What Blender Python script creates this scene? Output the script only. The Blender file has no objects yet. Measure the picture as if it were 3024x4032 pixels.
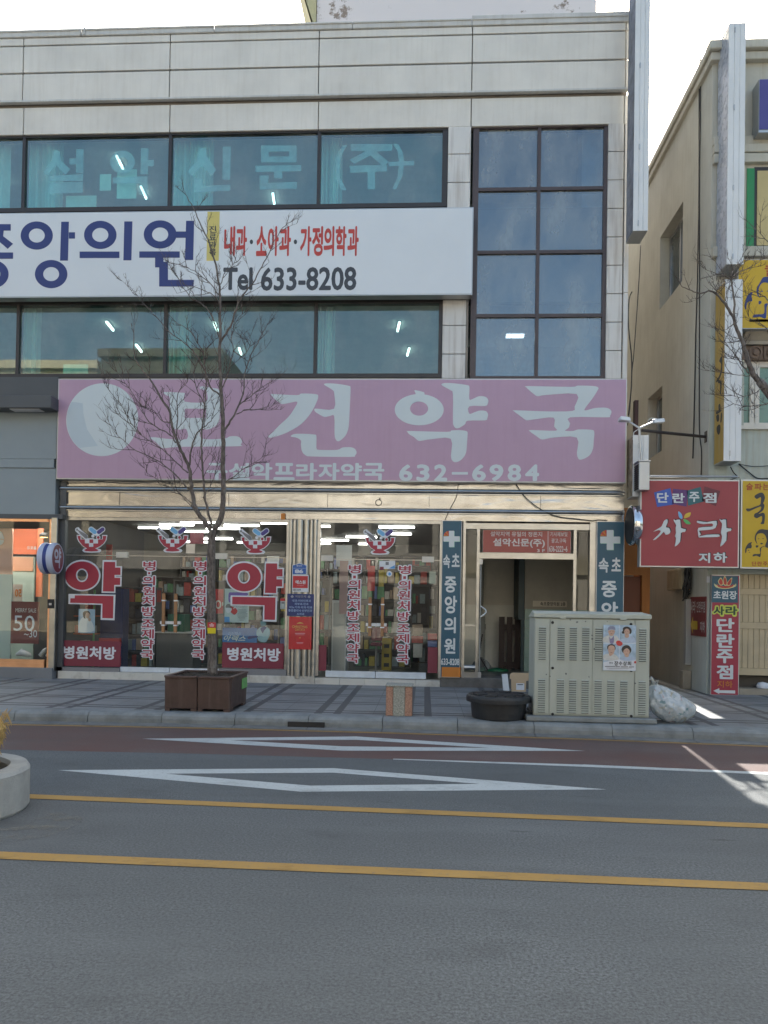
import bpy, bmesh, math, random
from mathutils import Vector, Matrix
from mathutils.geometry import tessellate_polygon
random.seed(7)
sc = bpy.context.scene
COL = sc.collection
R_ = math.radians
PI = math.pi

# ------------------------------------------------------------------ camera
F = 3029.0                       # focal length in photo pixels (3024 x 4032)
CAM = Vector((0.0, -14.35, 1.6))
YAW, PITCH, ROLL, SHIFT = R_(3.272), R_(0.819), R_(0.961), 328.0
cy_, sy_, cp_, sp_, cr_, sr_ = math.cos(YAW), math.sin(YAW), math.cos(PITCH), math.sin(PITCH), math.cos(ROLL), math.sin(ROLL)
FWD = Vector((-sy_*cp_, cy_*cp_, sp_))
RT0 = Vector((cy_, sy_, 0)); UP0 = RT0.cross(FWD)
RT = RT0*cr_ + UP0*sr_
UP = UP0*cr_ - RT0*sr_
cam = bpy.data.cameras.new('camera')
cam.sensor_fit = 'VERTICAL'; cam.sensor_height = 36.0; cam.sensor_width = 27.0
cam.lens = 36.0*F/4032.0
cam.shift_y = SHIFT/4032.0
cam.clip_start = 0.1; cam.clip_end = 2000
co = bpy.data.objects.new('camera', cam); COL.objects.link(co)
mw = Matrix((RT, UP, -FWD)).transposed().to_4x4(); mw.translation = CAM
co.matrix_world = mw
sc.camera = co

# ------------------------------------------------------------------ light
SUN_EL, SUN_AZ = R_(37.0), R_(5.6)        # azimuth from +Y towards +X
w = bpy.data.worlds.new('World'); sc.world = w; w.use_nodes = True
nt = w.node_tree; nt.nodes.clear()
sky = nt.nodes.new('ShaderNodeTexSky'); sky.sky_type = 'NISHITA'; sky.sun_disc = False
sky.sun_elevation = SUN_EL; sky.sun_rotation = SUN_AZ
sky.air_density = 1.0; sky.dust_density = 6.0; sky.ozone_density = 0.6
bg = nt.nodes.new('ShaderNodeBackground'); bg.inputs['Strength'].default_value = 0.13
wo = nt.nodes.new('ShaderNodeOutputWorld')
tnt = nt.nodes.new('ShaderNodeMix'); tnt.data_type = 'RGBA'; tnt.blend_type = 'MULTIPLY'; tnt.inputs[0].default_value = 1.0; tnt.inputs[7].default_value = (.945, 1.0, .95, 1)   # white balance of the daylight
nt.links.new(sky.outputs[0], tnt.inputs[6]); nt.links.new(tnt.outputs[2], bg.inputs[0]); nt.links.new(bg.outputs[0], wo.inputs[0])
sl = bpy.data.lights.new('sun', 'SUN'); sl.energy = 3.6; sl.angle = R_(0.53); sl.color = (1.0, 0.955, 0.88)
so = bpy.data.objects.new('sun', sl); COL.objects.link(so)
sd = Vector((math.sin(SUN_AZ)*math.cos(SUN_EL), math.cos(SUN_AZ)*math.cos(SUN_EL), math.sin(SUN_EL)))
so.rotation_euler = sd.to_track_quat('Z', 'Y').to_euler(); so.location = (0, 20, 30)
sc.view_settings.view_transform = 'Standard'; sc.view_settings.look = 'None'
sc.view_settings.gamma = 1.0; sc.view_settings.use_curve_mapping = False
sc.view_settings.exposure = 1.75
sc.cycles.use_denoising = True
sc.cycles.max_bounces = 10; sc.cycles.transparent_max_bounces = 16; sc.cycles.diffuse_bounces = 4
sc.cycles.glossy_bounces = 4; sc.cycles.caustics_reflective = False; sc.cycles.caustics_refractive = False
sc.cycles.sample_clamp_indirect = 6.0

# ------------------------------------------------------------------ photo pixel -> place
def ray(u, v):
    return RT*((u-1512)/F) - UP*((v-2016-SHIFT)/F) + FWD
def P(u, v, y):                     # on the plane Y = y -> (x, z)
    d = ray(u, v); t = (y-CAM.y)/d.y
    return (CAM.x+d.x*t, CAM.z+d.z*t)
def PX(u, v, x):                    # on the plane X = x -> (y, z)
    d = ray(u, v); t = (x-CAM.x)/d.x
    return (CAM.y+d.y*t, CAM.z+d.z*t)
def G(u, v, z=0.0):                 # on the level z -> (x, y)
    d = ray(u, v); t = (z-CAM.z)/d.z
    return (CAM.x+d.x*t, CAM.y+d.y*t)
def RC(u0, v0, u1, v1, y):          # upright rectangle -> x0, x1, z0, z1
    um, vm = (u0+u1)/2, (v0+v1)/2
    return (P(u0, vm, y)[0], P(u1, vm, y)[0], P(um, v1, y)[1], P(um, v0, y)[1])
ZC = {'a1': (.9114, 0, 0), 'a2': (.9114, 1512, 0), 'a3': (.9114, 0, 1000), 'a4': (.9114, 1512, 1000), 'z5': (.60277, 0, 1900), 'z6': (.60277, 900, 1900),
      'z7': (.4522, 1700, 1900), 'z8': (.4972, 2324, 1800), 'r1': (.36166, 2424, 0), 'r2': (.36166, 2424, 700), 'r3': (.36166, 2424, 1400),
      'r4': (.36166, 2424, 2100), 'g1': (.9114, 0, 2600), 'g2': (.9114, 1512, 2600), 'l8': (.3014, 0, 1400), 'k1': (.5425, 600, 1480),
      'k2': (.60277, 1500, 1480), 'k3': (.60277, 0, 820), 'k4': (.65099, 820, 820), 'kt': (.62396, 400, 720), 'ky': (.18083, 230, 2050),
      'kp': (.12658, 2360, 2370), 'kn': (.42194, 1700, 2040), 'kr': (.27111, 2780, 900), 'kb': (.18082, 2860, 1860), 'kq': (.18081, 1120, 2200),
      'kw': (.1748, 840, 2300), 'kl': (.31646, 0, 2000), 'kd': (.2486, 500, 2050), 'ke': (.30139, 1250, 2050), 'kf': (.66305, 150, 520)}
def Z(k, x, y):
    s, ox, oy = ZC[k]; return (x*s+ox, y*s+oy)
def ZR(k, x0, y0, x1, y1):
    return Z(k, x0, y0)+Z(k, x1, y1)
def ZP(k, pts, y, du=0, dv=0):
    return [P(Z(k, a, b)[0]+du, Z(k, a, b)[1]+dv, y) for a, b in pts]

# ------------------------------------------------------------------ mesh collecting
class MB:
    def __init__(s): s.v = []; s.f = []; s.m = []
    def face(s, pts, m=0):
        n = len(s.v); s.v += [tuple(p) for p in pts]; s.f.append(tuple(range(n, n+len(pts)))); s.m.append(m); return s
    def box(s, x0, x1, y0, y1, z0, z1, m=0):
        if x0 > x1: x0, x1 = x1, x0
        if y0 > y1: y0, y1 = y1, y0
        if z0 > z1: z0, z1 = z1, z0
        n = len(s.v)
        s.v += [(x0,y0,z0),(x1,y0,z0),(x1,y1,z0),(x0,y1,z0),(x0,y0,z1),(x1,y0,z1),(x1,y1,z1),(x0,y1,z1)]
        for q in ((0,3,2,1),(4,5,6,7),(0,1,5,4),(1,2,6,5),(2,3,7,6),(3,0,4,7)):
            s.f.append(tuple(n+i for i in q)); s.m.append(m)
        return s
    def hexa(s, lo, hi, m=0):         # two quads of 4 points
        n = len(s.v); s.v += [tuple(p) for p in lo]+[tuple(p) for p in hi]
        for q in ((0,3,2,1),(4,5,6,7),(0,1,5,4),(1,2,6,5),(2,3,7,6),(3,0,4,7)):
            s.f.append(tuple(n+i for i in q)); s.m.append(m)
        return s
    def prism(s, loops, fn, d0, d1, m=0, back=False):
        """loops of 2-D points (outline + holes); fn(a, b, d) -> 3-D; front at d0, sides to d1"""
        if not isinstance(loops[0][0], (tuple, list)): loops = [loops]
        tri = tessellate_polygon([[Vector((a, b, 0)) for a, b in L] for L in loops])
        flat = [p for L in loops for p in L]; n = len(s.v)
        s.v += [tuple(fn(a, b, d0)) for a, b in flat]
        for t in tri: s.f.append(tuple(n+i for i in t)); s.m.append(m)
        k = len(s.v); s.v += [tuple(fn(a, b, d1)) for a, b in flat]
        o = 0
        for L in loops:
            c = len(L)
            for i in range(c):
                j = (i+1) % c; s.f.append((n+o+i, n+o+j, k+o+j, k+o+i)); s.m.append(m)
            o += c
        if back:
            for t in tri: s.f.append(tuple(k+i for i in reversed(t))); s.m.append(m)
        return s
    def xz(s, loops, y0, y1, m=0, back=False):
        if abs(y1-y0) < .02: s.k = getattr(s, 'k', 0)+1; y0 -= s.k*.0002
        return s.prism(loops, lambda a, b, d: (a, d, b), y0, y1, m, back)
    def tube(s, pts, rad, n=8, m=0, cap=True):
        pts = [Vector(p) for p in pts]
        if not isinstance(rad, (list, tuple)): rad = [rad]*len(pts)
        rings = []; ref = None
        for i, p in enumerate(pts):
            d = (pts[min(i+1, len(pts)-1)]-pts[max(i-1, 0)])
            if d.length < 1e-9: d = Vector((0,0,1))
            d.normalize()
            if ref is None or abs(ref.dot(d)) > .98: ref = Vector((0,0,1)) if abs(d.z) < .9 else Vector((1,0,0))
            a = d.cross(ref).normalized(); b = a.cross(d).normalized(); ref = b
            k = len(s.v); rings.append(k)
            for j in range(n):
                t = 2*PI*j/n; q = p+(a*math.cos(t)+b*math.sin(t))*rad[i]; s.v.append(tuple(q))
        for r0, r1 in zip(rings, rings[1:]):
            for j in range(n):
                s.f.append((r0+j, r0+(j+1) % n, r1+(j+1) % n, r1+j)); s.m.append(m)
        if cap:
            s.f.append(tuple(rings[0]+j for j in reversed(range(n)))); s.m.append(m)
            s.f.append(tuple(rings[-1]+j for j in range(n))); s.m.append(m)
        return s
    def lathe(s, prof, c, n=32, m=0, ax='z', a0=0, a1=2*PI):
        """prof: (radius, height) list round an axis through c"""
        k = len(s.v); full = abs(a1-a0-2*PI) < 1e-6; cnt = n if full else n+1
        for r, h in prof:
            for j in range(cnt):
                t = a0+(a1-a0)*j/n
                if ax == 'z': s.v.append((c[0]+r*math.cos(t), c[1]+r*math.sin(t), c[2]+h))
                elif ax == 'x': s.v.append((c[0]+h, c[1]+r*math.cos(t), c[2]+r*math.sin(t)))
                else: s.v.append((c[0]+r*math.cos(t), c[1]+h, c[2]+r*math.sin(t)))
        for i in range(len(prof)-1):
            for j in range(n):
                j2 = (j+1) % cnt
                s.f.append((k+i*cnt+j, k+i*cnt+j2, k+(i+1)*cnt+j2, k+(i+1)*cnt+j)); s.m.append(m)
        return s
    def build(s, name, mats, parent=None, smooth=False, bevel=0, seg=1, weld=False):
        me = bpy.data.meshes.new(name)
        off = ROOT.get(parent.name, Vector((0,0,0))) if parent else Vector((0,0,0))
        me.from_pydata([tuple(Vector(v)-off) for v in s.v], [], s.f)
        if not isinstance(mats, (list, tuple)): mats = [mats]
        for q in mats: me.materials.append(q)
        me.polygons.foreach_set('material_index', s.m)
        bm = bmesh.new(); bm.from_mesh(me)
        if weld: bmesh.ops.remove_doubles(bm, verts=bm.verts, dist=1e-5)
        bmesh.ops.recalc_face_normals(bm, faces=bm.faces)
        if bevel:
            bmesh.ops.bevel(bm, geom=[e for e in bm.edges if len(e.link_faces) == 2 and e.calc_face_angle(0) > .5], offset=bevel, segments=seg, profile=.5, affect='EDGES', clamp_overlap=True)
        bm.to_mesh(me); bm.free()
        if smooth: me.polygons.foreach_set('use_smooth', [True]*len(me.polygons))
        me.update()
        o = bpy.data.objects.new(name, me); COL.objects.link(o)
        if parent: o.parent = parent; ROOT[o.name] = off
        return o
ROOT = {}
def thing(name, loc, label, cat, group=None):
    o = bpy.data.objects.new(name, None); COL.objects.link(o); o.location = loc; o.empty_display_size = .2
    ROOT[o.name] = Vector(loc); o['label'] = label; o['category'] = cat
    if group: o['group'] = group
    return o
def tag(o, label, cat, group=None, kind=None):
    o['label'] = label; o['category'] = cat
    if group: o['group'] = group
    if kind: o['kind'] = kind
    return o
def struct(o):
    o['kind'] = 'structure'; return o
def dup(root, shift, label=None):
    """a copy of a thing with copies of its parts and sub-parts, moved by shift"""
    r = root.copy(); COL.objects.link(r); r.location = Vector(root.location)+Vector(shift)
    if label: r['label'] = label
    for ch in list(root.children):
        c = ch.copy(); COL.objects.link(c); c.parent = r
        for g in ch.children:
            d = g.copy(); COL.objects.link(d); d.parent = c
    return r
def ell(cx, cy, rx, ry, n=48, a0=0, a1=None):
    if a1 is None: return [(cx+rx*math.cos(2*PI*i/n), cy+ry*math.sin(2*PI*i/n)) for i in range(n)]
    return [(cx+rx*math.cos(a0+(a1-a0)*i/n), cy+ry*math.sin(a0+(a1-a0)*i/n)) for i in range(n+1)]
def sm(pts, n=4):
    """closed smooth curve through points"""
    out = []; c = len(pts)
    for i in range(c):
        p0, p1, p2, p3 = pts[i-1], pts[i], pts[(i+1) % c], pts[(i+2) % c]
        for k in range(n):
            t = k/n
            out.append(tuple(.5*((2*p1[a])+(-p0[a]+p2[a])*t+(2*p0[a]-5*p1[a]+4*p2[a]-p3[a])*t*t+(-p0[a]+3*p1[a]-3*p2[a]+p3[a])*t**3) for a in (0, 1)))
    return out
def rect(x0, y0, x1, y1): return [(x0, y0), (x1, y0), (x1, y1), (x0, y1)]

_tc = {}
def glyphs(body, off=.0, shear=0, space=1.0, line=1.0):
    key = (body, off, shear, space, line)   # flat letter shapes from the built-in font, scaled to 0..1
    if key not in _tc:
        cu = bpy.data.curves.new('tmp', 'FONT'); cu.body = body; cu.offset = off; cu.resolution_u = 3; cu.shear = shear; cu.space_character = space; cu.space_line = line
        o = bpy.data.objects.new('tmp', cu); COL.objects.link(o)
        dg = bpy.context.evaluated_depsgraph_get()
        me = bpy.data.meshes.new_from_object(o.evaluated_get(dg))
        v = [(p.co.x, p.co.y) for p in me.vertices]; f = [tuple(p.vertices) for p in me.polygons]
        bpy.data.objects.remove(o); bpy.data.curves.remove(cu); bpy.data.meshes.remove(me)
        x0 = min(a for a, b in v); x1 = max(a for a, b in v); y0 = min(b for a, b in v); y1 = max(b for a, b in v)
        _tc[key] = ([((a-x0)/(x1-x0), (b-y0)/(y1-y0)) for a, b in v], f, (x1-x0), (y1-y0))
    return _tc[key]
def addtext(mb, body, box, fn, off=.02, m=0, shear=0, grow=0, space=1.0):
    """body fitted into box (a0, a1, b0, b1); fn(a, b) -> 3-D"""
    v, f, W, H = glyphs(body, 0.0, shear, space); a0, a1, b0, b1 = box
    sa, sb = (a1-a0)/(W+2*off)*off, (b1-b0)/(H+2*off)*off          # bold: the stroke is laid down several times, shifted all round
    a0, a1, b0, b1 = a0+sa-grow, a1-sa+grow, b0+sb-grow, b1-sb+grow
    sa += grow*.5; sb += grow*.5
    k = 1 if off <= 0 else (9 if off < .045 else 17)
    nrm = (Vector(fn(a0+1, b0))-Vector(fn(a0, b0))).cross(Vector(fn(a0, b0+1))-Vector(fn(a0, b0))).normalized()
    for j in range(k):
        t = 2*PI*j/(k-1) if j else 0; da, db = (sa*math.cos(t), sb*math.sin(t)) if j else (0, 0); e = nrm*(.00014*j)
        n = len(mb.v); mb.v += [tuple(Vector(fn(a0+da+(a1-a0)*p, b0+db+(b1-b0)*q))+e) for p, q in v]
        for q_ in f: mb.f.append(tuple(n+i for i in q_)); mb.m.append(m)
def text(body, S, y, mat, parent, off=.02, name='lettering', shear=0, space=1.0):
    """one line of writing on the plane Y = y inside the photo rectangle S"""
    mb = MB(); addtext(mb, body, RC(*S, y), lambda a, b: (a, y, b), off, 0, shear, 0, space)
    return mb.build(name, mat, parent)

# ------------------------------------------------------------------ materials
def lin(c): return c/12.92 if c <= .04045 else ((c+.055)/1.055)**2.4
def srgb(r, g, b): return (lin(r/255), lin(g/255), lin(b/255))
def pc(r, g, b, k=1.0):
    """the surface colour that reads as this colour in open shade"""
    L = srgb(r, g, b); I = (.62, .68, .76)
    return tuple(min(.85, max(.004, k*a/i)) for a, i in zip(L, I))
def nodes(name):
    m = bpy.data.materials.new(name); m.use_nodes = True; n = m.node_tree; n.nodes.clear()
    out = n.nodes.new('ShaderNodeOutputMaterial'); return m, n, out
def N(n, t, **kw):
    x = n.nodes.new('ShaderNode'+t)
    for k, v in kw.items():
        if k in x.inputs: x.inputs[k].default_value = v
        else: setattr(x, k, v)
    return x
def mth(n, op, a, b=None, clamp=False):
    x = n.nodes.new('ShaderNodeMath'); x.operation = op; x.use_clamp = clamp
    for i, q in enumerate((a, b)):
        if q is None: continue
        if isinstance(q, (int, float)): x.inputs[i].default_value = q
        else: n.links.new(q, x.inputs[i])
    return x.outputs[0]
def mixc(n, fac, a, b, mode='MIX'):
    x = n.nodes.new('ShaderNodeMix'); x.data_type = 'RGBA'; x.blend_type = mode
    for s, q in ((0, fac), (6, a), (7, b)):
        if isinstance(q, (int, float)): x.inputs[s].default_value = q
        elif isinstance(q, tuple): x.inputs[s].default_value = q if len(q) == 4 else q+(1,)
        else: n.links.new(q, x.inputs[s])
    return x.outputs[2]
def pos(n, sx=1, sy=1, sz=1):
    g = n.nodes.new('ShaderNodeNewGeometry'); m = n.nodes.new('ShaderNodeMapping'); m.inputs['Scale'].default_value = (sx, sy, sz)
    n.links.new(g.outputs['Position'], m.inputs['Vector']); return m.outputs[0]
def noise(n, vec, scale, detail=4, rough=.55, dist=0):
    x = N(n, 'TexNoise', Scale=scale, Detail=detail, Roughness=rough, Distortion=dist)
    n.links.new(vec, x.inputs['Vector']); return x.outputs[0]
def ramp(n, fac, p0, p1):
    x = n.nodes.new('ShaderNodeMapRange'); x.clamp = True
    x.inputs[1].default_value = p0; x.inputs[2].default_value = p1
    n.links.new(fac, x.inputs[0]); return x.outputs[0]
def dk(c, k): return tuple(a*k for a in c)
def M(name, col, rough=.55, metal=0.0, var=.12, vs=2.0, streak=0.0, bump=0.0, bs=60, spec=.5, dirt=None, dirtamt=0, coat=0):
    m, n, out = nodes(name); b = N(n, 'BsdfPrincipled', Roughness=rough, Metallic=metal)
    b.inputs['Specular IOR Level'].default_value = spec
    if coat: b.inputs['Coat Weight'].default_value = coat; b.inputs['Coat Roughness'].default_value = .12
    p = pos(n); c = mixc(n, ramp(n, noise(n, p, vs, 6, .6), .3, .7), dk(col, 1-var), dk(col, 1+var))
    if streak:
        q = pos(n, 5, 5, .35); s = ramp(n, noise(n, q, 2.6, 5, .6), .48, .72)
        c = mixc(n, mth(n, 'MULTIPLY', s, streak), c, dk(dirt or (col[0]*.62, col[1]*.55, col[2]*.46), 1))
    if dirtamt:
        s = ramp(n, noise(n, p, 1.1, 8, .68), .52, .74)
        c = mixc(n, mth(n, 'MULTIPLY', s, dirtamt), c, dirt or dk(col, .45))
    n.links.new(c, b.inputs['Base Color'])
    r = ramp(n, noise(n, p, vs*3+2, 3), 0, 1); rr = mth(n, 'ADD', mth(n, 'MULTIPLY', r, .16), rough-.08, True); n.links.new(rr, b.inputs['Roughness'])
    if bump:
        bp = N(n, 'Bump', Strength=bump, Distance=.01); n.links.new(noise(n, p, bs, 5, .6), bp.inputs['Height']); n.links.new(bp.outputs[0], b.inputs['Normal'])
    n.links.new(b.outputs[0], out.inputs[0]); return m
def steel(name, col=(.62, .6, .57), rough=.16, wave=.25, sx=1.2, sz=2.2):
    m, n, out = nodes(name); b = N(n, 'BsdfPrincipled', Metallic=1.0, Roughness=rough)
    p = pos(n); c = mixc(n, ramp(n, noise(n, p, 3, 5), .35, .7), dk(col, .85), dk(col, 1.08)); n.links.new(c, b.inputs['Base Color'])
    q = pos(n, sx, 1, sz); h = noise(n, q, 2.2, 1, .4, 1.0)
    bp = N(n, 'Bump', Strength=wave, Distance=.04); n.links.new(h, bp.inputs['Height'])
    n.links.new(bp.outputs[0], b.inputs['Normal']); n.links.new(b.outputs[0], out.inputs[0]); return m
def glass(name, tint, ior=1.5, refl=(1, 1, 1), grime_haze=0.0, wave=.0):
    """a thin pane: tinted, with a mirror image that grows at grazing angles"""
    m, n, out = nodes(name); t = N(n, 'BsdfTransparent'); t.inputs[0].default_value = tint+(1,)
    g = N(n, 'BsdfGlossy', Roughness=.01); g.inputs[0].default_value = refl+(1,)
    if wave:
        bp = N(n, 'Bump', Strength=wave, Distance=.02); n.links.new(noise(n, pos(n), .9, 1), bp.inputs['Height']); n.links.new(bp.outputs[0], g.inputs['Normal'])
    ge = n.nodes.new('ShaderNodeNewGeometry'); fr = N(n, 'Fresnel', IOR=ior)      # same mirror strength from both sides of the sheet
    n.links.new(mth(n, 'ADD', mth(n, 'MULTIPLY', ge.outputs['Backfacing'], 1/ior-ior), ior), fr.inputs['IOR']); mx = n.nodes.new('ShaderNodeMixShader')
    n.links.new(fr.outputs[0], mx.inputs[0]); n.links.new(t.outputs[0], mx.inputs[1]); n.links.new(g.outputs[0], mx.inputs[2])
    last = mx.outputs[0]
    if grime_haze:  # grime and hazy glare of the panes, put in as pale diffuse colour
        d = N(n, 'BsdfDiffuse'); d.inputs[0].default_value = (.5, .54, .53, 1); m2 = n.nodes.new('ShaderNodeMixShader')
        f = mth(n, 'MULTIPLY', ramp(n, noise(n, pos(n, 1, 1, .5), 1.6, 6, .6), .35, .8), grime_haze)
        n.links.new(f, m2.inputs[0]); n.links.new(last, m2.inputs[1]); n.links.new(d.outputs[0], m2.inputs[2]); last = m2.outputs[0]
    n.links.new(last, out.inputs[0]); return m
def film(name, col, fac):
    m, n, out = nodes(name); t = N(n, 'BsdfTransparent'); d = N(n, 'BsdfDiffuse'); d.inputs[0].default_value = col+(1,)
    mx = n.nodes.new('ShaderNodeMixShader'); mx.inputs[0].default_value = fac
    f = mth(n, 'MULTIPLY', ramp(n, noise(n, pos(n), 6, 5), .2, .8), fac*.5); n.links.new(mth(n, 'ADD', f, fac*.7), mx.inputs[0])
    n.links.new(t.outputs[0], mx.inputs[1]); n.links.new(d.outputs[0], mx.inputs[2]); n.links.new(mx.outputs[0], out.inputs[0]); return m
def emit(name, col, s):
    m, n, out = nodes(name); e = N(n, 'Emission', Strength=s); e.inputs[0].default_value = col+(1,); n.links.new(e.outputs[0], out.inputs[0]); return m

m_conc = M('concrete_panel', (.70, .67, .615), .8, var=.1, vs=.9, streak=.16, bump=.15, bs=45)
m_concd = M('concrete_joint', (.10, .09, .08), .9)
m_tile = M('column_tile', (.66, .64, .61), .55, var=.06, streak=.4, dirt=(.2, .13, .08))
m_coping = M('coping_metal', (.58, .57, .545), .6, var=.1, streak=.3)
m_dark = M('dark_aluminium', (.035, .03, .03), .45, var=.2)
m_brown = M('brown_window_frame', (.07, .05, .05), .45, var=.2)
m_alu = M('white_aluminium', (.72, .74, .75), .4, var=.04)
m_alug = M('grey_aluminium', (.45, .46, .47), .35, .6, var=.06)
m_steel = steel('wavy_stainless', (.47, .455, .43), .22, .3, .7, 2.6)
m_steelf = steel('stainless_flat', (.43, .425, .41), .28, .15)
m_steeld = steel('stainless_rail', (.40, .40, .39), .25, .05)
m_white = M('white_vinyl', (.78, .78, .78), .45, var=.02)
m_black = M('black_vinyl', (.02, .02, .022), .5)
m_blk = M('black_rubber', (.015, .015, .016), .6)
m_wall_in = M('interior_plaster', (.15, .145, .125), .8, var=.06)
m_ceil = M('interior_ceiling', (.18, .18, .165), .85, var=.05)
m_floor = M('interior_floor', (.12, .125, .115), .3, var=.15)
m_glass_up = glass('tinted_blue_glass', (.46, .84, .84), 2.4, (.85, 1.0, .98), .26)
m_glass_mid = glass('tinted_green_glass', (.48, .80, .74), 2.1, (.9, 1, .97), .34, .02)
m_glass_st = glass('grey_blue_glass', (.28, .38, .45), 2.6, (.85, .92, .97), .5)
m_glass = glass('clear_shop_glass', (.86, .9, .88), 1.55, (1, 1, 1), .025, .03)
m_film = film('ghost_letter_film', (.74, .75, .77), .55)
m_cable = M('black_cable', (.02, .02, .02), .5)
m_wood = M('handle_wood', (.32, .16, .07), .4, var=.3, vs=8)
# ================================================================== SETTING: road, kerb, pavement
def asphalt(name, base, red=0, coarse=1.0):
    m, n, out = nodes(name); b = N(n, 'BsdfPrincipled', Roughness=.85); p = pos(n)
    sp = noise(n, p, 62*coarse, 4, .8); big = noise(n, p, .55, 6, .6); mid = noise(n, pos(n, .35, 1.6, 1), 1.4, 5, .6)
    c = mixc(n, ramp(n, sp, .36, .66), dk(base, .45), dk(base, 1.65))
    vo = N(n, 'TexVoronoi', Scale=95*coarse); n.links.new(p, vo.inputs['Vector'])
    c = mixc(n, mth(n, 'MULTIPLY', ramp(n, vo.outputs['Distance'], .2, .05), .3), c, dk(base, 2.6))
    c = mixc(n, mth(n, 'MULTIPLY', ramp(n, big, .38, .68), .55), c, dk(base, .72))
    c = mixc(n, mth(n, 'MULTIPLY', ramp(n, mid, .5, .75), .4), c, dk(base, 1.35))
    ln_ = noise(n, pos(n, .05, .9, 1), 1.3, 3, .5); c = mixc(n, mth(n, 'MULTIPLY', ramp(n, ln_, .42, .66), .32), c, dk(base, .55))
    st = noise(n, pos(n, .5, 3.2, 1), 2.3, 4, .5); c = mixc(n, mth(n, 'MULTIPLY', ramp(n, st, .69, .72), .7), c, dk(base, .4))
    oil = ramp(n, noise(n, pos(n, .8, 1.3, 1), 1.4, 5, .6), .58, .76); c = mixc(n, mth(n, 'MULTIPLY', oil, .5), c, dk(base, .45))
    if red:
        q = noise(n, p, .9, 6, .65); c = mixc(n, ramp(n, q, .25, .75), c, (base[0]*1.05, base[1]*.62, base[2]*.55))
    n.links.new(c, b.inputs['Base Color'])
    bp = N(n, 'Bump', Strength=.2, Distance=.005); n.links.new(sp, bp.inputs['Height']); n.links.new(bp.outputs[0], b.inputs['Normal'])
    n.links.new(b.outputs[0], out.inputs[0]); return m
m_road = asphalt('asphalt', (.112, .119, .121))
m_road2 = asphalt('asphalt_lane', (.103, .112, .115), coarse=1.3)
m_redl = asphalt('red_asphalt', (.115, .092, .087), red=1, coarse=1.3)
def paint(name, col, wear=.6):
    m, n, out = nodes(name); b = N(n, 'BsdfPrincipled', Roughness=.75); p = pos(n)
    s = ramp(n, noise(n, p, 38, 6, .75), .55, .66); s2 = ramp(n, noise(n, pos(n, 1, 2, 1), 2.6, 8, .72), .53, .66)
    c = mixc(n, ramp(n, noise(n, p, 2, 5), .3, .7), dk(col, .86), col)
    c = mixc(n, mth(n, 'MULTIPLY', s, wear*.9), c, (.13, .13, .13)); c = mixc(n, mth(n, 'MULTIPLY', s2, wear), c, dk(col, .5))
    n.links.new(c, b.inputs['Base Color']); n.links.new(b.outputs[0], out.inputs[0]); return m
m_pw = paint('white_road_paint', (.50, .53, .52)); m_py = paint('yellow_road_paint', (.39, .23, .06), .6); m_py2 = paint('thin_yellow_paint', (.33, .2, .07), .9)

# kerb line, as seen: slightly curved
kpts = [G(0, 2843), G(760, 2857), G(1512, 2876), G(2300, 2901), G(3016, 2929)]
k0, k1_ = Vector(kpts[0]), Vector(kpts[-1])
kdir0 = (Vector(kpts[1])-k0).normalized(); kdir1 = (k1_-Vector(kpts[-2])).normalized()
kline = [k0-kdir0*30] + [Vector(q) for q in kpts] + [k1_+Vector((1, -.02))*30]
kline[0].y = k0.y-.3
def ky(x):
    for a, b in zip(kline, kline[1:]):
        if a.x <= x <= b.x: return a.y+(b.y-a.y)*(x-a.x)/(b.x-a.x)
    return kline[-1].y if x > 0 else kline[0].y
m_ground = M('bare_ground', (.12, .11, .1), .9)
struct(MB().face([(-200,-200,-.03),(200,-200,-.03),(200,200,-.03),(-200,200,-.03)]).build('ground', m_ground))
struct(MB().face([(-45,-20,0)]+[(45,-20,0)]+[(q.x+(12 if i == len(kline)-1 else 0), q.y+.1, 0) for i, q in reversed(list(enumerate(kline)))]).build('road', m_road))
# finer lane asphalt between the yellow line and the red lane, and the red lane
def gl(pts, z): return [(*G(u, v, z), z) for u, v in pts]
def extend(a, b, L):
    d = (Vector(b)-Vector(a)).normalized(); return tuple(Vector(a)-d*L), tuple(Vector(b)+d*L)
redf = [G(u, v) for u, v in ((0, 2952), (760, 2968), (1512, 2989), (2300, 3016), (3016, 3046))]
mb = MB()
xs = [-30]+[q[0] for q in redf]+[30]
def interp(pts, x):
    if x <= pts[0][0]: return pts[0][1]
    for a, b in zip(pts, pts[1:]):
        if a[0] <= x <= b[0]: return a[1]+(b[1]-a[1])*(x-a[0])/(b[0]-a[0])
    return pts[-1][1]
up = [(x, ky(x)-.02, .002) for x in xs]; dn = [(x, interp(redf, x), .002) for x in xs]
for i in range(len(xs)-1): mb.face([dn[i], dn[i+1], up[i+1], up[i]])
struct(mb.build('red_lane', m_redl))
yl1a, yl1b = extend((*G(0, 3129), 0), (*G(3024, 3254), 0), 25)
mb = MB(); dn2 = [(x, yl1a[1]+(yl1b[1]-yl1a[1])*(x-yl1a[0])/(yl1b[0]-yl1a[0]), .002) for x in xs]; up2 = [(x, interp(redf, x)-.002, .002) for x in xs]
for i in range(len(xs)-1): mb.face([dn2[i], dn2[i+1], up2[i+1], up2[i]])
struct(mb.build('lane', m_road2))
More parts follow.
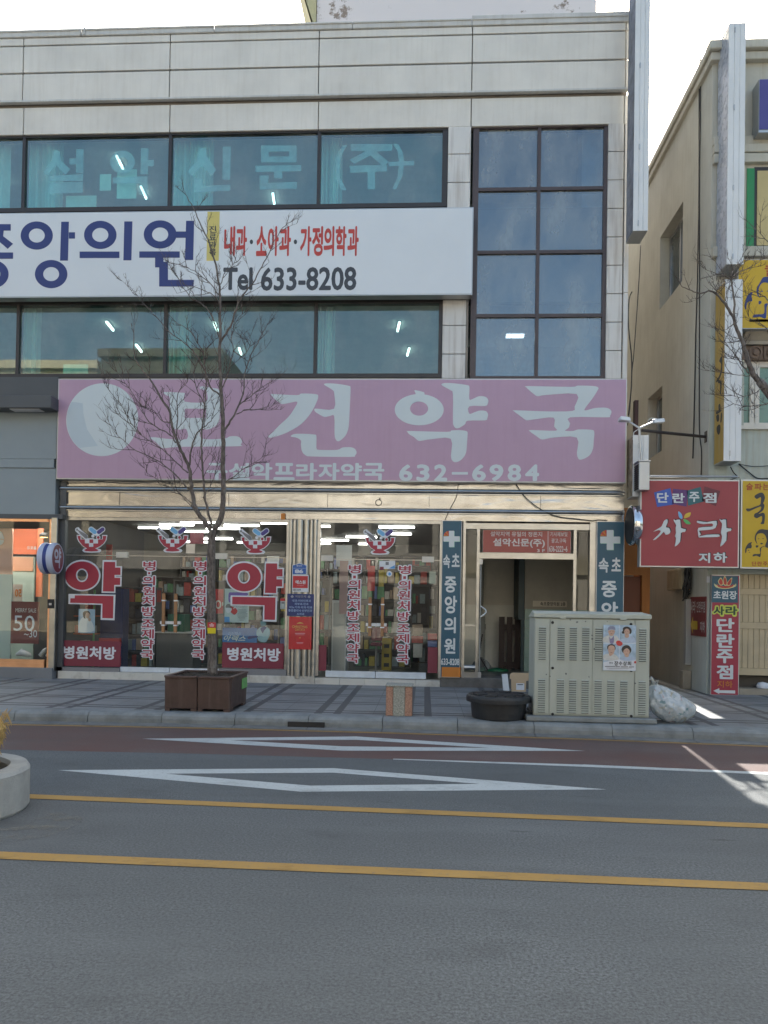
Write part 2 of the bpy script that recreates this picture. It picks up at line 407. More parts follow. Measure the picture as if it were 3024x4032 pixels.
# painted lines
def line(name, a0, a1, b0, b1, L, z, mat):
    """two edges, far a and near b, each from a left and a right photo point"""
    p, q = extend((*G(*a0), z), (*G(*a1), z), L); r, s = extend((*G(*b0), z), (*G(*b1), z), L)
    return struct(MB().face([r, s, q, p]).build(name, mat))
line('yellow_line', (0, 3124), (3024, 3245), (0, 3141), (3024, 3263), 20, .004, m_py)
line('yellow_line', (0, 3355), (3024, 3479), (0, 3384), (3024, 3508), 20, .004, m_py)
mb = MB(); ye = [(q.x, q.y-.17) for q in kline]
for a, b in zip(ye, ye[1:]): mb.face([(a[0], a[1]-.09, .0045), (b[0], b[1]-.09, .0045), (b[0], b[1], .0045), (a[0], a[1], .0045)])
struct(mb.build('yellow_edge_line', m_py2))
wl = [(x, interp(redf, x)) for x in (G(1548, 2990)[0], redf[3][0], redf[4][0], 30)]
mb = MB()
for i, (a, b) in enumerate(zip(wl, wl[1:])):
    wa = .02 if i == 0 else .06; mb.face([(a[0], a[1]-wa, .004), (b[0], b[1]-.06, .004), (b[0], b[1]+.05, .004), (a[0], a[1]+wa, .004)])
struct(mb.build('white_line', m_pw))
def diamond(name, L, T, Rr, B, l, t, r, b):
    q = [(*G(*a), .004) for a in (L, T, Rr, B)]; p = [(*G(*a), .004) for a in (l, t, r, b)]
    mb = MB()
    for i in range(4):
        j = (i+1) % 4; mb.face([q[i], q[j], p[j], p[i]])
    return struct(mb.build(name, m_pw))
diamond('diamond_marking', (560, 2910), (1403, 2901), (2305, 2958), (1349, 2957), (905, 2916), (1403, 2914), (1930, 2946), (1349, 2940))
diamond('diamond_marking', (228, 3034), (1312, 3026), (2389, 3110), (1185, 3119), (652, 3048), (1312, 3044), (1890, 3088), (1221, 3095))

# kerb stones: rounded granite, one metre each
m_kerb = M('kerb_granite', (.215, .23, .23), .75, var=.25, vs=4, bump=.35, bs=60, dirtamt=.75, dirt=(.10, .10, .10))
m_gut = M('gutter_concrete', (.17, .17, .165), .85, var=.2, vs=5, bump=.3, dirtamt=.6)
prof = [(0, -.02), (0, .075), (.012, .115), (.04, .142), (.085, .155), (.30, .155), (.30, -.02)]
mb = MB(); gb = MB(); x = -16.0
drain = (G(1118, 2880)[0], G(1270, 2880)[0])
while x < 14:
    x2 = x+.965
    for (a, b) in ((x+.004, x2-.004),):
        ya, yb = ky(a), ky(b); k = len(mb.v)
        mb.v += [(a, ya+d, h) for d, h in prof]+[(b, yb+d, h) for d, h in prof]; c = len(prof)
        for i in range(c): mb.f.append((k+i, k+(i+1) % c, k+c+(i+1) % c, k+c+i)); mb.m.append(0)
        mb.f.append(tuple(k+i for i in range(c))); mb.m.append(0); mb.f.append(tuple(k+c+i for i in reversed(range(c)))); mb.m.append(0)
        gb.hexa([(a, ya-.15, -.02), (b, yb-.15, -.02), (b, yb-.003, -.02), (a, ya-.003, -.02)], [(a, ya-.15, .010), (b, yb-.15, .010), (b, yb-.003, .022), (a, ya-.003, .022)])
    x = x2
struct(mb.build('kerb', m_kerb)); struct(gb.build('gutter', m_gut))
# paving
m, n, out = nodes('pavement_slabs'); b = N(n, 'BsdfPrincipled', Roughness=.62); p = pos(n)
sx = N(n, 'SeparateXYZ'); n.links.new(p, sx.inputs[0]); X, Y = sx.outputs[0], sx.outputs[1]
Xr = mth(n, 'SUBTRACT', X, mth(n, 'MULTIPLY', Y, -.004)); Yr = Y
def band(v, period, o, wid):
    fr = mth(n, 'FRACT', mth(n, 'DIVIDE', mth(n, 'SUBTRACT', v, o), period)); return mth(n, 'LESS_THAN', fr, wid/period)
def orr(a, b): return mth(n, 'MAXIMUM', a, b)
PXo, PYo, PX_, PY_ = -.30, -3.05, 1.22, .96
darkm = orr(orr(band(Xr, PX_, PXo, .10), band(Xr, PX_, PXo+.26, .10)), orr(band(Yr, PY_, PYo, .075), band(Yr, PY_, PYo+.20, .075)))
joint = orr(band(Xr, PX_, PXo+.36+.43, .008), band(Yr, PY_, PYo+.275+.34, .008))
joint = orr(joint, orr(band(Xr, PX_, PXo+.10, .008), band(Yr, PY_, PYo+.075, .008)))
joint = orr(joint, orr(band(Xr, PX_, PXo+.26, .008), band(Yr, PY_, PYo+.20, .008)))
bk = N(n, 'TexVoronoi', Scale=2.4); n.links.new(p, bk.inputs['Vector'])
base = mixc(n, ramp(n, noise(n, p, 90, 3, .7), .3, .7), (.19, .20, .20), (.28, .29, .29))
base = mixc(n, mth(n, 'MULTIPLY', bk.outputs['Color'], .35), base, (.15, .155, .165))
drk = mixc(n, ramp(n, noise(n, p, 90, 3, .7), .3, .7), (.055, .058, .064), (.085, .09, .098))
c = mixc(n, darkm, base, drk); c = mixc(n, mth(n, 'MULTIPLY', joint, .7), c, (.06, .06, .06))
c = mixc(n, mth(n, 'MULTIPLY', ramp(n, noise(n, p, 1.3, 7, .65), .45, .75), .55), c, (.085, .085, .085))
n.links.new(c, b.inputs['Base Color'])
bp = N(n, 'Bump', Strength=.25, Distance=.004); n.links.new(noise(n, p, 90, 3), bp.inputs['Height']); n.links.new(bp.outputs[0], b.inputs['Normal'])
n.links.new(b.outputs[0], out.inputs[0]); m_pave = m
mb = MB(); xs2 = [-45, -16]+[-16+i for i in range(1, 31)]+[45]
for a, b_ in zip(xs2, xs2[1:]): mb.face([(a, ky(a)+.297, .15), (b_, ky(b_)+.297, .15), (b_, 16, .15), (a, 16, .15)])
struct(mb.build('sidewalk', m_pave))

# ================================================================== MAIN BUILDING
YS = -.25                                   # shop-front plane, the wall above stands at y = 0
XL, XR = -17.0, P(2470, 800, 0)[0]
def zf(v, u=672, y=0): return P(u, v, y)[1]
def xf(u, v=800, y=0): return P(u, v, y)[0]
bld = thing('commercial_building', (-6, 0, .15), 'three storey building clad in pale grey panels above the pink pharmacy sign', 'building')
z_par, z_roof = zf(117), zf(117)-.9
z3t, z3b, z2t, z2b = zf(521), zf(825), zf(1180), zf(1486)
xj = [xf(u, 330) for u in (97, 672, 1256, 1857, 2459)]
xjl = [xj[0]-2.72*i for i in range(5, 0, -1)]
# cladding panels, each with an open joint round it
wb = MB(); g = .009
edges = [XL]+[q for q in xjl if q > XL+.5]+xj+[XR]
rows = [(zf(176)+g, zf(147), -.07), (zf(284)+g, zf(178)-g, -.07), (zf(393), zf(287)-g, -.07), (zf(521), zf(414), -.01)]
for za, zb, yo in rows:
    for a, b_ in zip(edges, edges[1:]):
        wb.box(a+g, b_-g, yo, yo+.05, za, zb)
panels = wb.build('cladding', m_conc, bld, bevel=.006)
x_w3r, x_cl, x_cr, x_r0 = xf(1756, 680), xf(1761, 680), xf(1853, 680), xf(2394, 900)
def coltiles(u0, u1, vs, y, ref):
    cb = MB()
    for a, b_ in zip(vs, vs[1:]): cb.box(P(u0, 700, y)[0], P(u1, 700, y)[0], y, y+.05, P(ref, b_, y)[1]+g*.7, P(ref, a, y)[1]-g*.7)
    cb.build('column_tiles', m_tile, bld, bevel=.006)
coltiles(1763, 1852, (497, 606, 718, 826), -.01, 1807)
coltiles(1752, 1843, (1180, 1281, 1394, 1492), -.01, 1797)
coltiles(2394, 2455, [484+i*112 for i in range(-0, 10)], -.01, 2425)
coltiles(2460, 2479, [484, 1153, 1492], .0, 2470)
# backing wall, slabs, sides, roof
bk = MB()
bk.box(XL, XR-.02, .05, .2, z3t, z_par-.1)
bk.box(XL, x_r0, .16, .32, z2t-.02, z3b+.02)
bk.box(x_cl, x_cr, .05, .3, z2b-.2, z3t); bk.box(x_r0, XR-.02, .05, .3, 3.0, z3t)
bk.box(XL, XR-.02, .05, .25, 3.7, z2b)
bk.box(XR-.25, XR-.02, .3, 10, .15, z_par-.1); bk.box(XL, XL+.2, .3, 10, .15, z_par-.1); bk.box(XL, XR-.02, 10, 10.2, .15, z_par-.1)
bk.box(XL+.2, XR-.25, .2, 10, z_roof-.25, z_roof)
bk.box(XL+.2, XR-.25, .32, 10, zf(1040), zf(1040)+.25) if False else bk.box(XL+.2, x_cl, .33, 10, 7.62, 7.9)
bk.box(XL+.2, x_cl, .3, 10, 3.75, 4.0)
bk.build('wall', M('backing_concrete', (.27, .24, .21), .9), bld)
cp = MB(); e2 = [XL, xf(330, 110), xf(850, 110), xf(1390, 110), xf(1857, 110), XR]
for i, (a, b_) in enumerate(zip(e2, e2[1:])):
    lift = .05 if i == 4 else 0
    cp.box(a+.004, b_-.004, -.10, .3, zf(146)+.004, z_par+lift); cp.box(a+.004, b_-.004, -.12, -.10, zf(128), z_par-.02+lift)
cp.box(xf(330, 110)-.03, xf(330, 110)-.01, -.125, -.1, zf(146), z_par+.01); cp.box(xf(340, 110), xf(346, 110), -.125, -.1, zf(146), z_par+.01)
cp.build('coping', m_coping, bld, bevel=.008)
lg = MB().box(XL, XR+.01, -.09, .0, zf(400)-.005, zf(393)-.005); lg.build('ledge', m_coping, bld)

# windows: frame (part) with panes (sub-parts)
def window(us, v0, v1, uref, mat_f, mat_g, y=.08, fw=.05, hs=(), name='window', deep=.12):
    """us: photo columns of mullion centres (first and last are the jambs); hs: photo rows of transoms"""
    vm = (v0+v1)/2; X = [P(u, vm, y)[0] for u in us]; z0, z1 = P(uref, v1, y)[1], P(uref, v0, y)[1]
    zs = [z0]+[P(uref, h, y)[1] for h in reversed(hs)]+[z1]
    f = MB(); f.box(X[0]-fw, X[-1]+fw, y-.05, y+deep, z1-.02, z1+.09); f.box(X[0]-fw, X[-1]+fw, y-.05, y+deep, z0-.05, z0+.03)
    for i, x in enumerate(X):
        h = fw*1.1 if i in (0, len(X)-1) else fw*.62
        f.box(x-h, x+h, y-.045, y+deep-.01, z0+.03, z1-.02)
    for z in zs[1:-1]:
        for a, b_ in zip(X, X[1:]): f.box(a+fw*.62, b_-fw*.62, y-.04, y+deep-.02, z-fw*.62, z+fw*.62)
    fo = f.build(name, mat_f, bld)
    for a, b_ in zip(X, X[1:]):
        for c, d in zip(zs, zs[1:]):
            MB().face([(a+.01, y, c+.01), (b_-.01, y, c+.01), (b_-.01, y, d-.01), (a+.01, y, d-.01)]).build('pane', mat_g, fo)
    return fo
ROOT_fix = ROOT
for o in (): pass
def subroot(o): ROOT[o.name] = ROOT[bld.name]
_old = MB.build
def _b(s, name, mats, parent=None, **k):
    if parent is not None and parent.name not in ROOT: ROOT[parent.name] = Vector((0, 0, 0))
    return _old(s, name, mats, parent, **k)
MB.build = _b
u3 = [-1060, -480, 97, 671, 1256, 1752]; u2 = [-1100, -500, 74, 653, 1243, 1738]
window(u3, 534, 822, 672, m_dark, m_glass_up)
window(u2, 1196, 1480, 672, m_dark, m_glass_mid)
window([1868, 2117, 2383], 505, 1490, 2110, m_brown, m_glass_st, hs=(747, 995, 1245), name='stair_window')
# ghost letters of an old notice stuck inside the third-floor panes
gl_ = MB(); yg = .086
def ghost(k, pts): gl_.xz(ZP(k, pts, yg), yg, yg+.002)
for q in ([(228,103),(270,103),(268,245),(225,243)], [(186,157),(226,157),(226,192),(186,192)], [(66,262),(268,248),(266,290),(66,292)], [(66,300),(266,296),(266,360),(66,368)],
          [(90,110),(125,110),(135,170),(192,222),(160,255),(108,197),(52,262),(32,238),(80,170)]): ghost('kf', q)
gl_.build('ghost_lettering', m_film, bld); gl_ = MB(); gl_.xz([[P(*Z('kf', a, b_), yg) for a, b_ in ell(501, 178, 73, 68, 32)], [P(*Z('kf', a, b_), yg) for a, b_ in ell(505, 178, 26, 28, 24)]], yg, yg+.002)
for q in ([(612,97),(656,97),(652,250),(608,250)], [(654,165),(688,165),(686,203),(652,203)], [(445,270),(650,262),(648,385),(600,365),(604,305),(445,305)]): ghost('kf', q)
gl_.build('ghost_lettering', m_film, bld); gl_ = MB()
for q in ([(1097,87),(1145,88),(1140,284),(1095,282)], [(960,95),(1000,97),(1000,140),(1058,225),(1030,260),(972,198),(912,268),(888,232),(940,170)], [(928,275),(974,275),(974,320),(1142,312),(1142,348),(928,358)]): ghost('kf', q)
gl_.xz([ZP('kf', rect(1324,80,1535,180), yg), ZP('kf', rect(1370,115,1490,145), yg)], yg, yg+.002)
for q in ([(1292,200),(1562,196),(1562,232),(1292,238)], [(1402,236),(1450,236),(1450,275),(1402,275)], [(1316,258),(1370,258),(1364,302),(1536,296),(1536,335),(1316,342)]): ghost('kf', q)
gl_.build('ghost_lettering', m_film, bld); gl_ = MB()
for q in ([(1500,627),(1480,660),(1468,710),(1470,770),(1498,822),(1476,822),(1452,770),(1450,705),(1462,660),(1482,627)],):
    ghost('a1', q)
gk = 'a1'
for q in ([(1515,622),(1659+36,622),(1659+36,650),(1625,655),(1680,700),(1655,718),(1600,672),(1530,708),(1512,690),(1580,652),(1515,650)], [(1512,716),(1672,712),(1672,740),(1620,742),(1620,818),(1588,818),(1588,744),(1512,746)]): ghost(gk, q)
for q in ([(38,622),(62,622),(82,660),(87,710),(80,760),(52,818),(36,818),(58,765),(65,710),(60,655)], [(20,700),(130,694),(130,714),(20,718)]): ghost('a2', q)
gl_.build('ghost_lettering', m_film, bld)
# rooms behind the glass
rm = MB(); zc3, zc2 = 10.78, 7.55
m_room = M('office_wall', (.62, .64, .6), .9, var=.1)
rm.box(XL+.2, x_cl-.05, .42, 5.5, zc3, zc3+.05); rm.box(XL+.2, x_cl-.05, 5.4, 5.5, 8.0, zc3); rm.box(XL+.2, x_cl-.05, .35, 5.5, 7.9, 7.95)
rm.box(XL+.2, x_cl-.05, .42, 5.5, zc2, zc2+.05); rm.box(XL+.2, x_cl-.05, 5.4, 5.5, 4.1, zc2); rm.box(XL+.2, x_cl-.05, .35, 5.5, 4.0, 4.05)
rm.box(x_cl-.05, x_cl, .32, 5.5, 4, zc3+.05)
xs0, xs1 = x_cr-.02, XR-.26
rm.box(xs0, xs1, 3.4, 3.5, 3.2, 11.0); rm.box(xs0-.06, xs0, .35, 3.5, 3.2, 11.0); rm.box(xs0, xs1, .35, 3.5, 10.95, 11.0)
for z, ya, yb in ((4.35, .9, 3.4), (7.0, 1.6, 3.4), (9.2, .9, 2.2)): rm.box(xs0, xs1, ya, yb, z, z+.18)
rm.box(xs1-.5, xs1, .4, .9, 3.2, 11.0)
rm.build('room_lining', m_room, bld)
m_cur = M('teal_curtain', (.55, .66, .62), .85, var=.08)
def curtain(ua, ub, va, vb, y, label, cat='curtain'):
    a, b_, z0, z1 = RC(ua, va, ub, vb, y); mb = MB(); n_ = 22
    for i in range(n_):
        t0, t1 = i/n_, (i+1)/n_; q = lambda t: (a+(b_-a)*t, y+.045*math.sin(t*38)+.02*math.sin(t*91))
        p0, p1 = q(t0), q(t1); mb.face([(p0[0], p0[1], z0), (p1[0], p1[1], z0), (p1[0], p1[1], z1), (p0[0], p0[1], z1)])
    return tag(mb.build('curtain', m_cur, None, smooth=True), label, cat, 'curtains behind the upper windows')
for ua, ub, va, vb, lb in ((108, 248, 530, 838, 'pale curtain behind the first full third floor pane'), (684, 840, 530, 838, 'pale curtain beside the mullion in the second third floor pane'),
        (1262, 1348, 530, 838, 'narrow pale curtain in the third floor pane with the bracketed letters'), (-420, 40, 530, 838, 'wide curtain in the cut off pane at the edge of the third floor'),
        (84, 160, 1190, 1500, 'pale curtain hanging in the second floor pane nearest the grey shop'), (660, 752, 1190, 1500, 'broad pale curtain behind the tree in the second floor window'),
        (1252, 1318, 1190, 1500, 'slanting net curtain in the last second floor pane')):
    curtain(ua, ub, va, vb, .42, lb)
m_paper = M('window_paper', (.62, .72, .62), .8)
for k, q, lb in (('kf', (366, 250, 433, 347), 'small green sheet of paper taped inside the third floor window'), ('kf', (468, 222, 585, 395), 'larger torn green sheet under the ghost letter on the third floor'),
                 ('kf', (165, 378, 345, 465), 'grey board leaning inside the third floor window'), ('l8', (825, 115, 1150, 262), 'folded white sheet standing inside the second floor window')):
    x0, x1, z0, z1 = RC(*ZR(k, *q), .2); tag(MB().box(x0, x1, .2, .206, z0, z1).build('paper_sheet', m_paper), lb, 'paper')
# lit tubes on the office ceilings
m_tube = emit('lit_tube', (1, .98, .93), 6.0); m_fill_strip = emit('shop_fill_glow', (1, .96, .9), 16.0); m_tubed = emit('office_tube', (1, .98, .92), 1.6)
m_fix = M('lamp_housing', (.7, .7, .7), .5)
def tube_lamp(name, c, L, ang, label, group, mt, w_=.09):
    t = thing(name, c, label, 'ceiling light', group); dx, dy = math.cos(ang)*L/2, math.sin(ang)*L/2; c = Vector(c)
    nx, ny = -math.sin(ang)*w_, math.cos(ang)*w_
    def ob(h0, h1, s): return [(c.x-dx-nx*s, c.y-dy-ny*s, c.z+h0), (c.x+dx-nx*s, c.y+dy-ny*s, c.z+h0), (c.x+dx+nx*s, c.y+dy+ny*s, c.z+h0), (c.x-dx+nx*s, c.y-dy+ny*s, c.z+h0)], [(c.x-dx-nx*s, c.y-dy-ny*s, c.z+h1), (c.x+dx-nx*s, c.y+dy-ny*s, c.z+h1), (c.x+dx+nx*s, c.y+dy+ny*s, c.z+h1), (c.x-dx+nx*s, c.y-dy+ny*s, c.z+h1)]
    lo, hi = ob(-.03, 0, 1.3); MB().hexa(lo, hi).build('housing', m_fix, t)
    lo, hi = ob(-.07, -.031, .75); MB().hexa(lo, hi).build('tube', mt, t)
    return t
for k, a, b_, zc in (('a3', 475, 308, zc2), ('a3', 932, 310, zc2), ('a3', 1038, 418, zc2), ('a3', 600, 404, zc2), ('a4', 63, 311, zc2), ('a4', 105, 420, zc2), ('a1', 518, 700, zc3), ('a1', 620, 828, zc3), ('a1', 1182, 858, zc3), ('a1', 5, 770, zc3)):
    x, y = G(*Z(k, a, b_), zc-.03)
    tube_lamp('ceiling_light', (x, y, zc), .5, R_(97), 'lit tube on an upstairs office ceiling, seen through tinted glass', 'office ceiling lights', m_tubed, .025)
x, y = G(*Z('a4', 566, 346), 6.98); tube_lamp('ceiling_light', (x, y, 6.99), .35, 0, 'short lit tube inside the tall stairwell window', None, m_tubed)

# rooftop block with flaking paint
m, n, out = nodes('flaking_paint'); b = N(n, 'BsdfPrincipled', Roughness=.85); p = pos(n)
c = mixc(n, ramp(n, noise(n, p, 1.5, 9, .72), .59, .63), (.78, .73, .72), (.30, .24, .2))
n.links.new(c, b.inputs['Base Color']); n.links.new(b.outputs[0], out.inputs[0]); m_flake = m
rt = MB(); yr = 3.0; xa, xb = P(1247, 60, yr)[0], P(2348, 60, yr)[0]
rt.box(xa, xb, yr, 8.5, z_roof, z_roof+5.2)
rt.build('rooftop_block', m_flake, bld)
m_yel = M('pale_yellow_paint', (.5, .47, .28), .8)
rb = MB(); q0, q1, q2, q3 = P(1203, 0, yr), P(1240, 0, yr), P(1247, 110, yr), P(1238, 110, yr)
dz = q0[1]-q3[1]; s_ = (q0[0]-q3[0])/dz
zt = z_roof+5.0; zb_ = q3[1]-.25
def sx_(q, z): return q[0]+s_*(z-q[1])
rb.hexa([(sx_(q3, zb_), yr-.05, zb_), (xa-.01, yr-.05, zb_), (xa-.01, yr+4, zb_), (sx_(q3, zb_), yr+4, zb_)], [(sx_(q3, zt), yr-.05, zt), (xa-.01, yr-.05, zt), (xa-.01, yr+4, zt), (sx_(q3, zt), yr+4, zt)])
rb.build('rooftop_buttress', m_yel, bld)

# ------------------------------------------------------------------ shop front of the pharmacy
X0, X1 = P(234, 2000, YS)[0], P(2458, 2000, YS)[0]
def zs(v, u=1000): return P(u, v, YS)[1]
def xs_(u, v=2350): return P(u, v, YS)[0]
sh = MB()
sh.box(X0, X1, YS+.02, YS+.3, zs(2042), zs(1893))
sh.build('shutter_box', m_steel, bld)
rl = MB()
for va, vb in ((1920, 1938), (1997, 2013)):
    r = (zs(va)-zs(vb))/2; zc = (zs(va)+zs(vb))/2
    rl.tube([(X0, YS, zc), (X1, YS, zc)], r, 14); rl.box(X0, X1, YS-.012, YS+.02, zc+r, zc+r+.02); rl.box(X0, X1, YS-.012, YS+.02, zc-r-.02, zc-r)
rl.build('shutter_rail', m_steeld, bld)
for u in (470, 900, 1290, 1690, 2130):
    x = xs_(u, 1960); MB().box(x-.003, x+.003, YS+.012, YS+.02, zs(1996), zs(1939)).build('sheet_joint', m_concd, bld)
fr = MB(); zt = zs(2044); zg = zs(2055)
fr.box(X0, xs_(1737), YS, YS+.08, zg, zt)
fr.box(xs_(234), xs_(243), YS, YS+.08, .32, zg); fr.box(xs_(1124), xs_(1134), YS, YS+.08, .32, zg); fr.box(xs_(1248), xs_(1258), YS, YS+.08, .3, zg); fr.box(xs_(1729), xs_(1738), YS, YS+.08, .3, zg)
fr.build('shopfront_frame', m_steelf, bld)
# base: white tile and grey sill
m_btile = M('base_tile', (.6, .58, .53), .35, var=.05, dirtamt=.9, dirt=(.22, .17, .12))
bt = MB()
def base(ua, ub, va, vb, vc, nt_):
    a, b_ = xs_(ua, va), xs_(ub, va); z1 = P((ua+ub)/2, va, YS)[1]
    for i in range(nt_):
        bt.box(a+(b_-a)*i/nt_+.002, a+(b_-a)*(i+1)/nt_-.002, YS-.05, YS+.2, .14, z1)
    return z1
zA = base(232, 1240, 2652, 0, 0, 8); zB = base(1240, 1737, 2674, 0, 0, 5)
bt.build('base_tile', m_btile, bld, bevel=.004)
sl_ = MB().box(xs_(234), xs_(478), YS-.03, YS+.1, zA, zs(2628, 350)); sl_.build('sill', M('grey_sill', (.2, .2, .21), .4), bld); sl_ = MB().box(xs_(868), xs_(1134), YS-.03, YS+.1, zA, zs(2634, 1000)); sl_.build('sill', M('grey_sill', (.2, .2, .21), .4), bld)
# panes and doors
def pane(ua, ub, va, vb, name='pane', par=bld, y=YS+.04, mat=m_glass):
    x0, x1, z0, z1 = RC(ua, va, ub, vb, y); return MB().face([(x0, y, z0), (x1, y, z0), (x1, y, z1), (x0, y, z1)]).build(name, mat, par)
m_prot = M('patterned_protective_film', (.62, .66, .7), .3, var=.1, vs=6, dirtamt=.5, dirt=(.16, .32, .52))
def shopbay(ul, u1, um, u2, ur, vt, vtr, vb1, vb2, va):
    f = MB(); zz = lambda v, u=um: P(u, v, YS)[1]
    f.box(xs_(ul), xs_(ur), YS+.03, YS+.05, zz(vtr)-.006, zz(vtr)+.006)
    w_ = f.build('shop_window', m_steelf, bld)
    pane(ul, ur, vt, vtr, 'transom_pane', w_); pane(ul, u1, vtr, va, 'pane', w_); pane(u2, ur, vtr, va, 'pane', w_)
    for a, b_, s in ((u1, um, 1), (um, u2, -1)):
        d = MB(); e = .006
        x0, x1 = xs_(a)+e, xs_(b_)-e; z0, z1 = zz(vb2)+.01, zz(vb1)
        d.box(x0, x1, YS+.02, YS+.06, z0, z1)
        dr = d.build('door', m_prot, bld)
        y = YS+.042; MB().face([(x0, y, z1), (x1, y, z1), (x1, y, zz(vtr)-.01), (x0, y, zz(vtr)-.01)]).build('pane', m_glass, dr)
        hx = xs_(um)-s*.115; h = MB()
        h.box(hx-.028, hx+.028, YS-.06, YS-.02, zz(2490 if ul < 800 else 2505), zz(2337 if ul < 800 else 2352)); h.build('handle', m_wood, dr, bevel=.004)
        q = MB(); zh = zz(2365 if ul < 800 else 2380), zz(2462 if ul < 800 else 2470)
        for zq in zh: q.box(hx-.035, hx+.035, YS-.064, YS+.03, zq-.012, zq+.012)
        q.box(xs_(um)-s*.004, xs_(um)-s*.19, YS-.01, YS+.055, zh[1]+.0-.03+.05, zh[1]+.075)
        q.build('handle_bracket', m_alu, dr)
        c_ = a if s == 1 else b_
        x0, x1 = xs_(c_)-.11*1, xs_(c_)+.11; MB().box(x0, x1, YS+.0, YS+.07, zz(vtr+8), zz(vtr-14)).build('patch_fitting', M('patch_fitting', (.62, .58, .5), .35), dr)
shopbay(243, 476, 672, 868, 1124, 2056, 2190, 2630, 2651, 2629)
shopbay(1258, 1285, 1483, 1683, 1729, 2060, 2203, 2645, 2672, 2645)
# fluted pillar
pl = MB(); pl.box(xs_(1134), xs_(1248), YS+.0, YS+.2, .3, zt)
for u, r in ((1141, .035), (1156, .035), (1177, .07), (1203, .055), (1222, .035), (1238, .04)):
    pl.tube([(xs_(u), YS+.0, .24), (xs_(u), YS, zt-.005)], r, 14)
pl.build('pillar', m_steelf, bld, smooth=False)
# pharmacy interior
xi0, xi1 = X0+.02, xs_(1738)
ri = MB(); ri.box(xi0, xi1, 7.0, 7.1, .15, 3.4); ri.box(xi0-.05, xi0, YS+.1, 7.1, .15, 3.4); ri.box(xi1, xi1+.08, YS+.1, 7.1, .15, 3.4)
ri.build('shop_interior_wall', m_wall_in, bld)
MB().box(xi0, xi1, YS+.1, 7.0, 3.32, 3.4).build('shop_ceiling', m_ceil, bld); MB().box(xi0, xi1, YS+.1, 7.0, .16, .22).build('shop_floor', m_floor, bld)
first = None
rl7 = random.Random(4)
for r, y in enumerate((.35, .8, 1.25, 1.8, 2.5, 3.3, 4.2, 5.2, 6.3)):
    for c in range(5):
        x = xi0+.7+c*1.55+(.8 if r % 2 else 0)+rl7.uniform(-.15, .15)
        if x > xi1-.6 or rl7.random() < .45: continue
        if first is None: first = tube_lamp('strip_light', (x, y, 3.32), .75, 0, 'white strip light lit on the pharmacy ceiling', 'strip lights on the pharmacy ceiling', m_tube, .016)
        else: dup(first, (x-first.location.x, y-first.location.y, 0))
# stairwell entrance
xe0, xe1 = xs_(1820), xs_(2346)
m_step = M('dark_stone_step', (.11, .105, .1), .5, var=.3, vs=6)
MB().box(xs_(1737), X1, YS-.06, YS+.6, .14, zs(2669, 1900)).build('step', m_step, bld, bevel=.01)
zst = zs(2669, 1900)
ei = MB(); ei.box(xi1+.08, X1, 2.6, 2.7, .15, 3.6); ei.box(X1-.06, X1, YS+.3, 4.3, .15, 3.6); ei.box(xi1+.08, X1, YS+.1, 4.3, 3.2, 3.6)
ei.build('stairwell_wall', M('stairwell_wall', (.72, .67, .58), .85), bld)
MB().box(xi1+.1, X1-.06, YS+.6, 4.2, .16, zst-.02).build('stairwell_floor', m_floor, bld)
e = MB(); zz = lambda v: P(2080, v, YS)[1]
e.box(xe0, xs_(1831), YS-.05, YS+.05, zst, zt); e.box(xs_(1875), xs_(1886), YS, YS+.06, zst, zz(2062)); e.box(xs_(1831), xs_(2318), YS-.01, YS+.06, zz(2085), zz(2062))
e.box(xs_(1886), xs_(2256), YS-.005, YS+.055, zz(2201), zz(2178)); e.box(xs_(2256), xs_(2268), YS, YS+.06, zst, zz(2062)); e.box(xs_(2318), xs_(2346), YS-.05, YS+.05, zst, zt)
e.box(xs_(1831), xs_(1875), YS, YS+.05, zst, zz(2652)); e.tube([(xs_(1831), YS-.01, zz(2633)), (xs_(1875), YS-.01, zz(2633))], .045, 12); e.box(xs_(1831), xs_(1875), YS, YS+.05, zz(2470), zz(2462))
en = e.build('entrance_frame', m_steelf, bld)
pane(1831, 1875, 2086, 2650, 'pane', en); pane(2268, 2318, 2086, 2650, 'pane', en); pane(1886, 2256, 2086, 2177, 'transom_pane', en)
d = MB(); xd = xs_(1888); dl = .95; an = R_(78); dx, dy = dl*math.cos(an), dl*math.sin(an)
dd = MB(); hx, hy = xd, YS+.05
dd.face([(hx, hy, zst+.05), (hx+dx, hy+dy, zst+.05), (hx+dx, hy+dy, zz(2202)), (hx, hy, zz(2202))])
dn_ = dd.build('stair_door', m_glass, bld)
MB().tube([(hx+.02, hy+.01, zst), (hx+.02, hy+.01, zz(2202))], .012, 8).box(hx-.02, hx+.05, hy-.03, hy+.03, zst, zst+.1).box(hx-.02, hx+.05, hy-.03, hy+.03, zz(2202)-.1, zz(2202)).build('hinge_rod', m_alug, dn_)
ah = MB(); ah.tube([(xs_(1886)+.03+.10*math.sin(t*PI), YS-.03-.0*t, zz(2390)+(zz(2432)-zz(2390))*t) for t in [i/10 for i in range(11)]], .012, 8); ah.build('handle', m_alu, dn_)
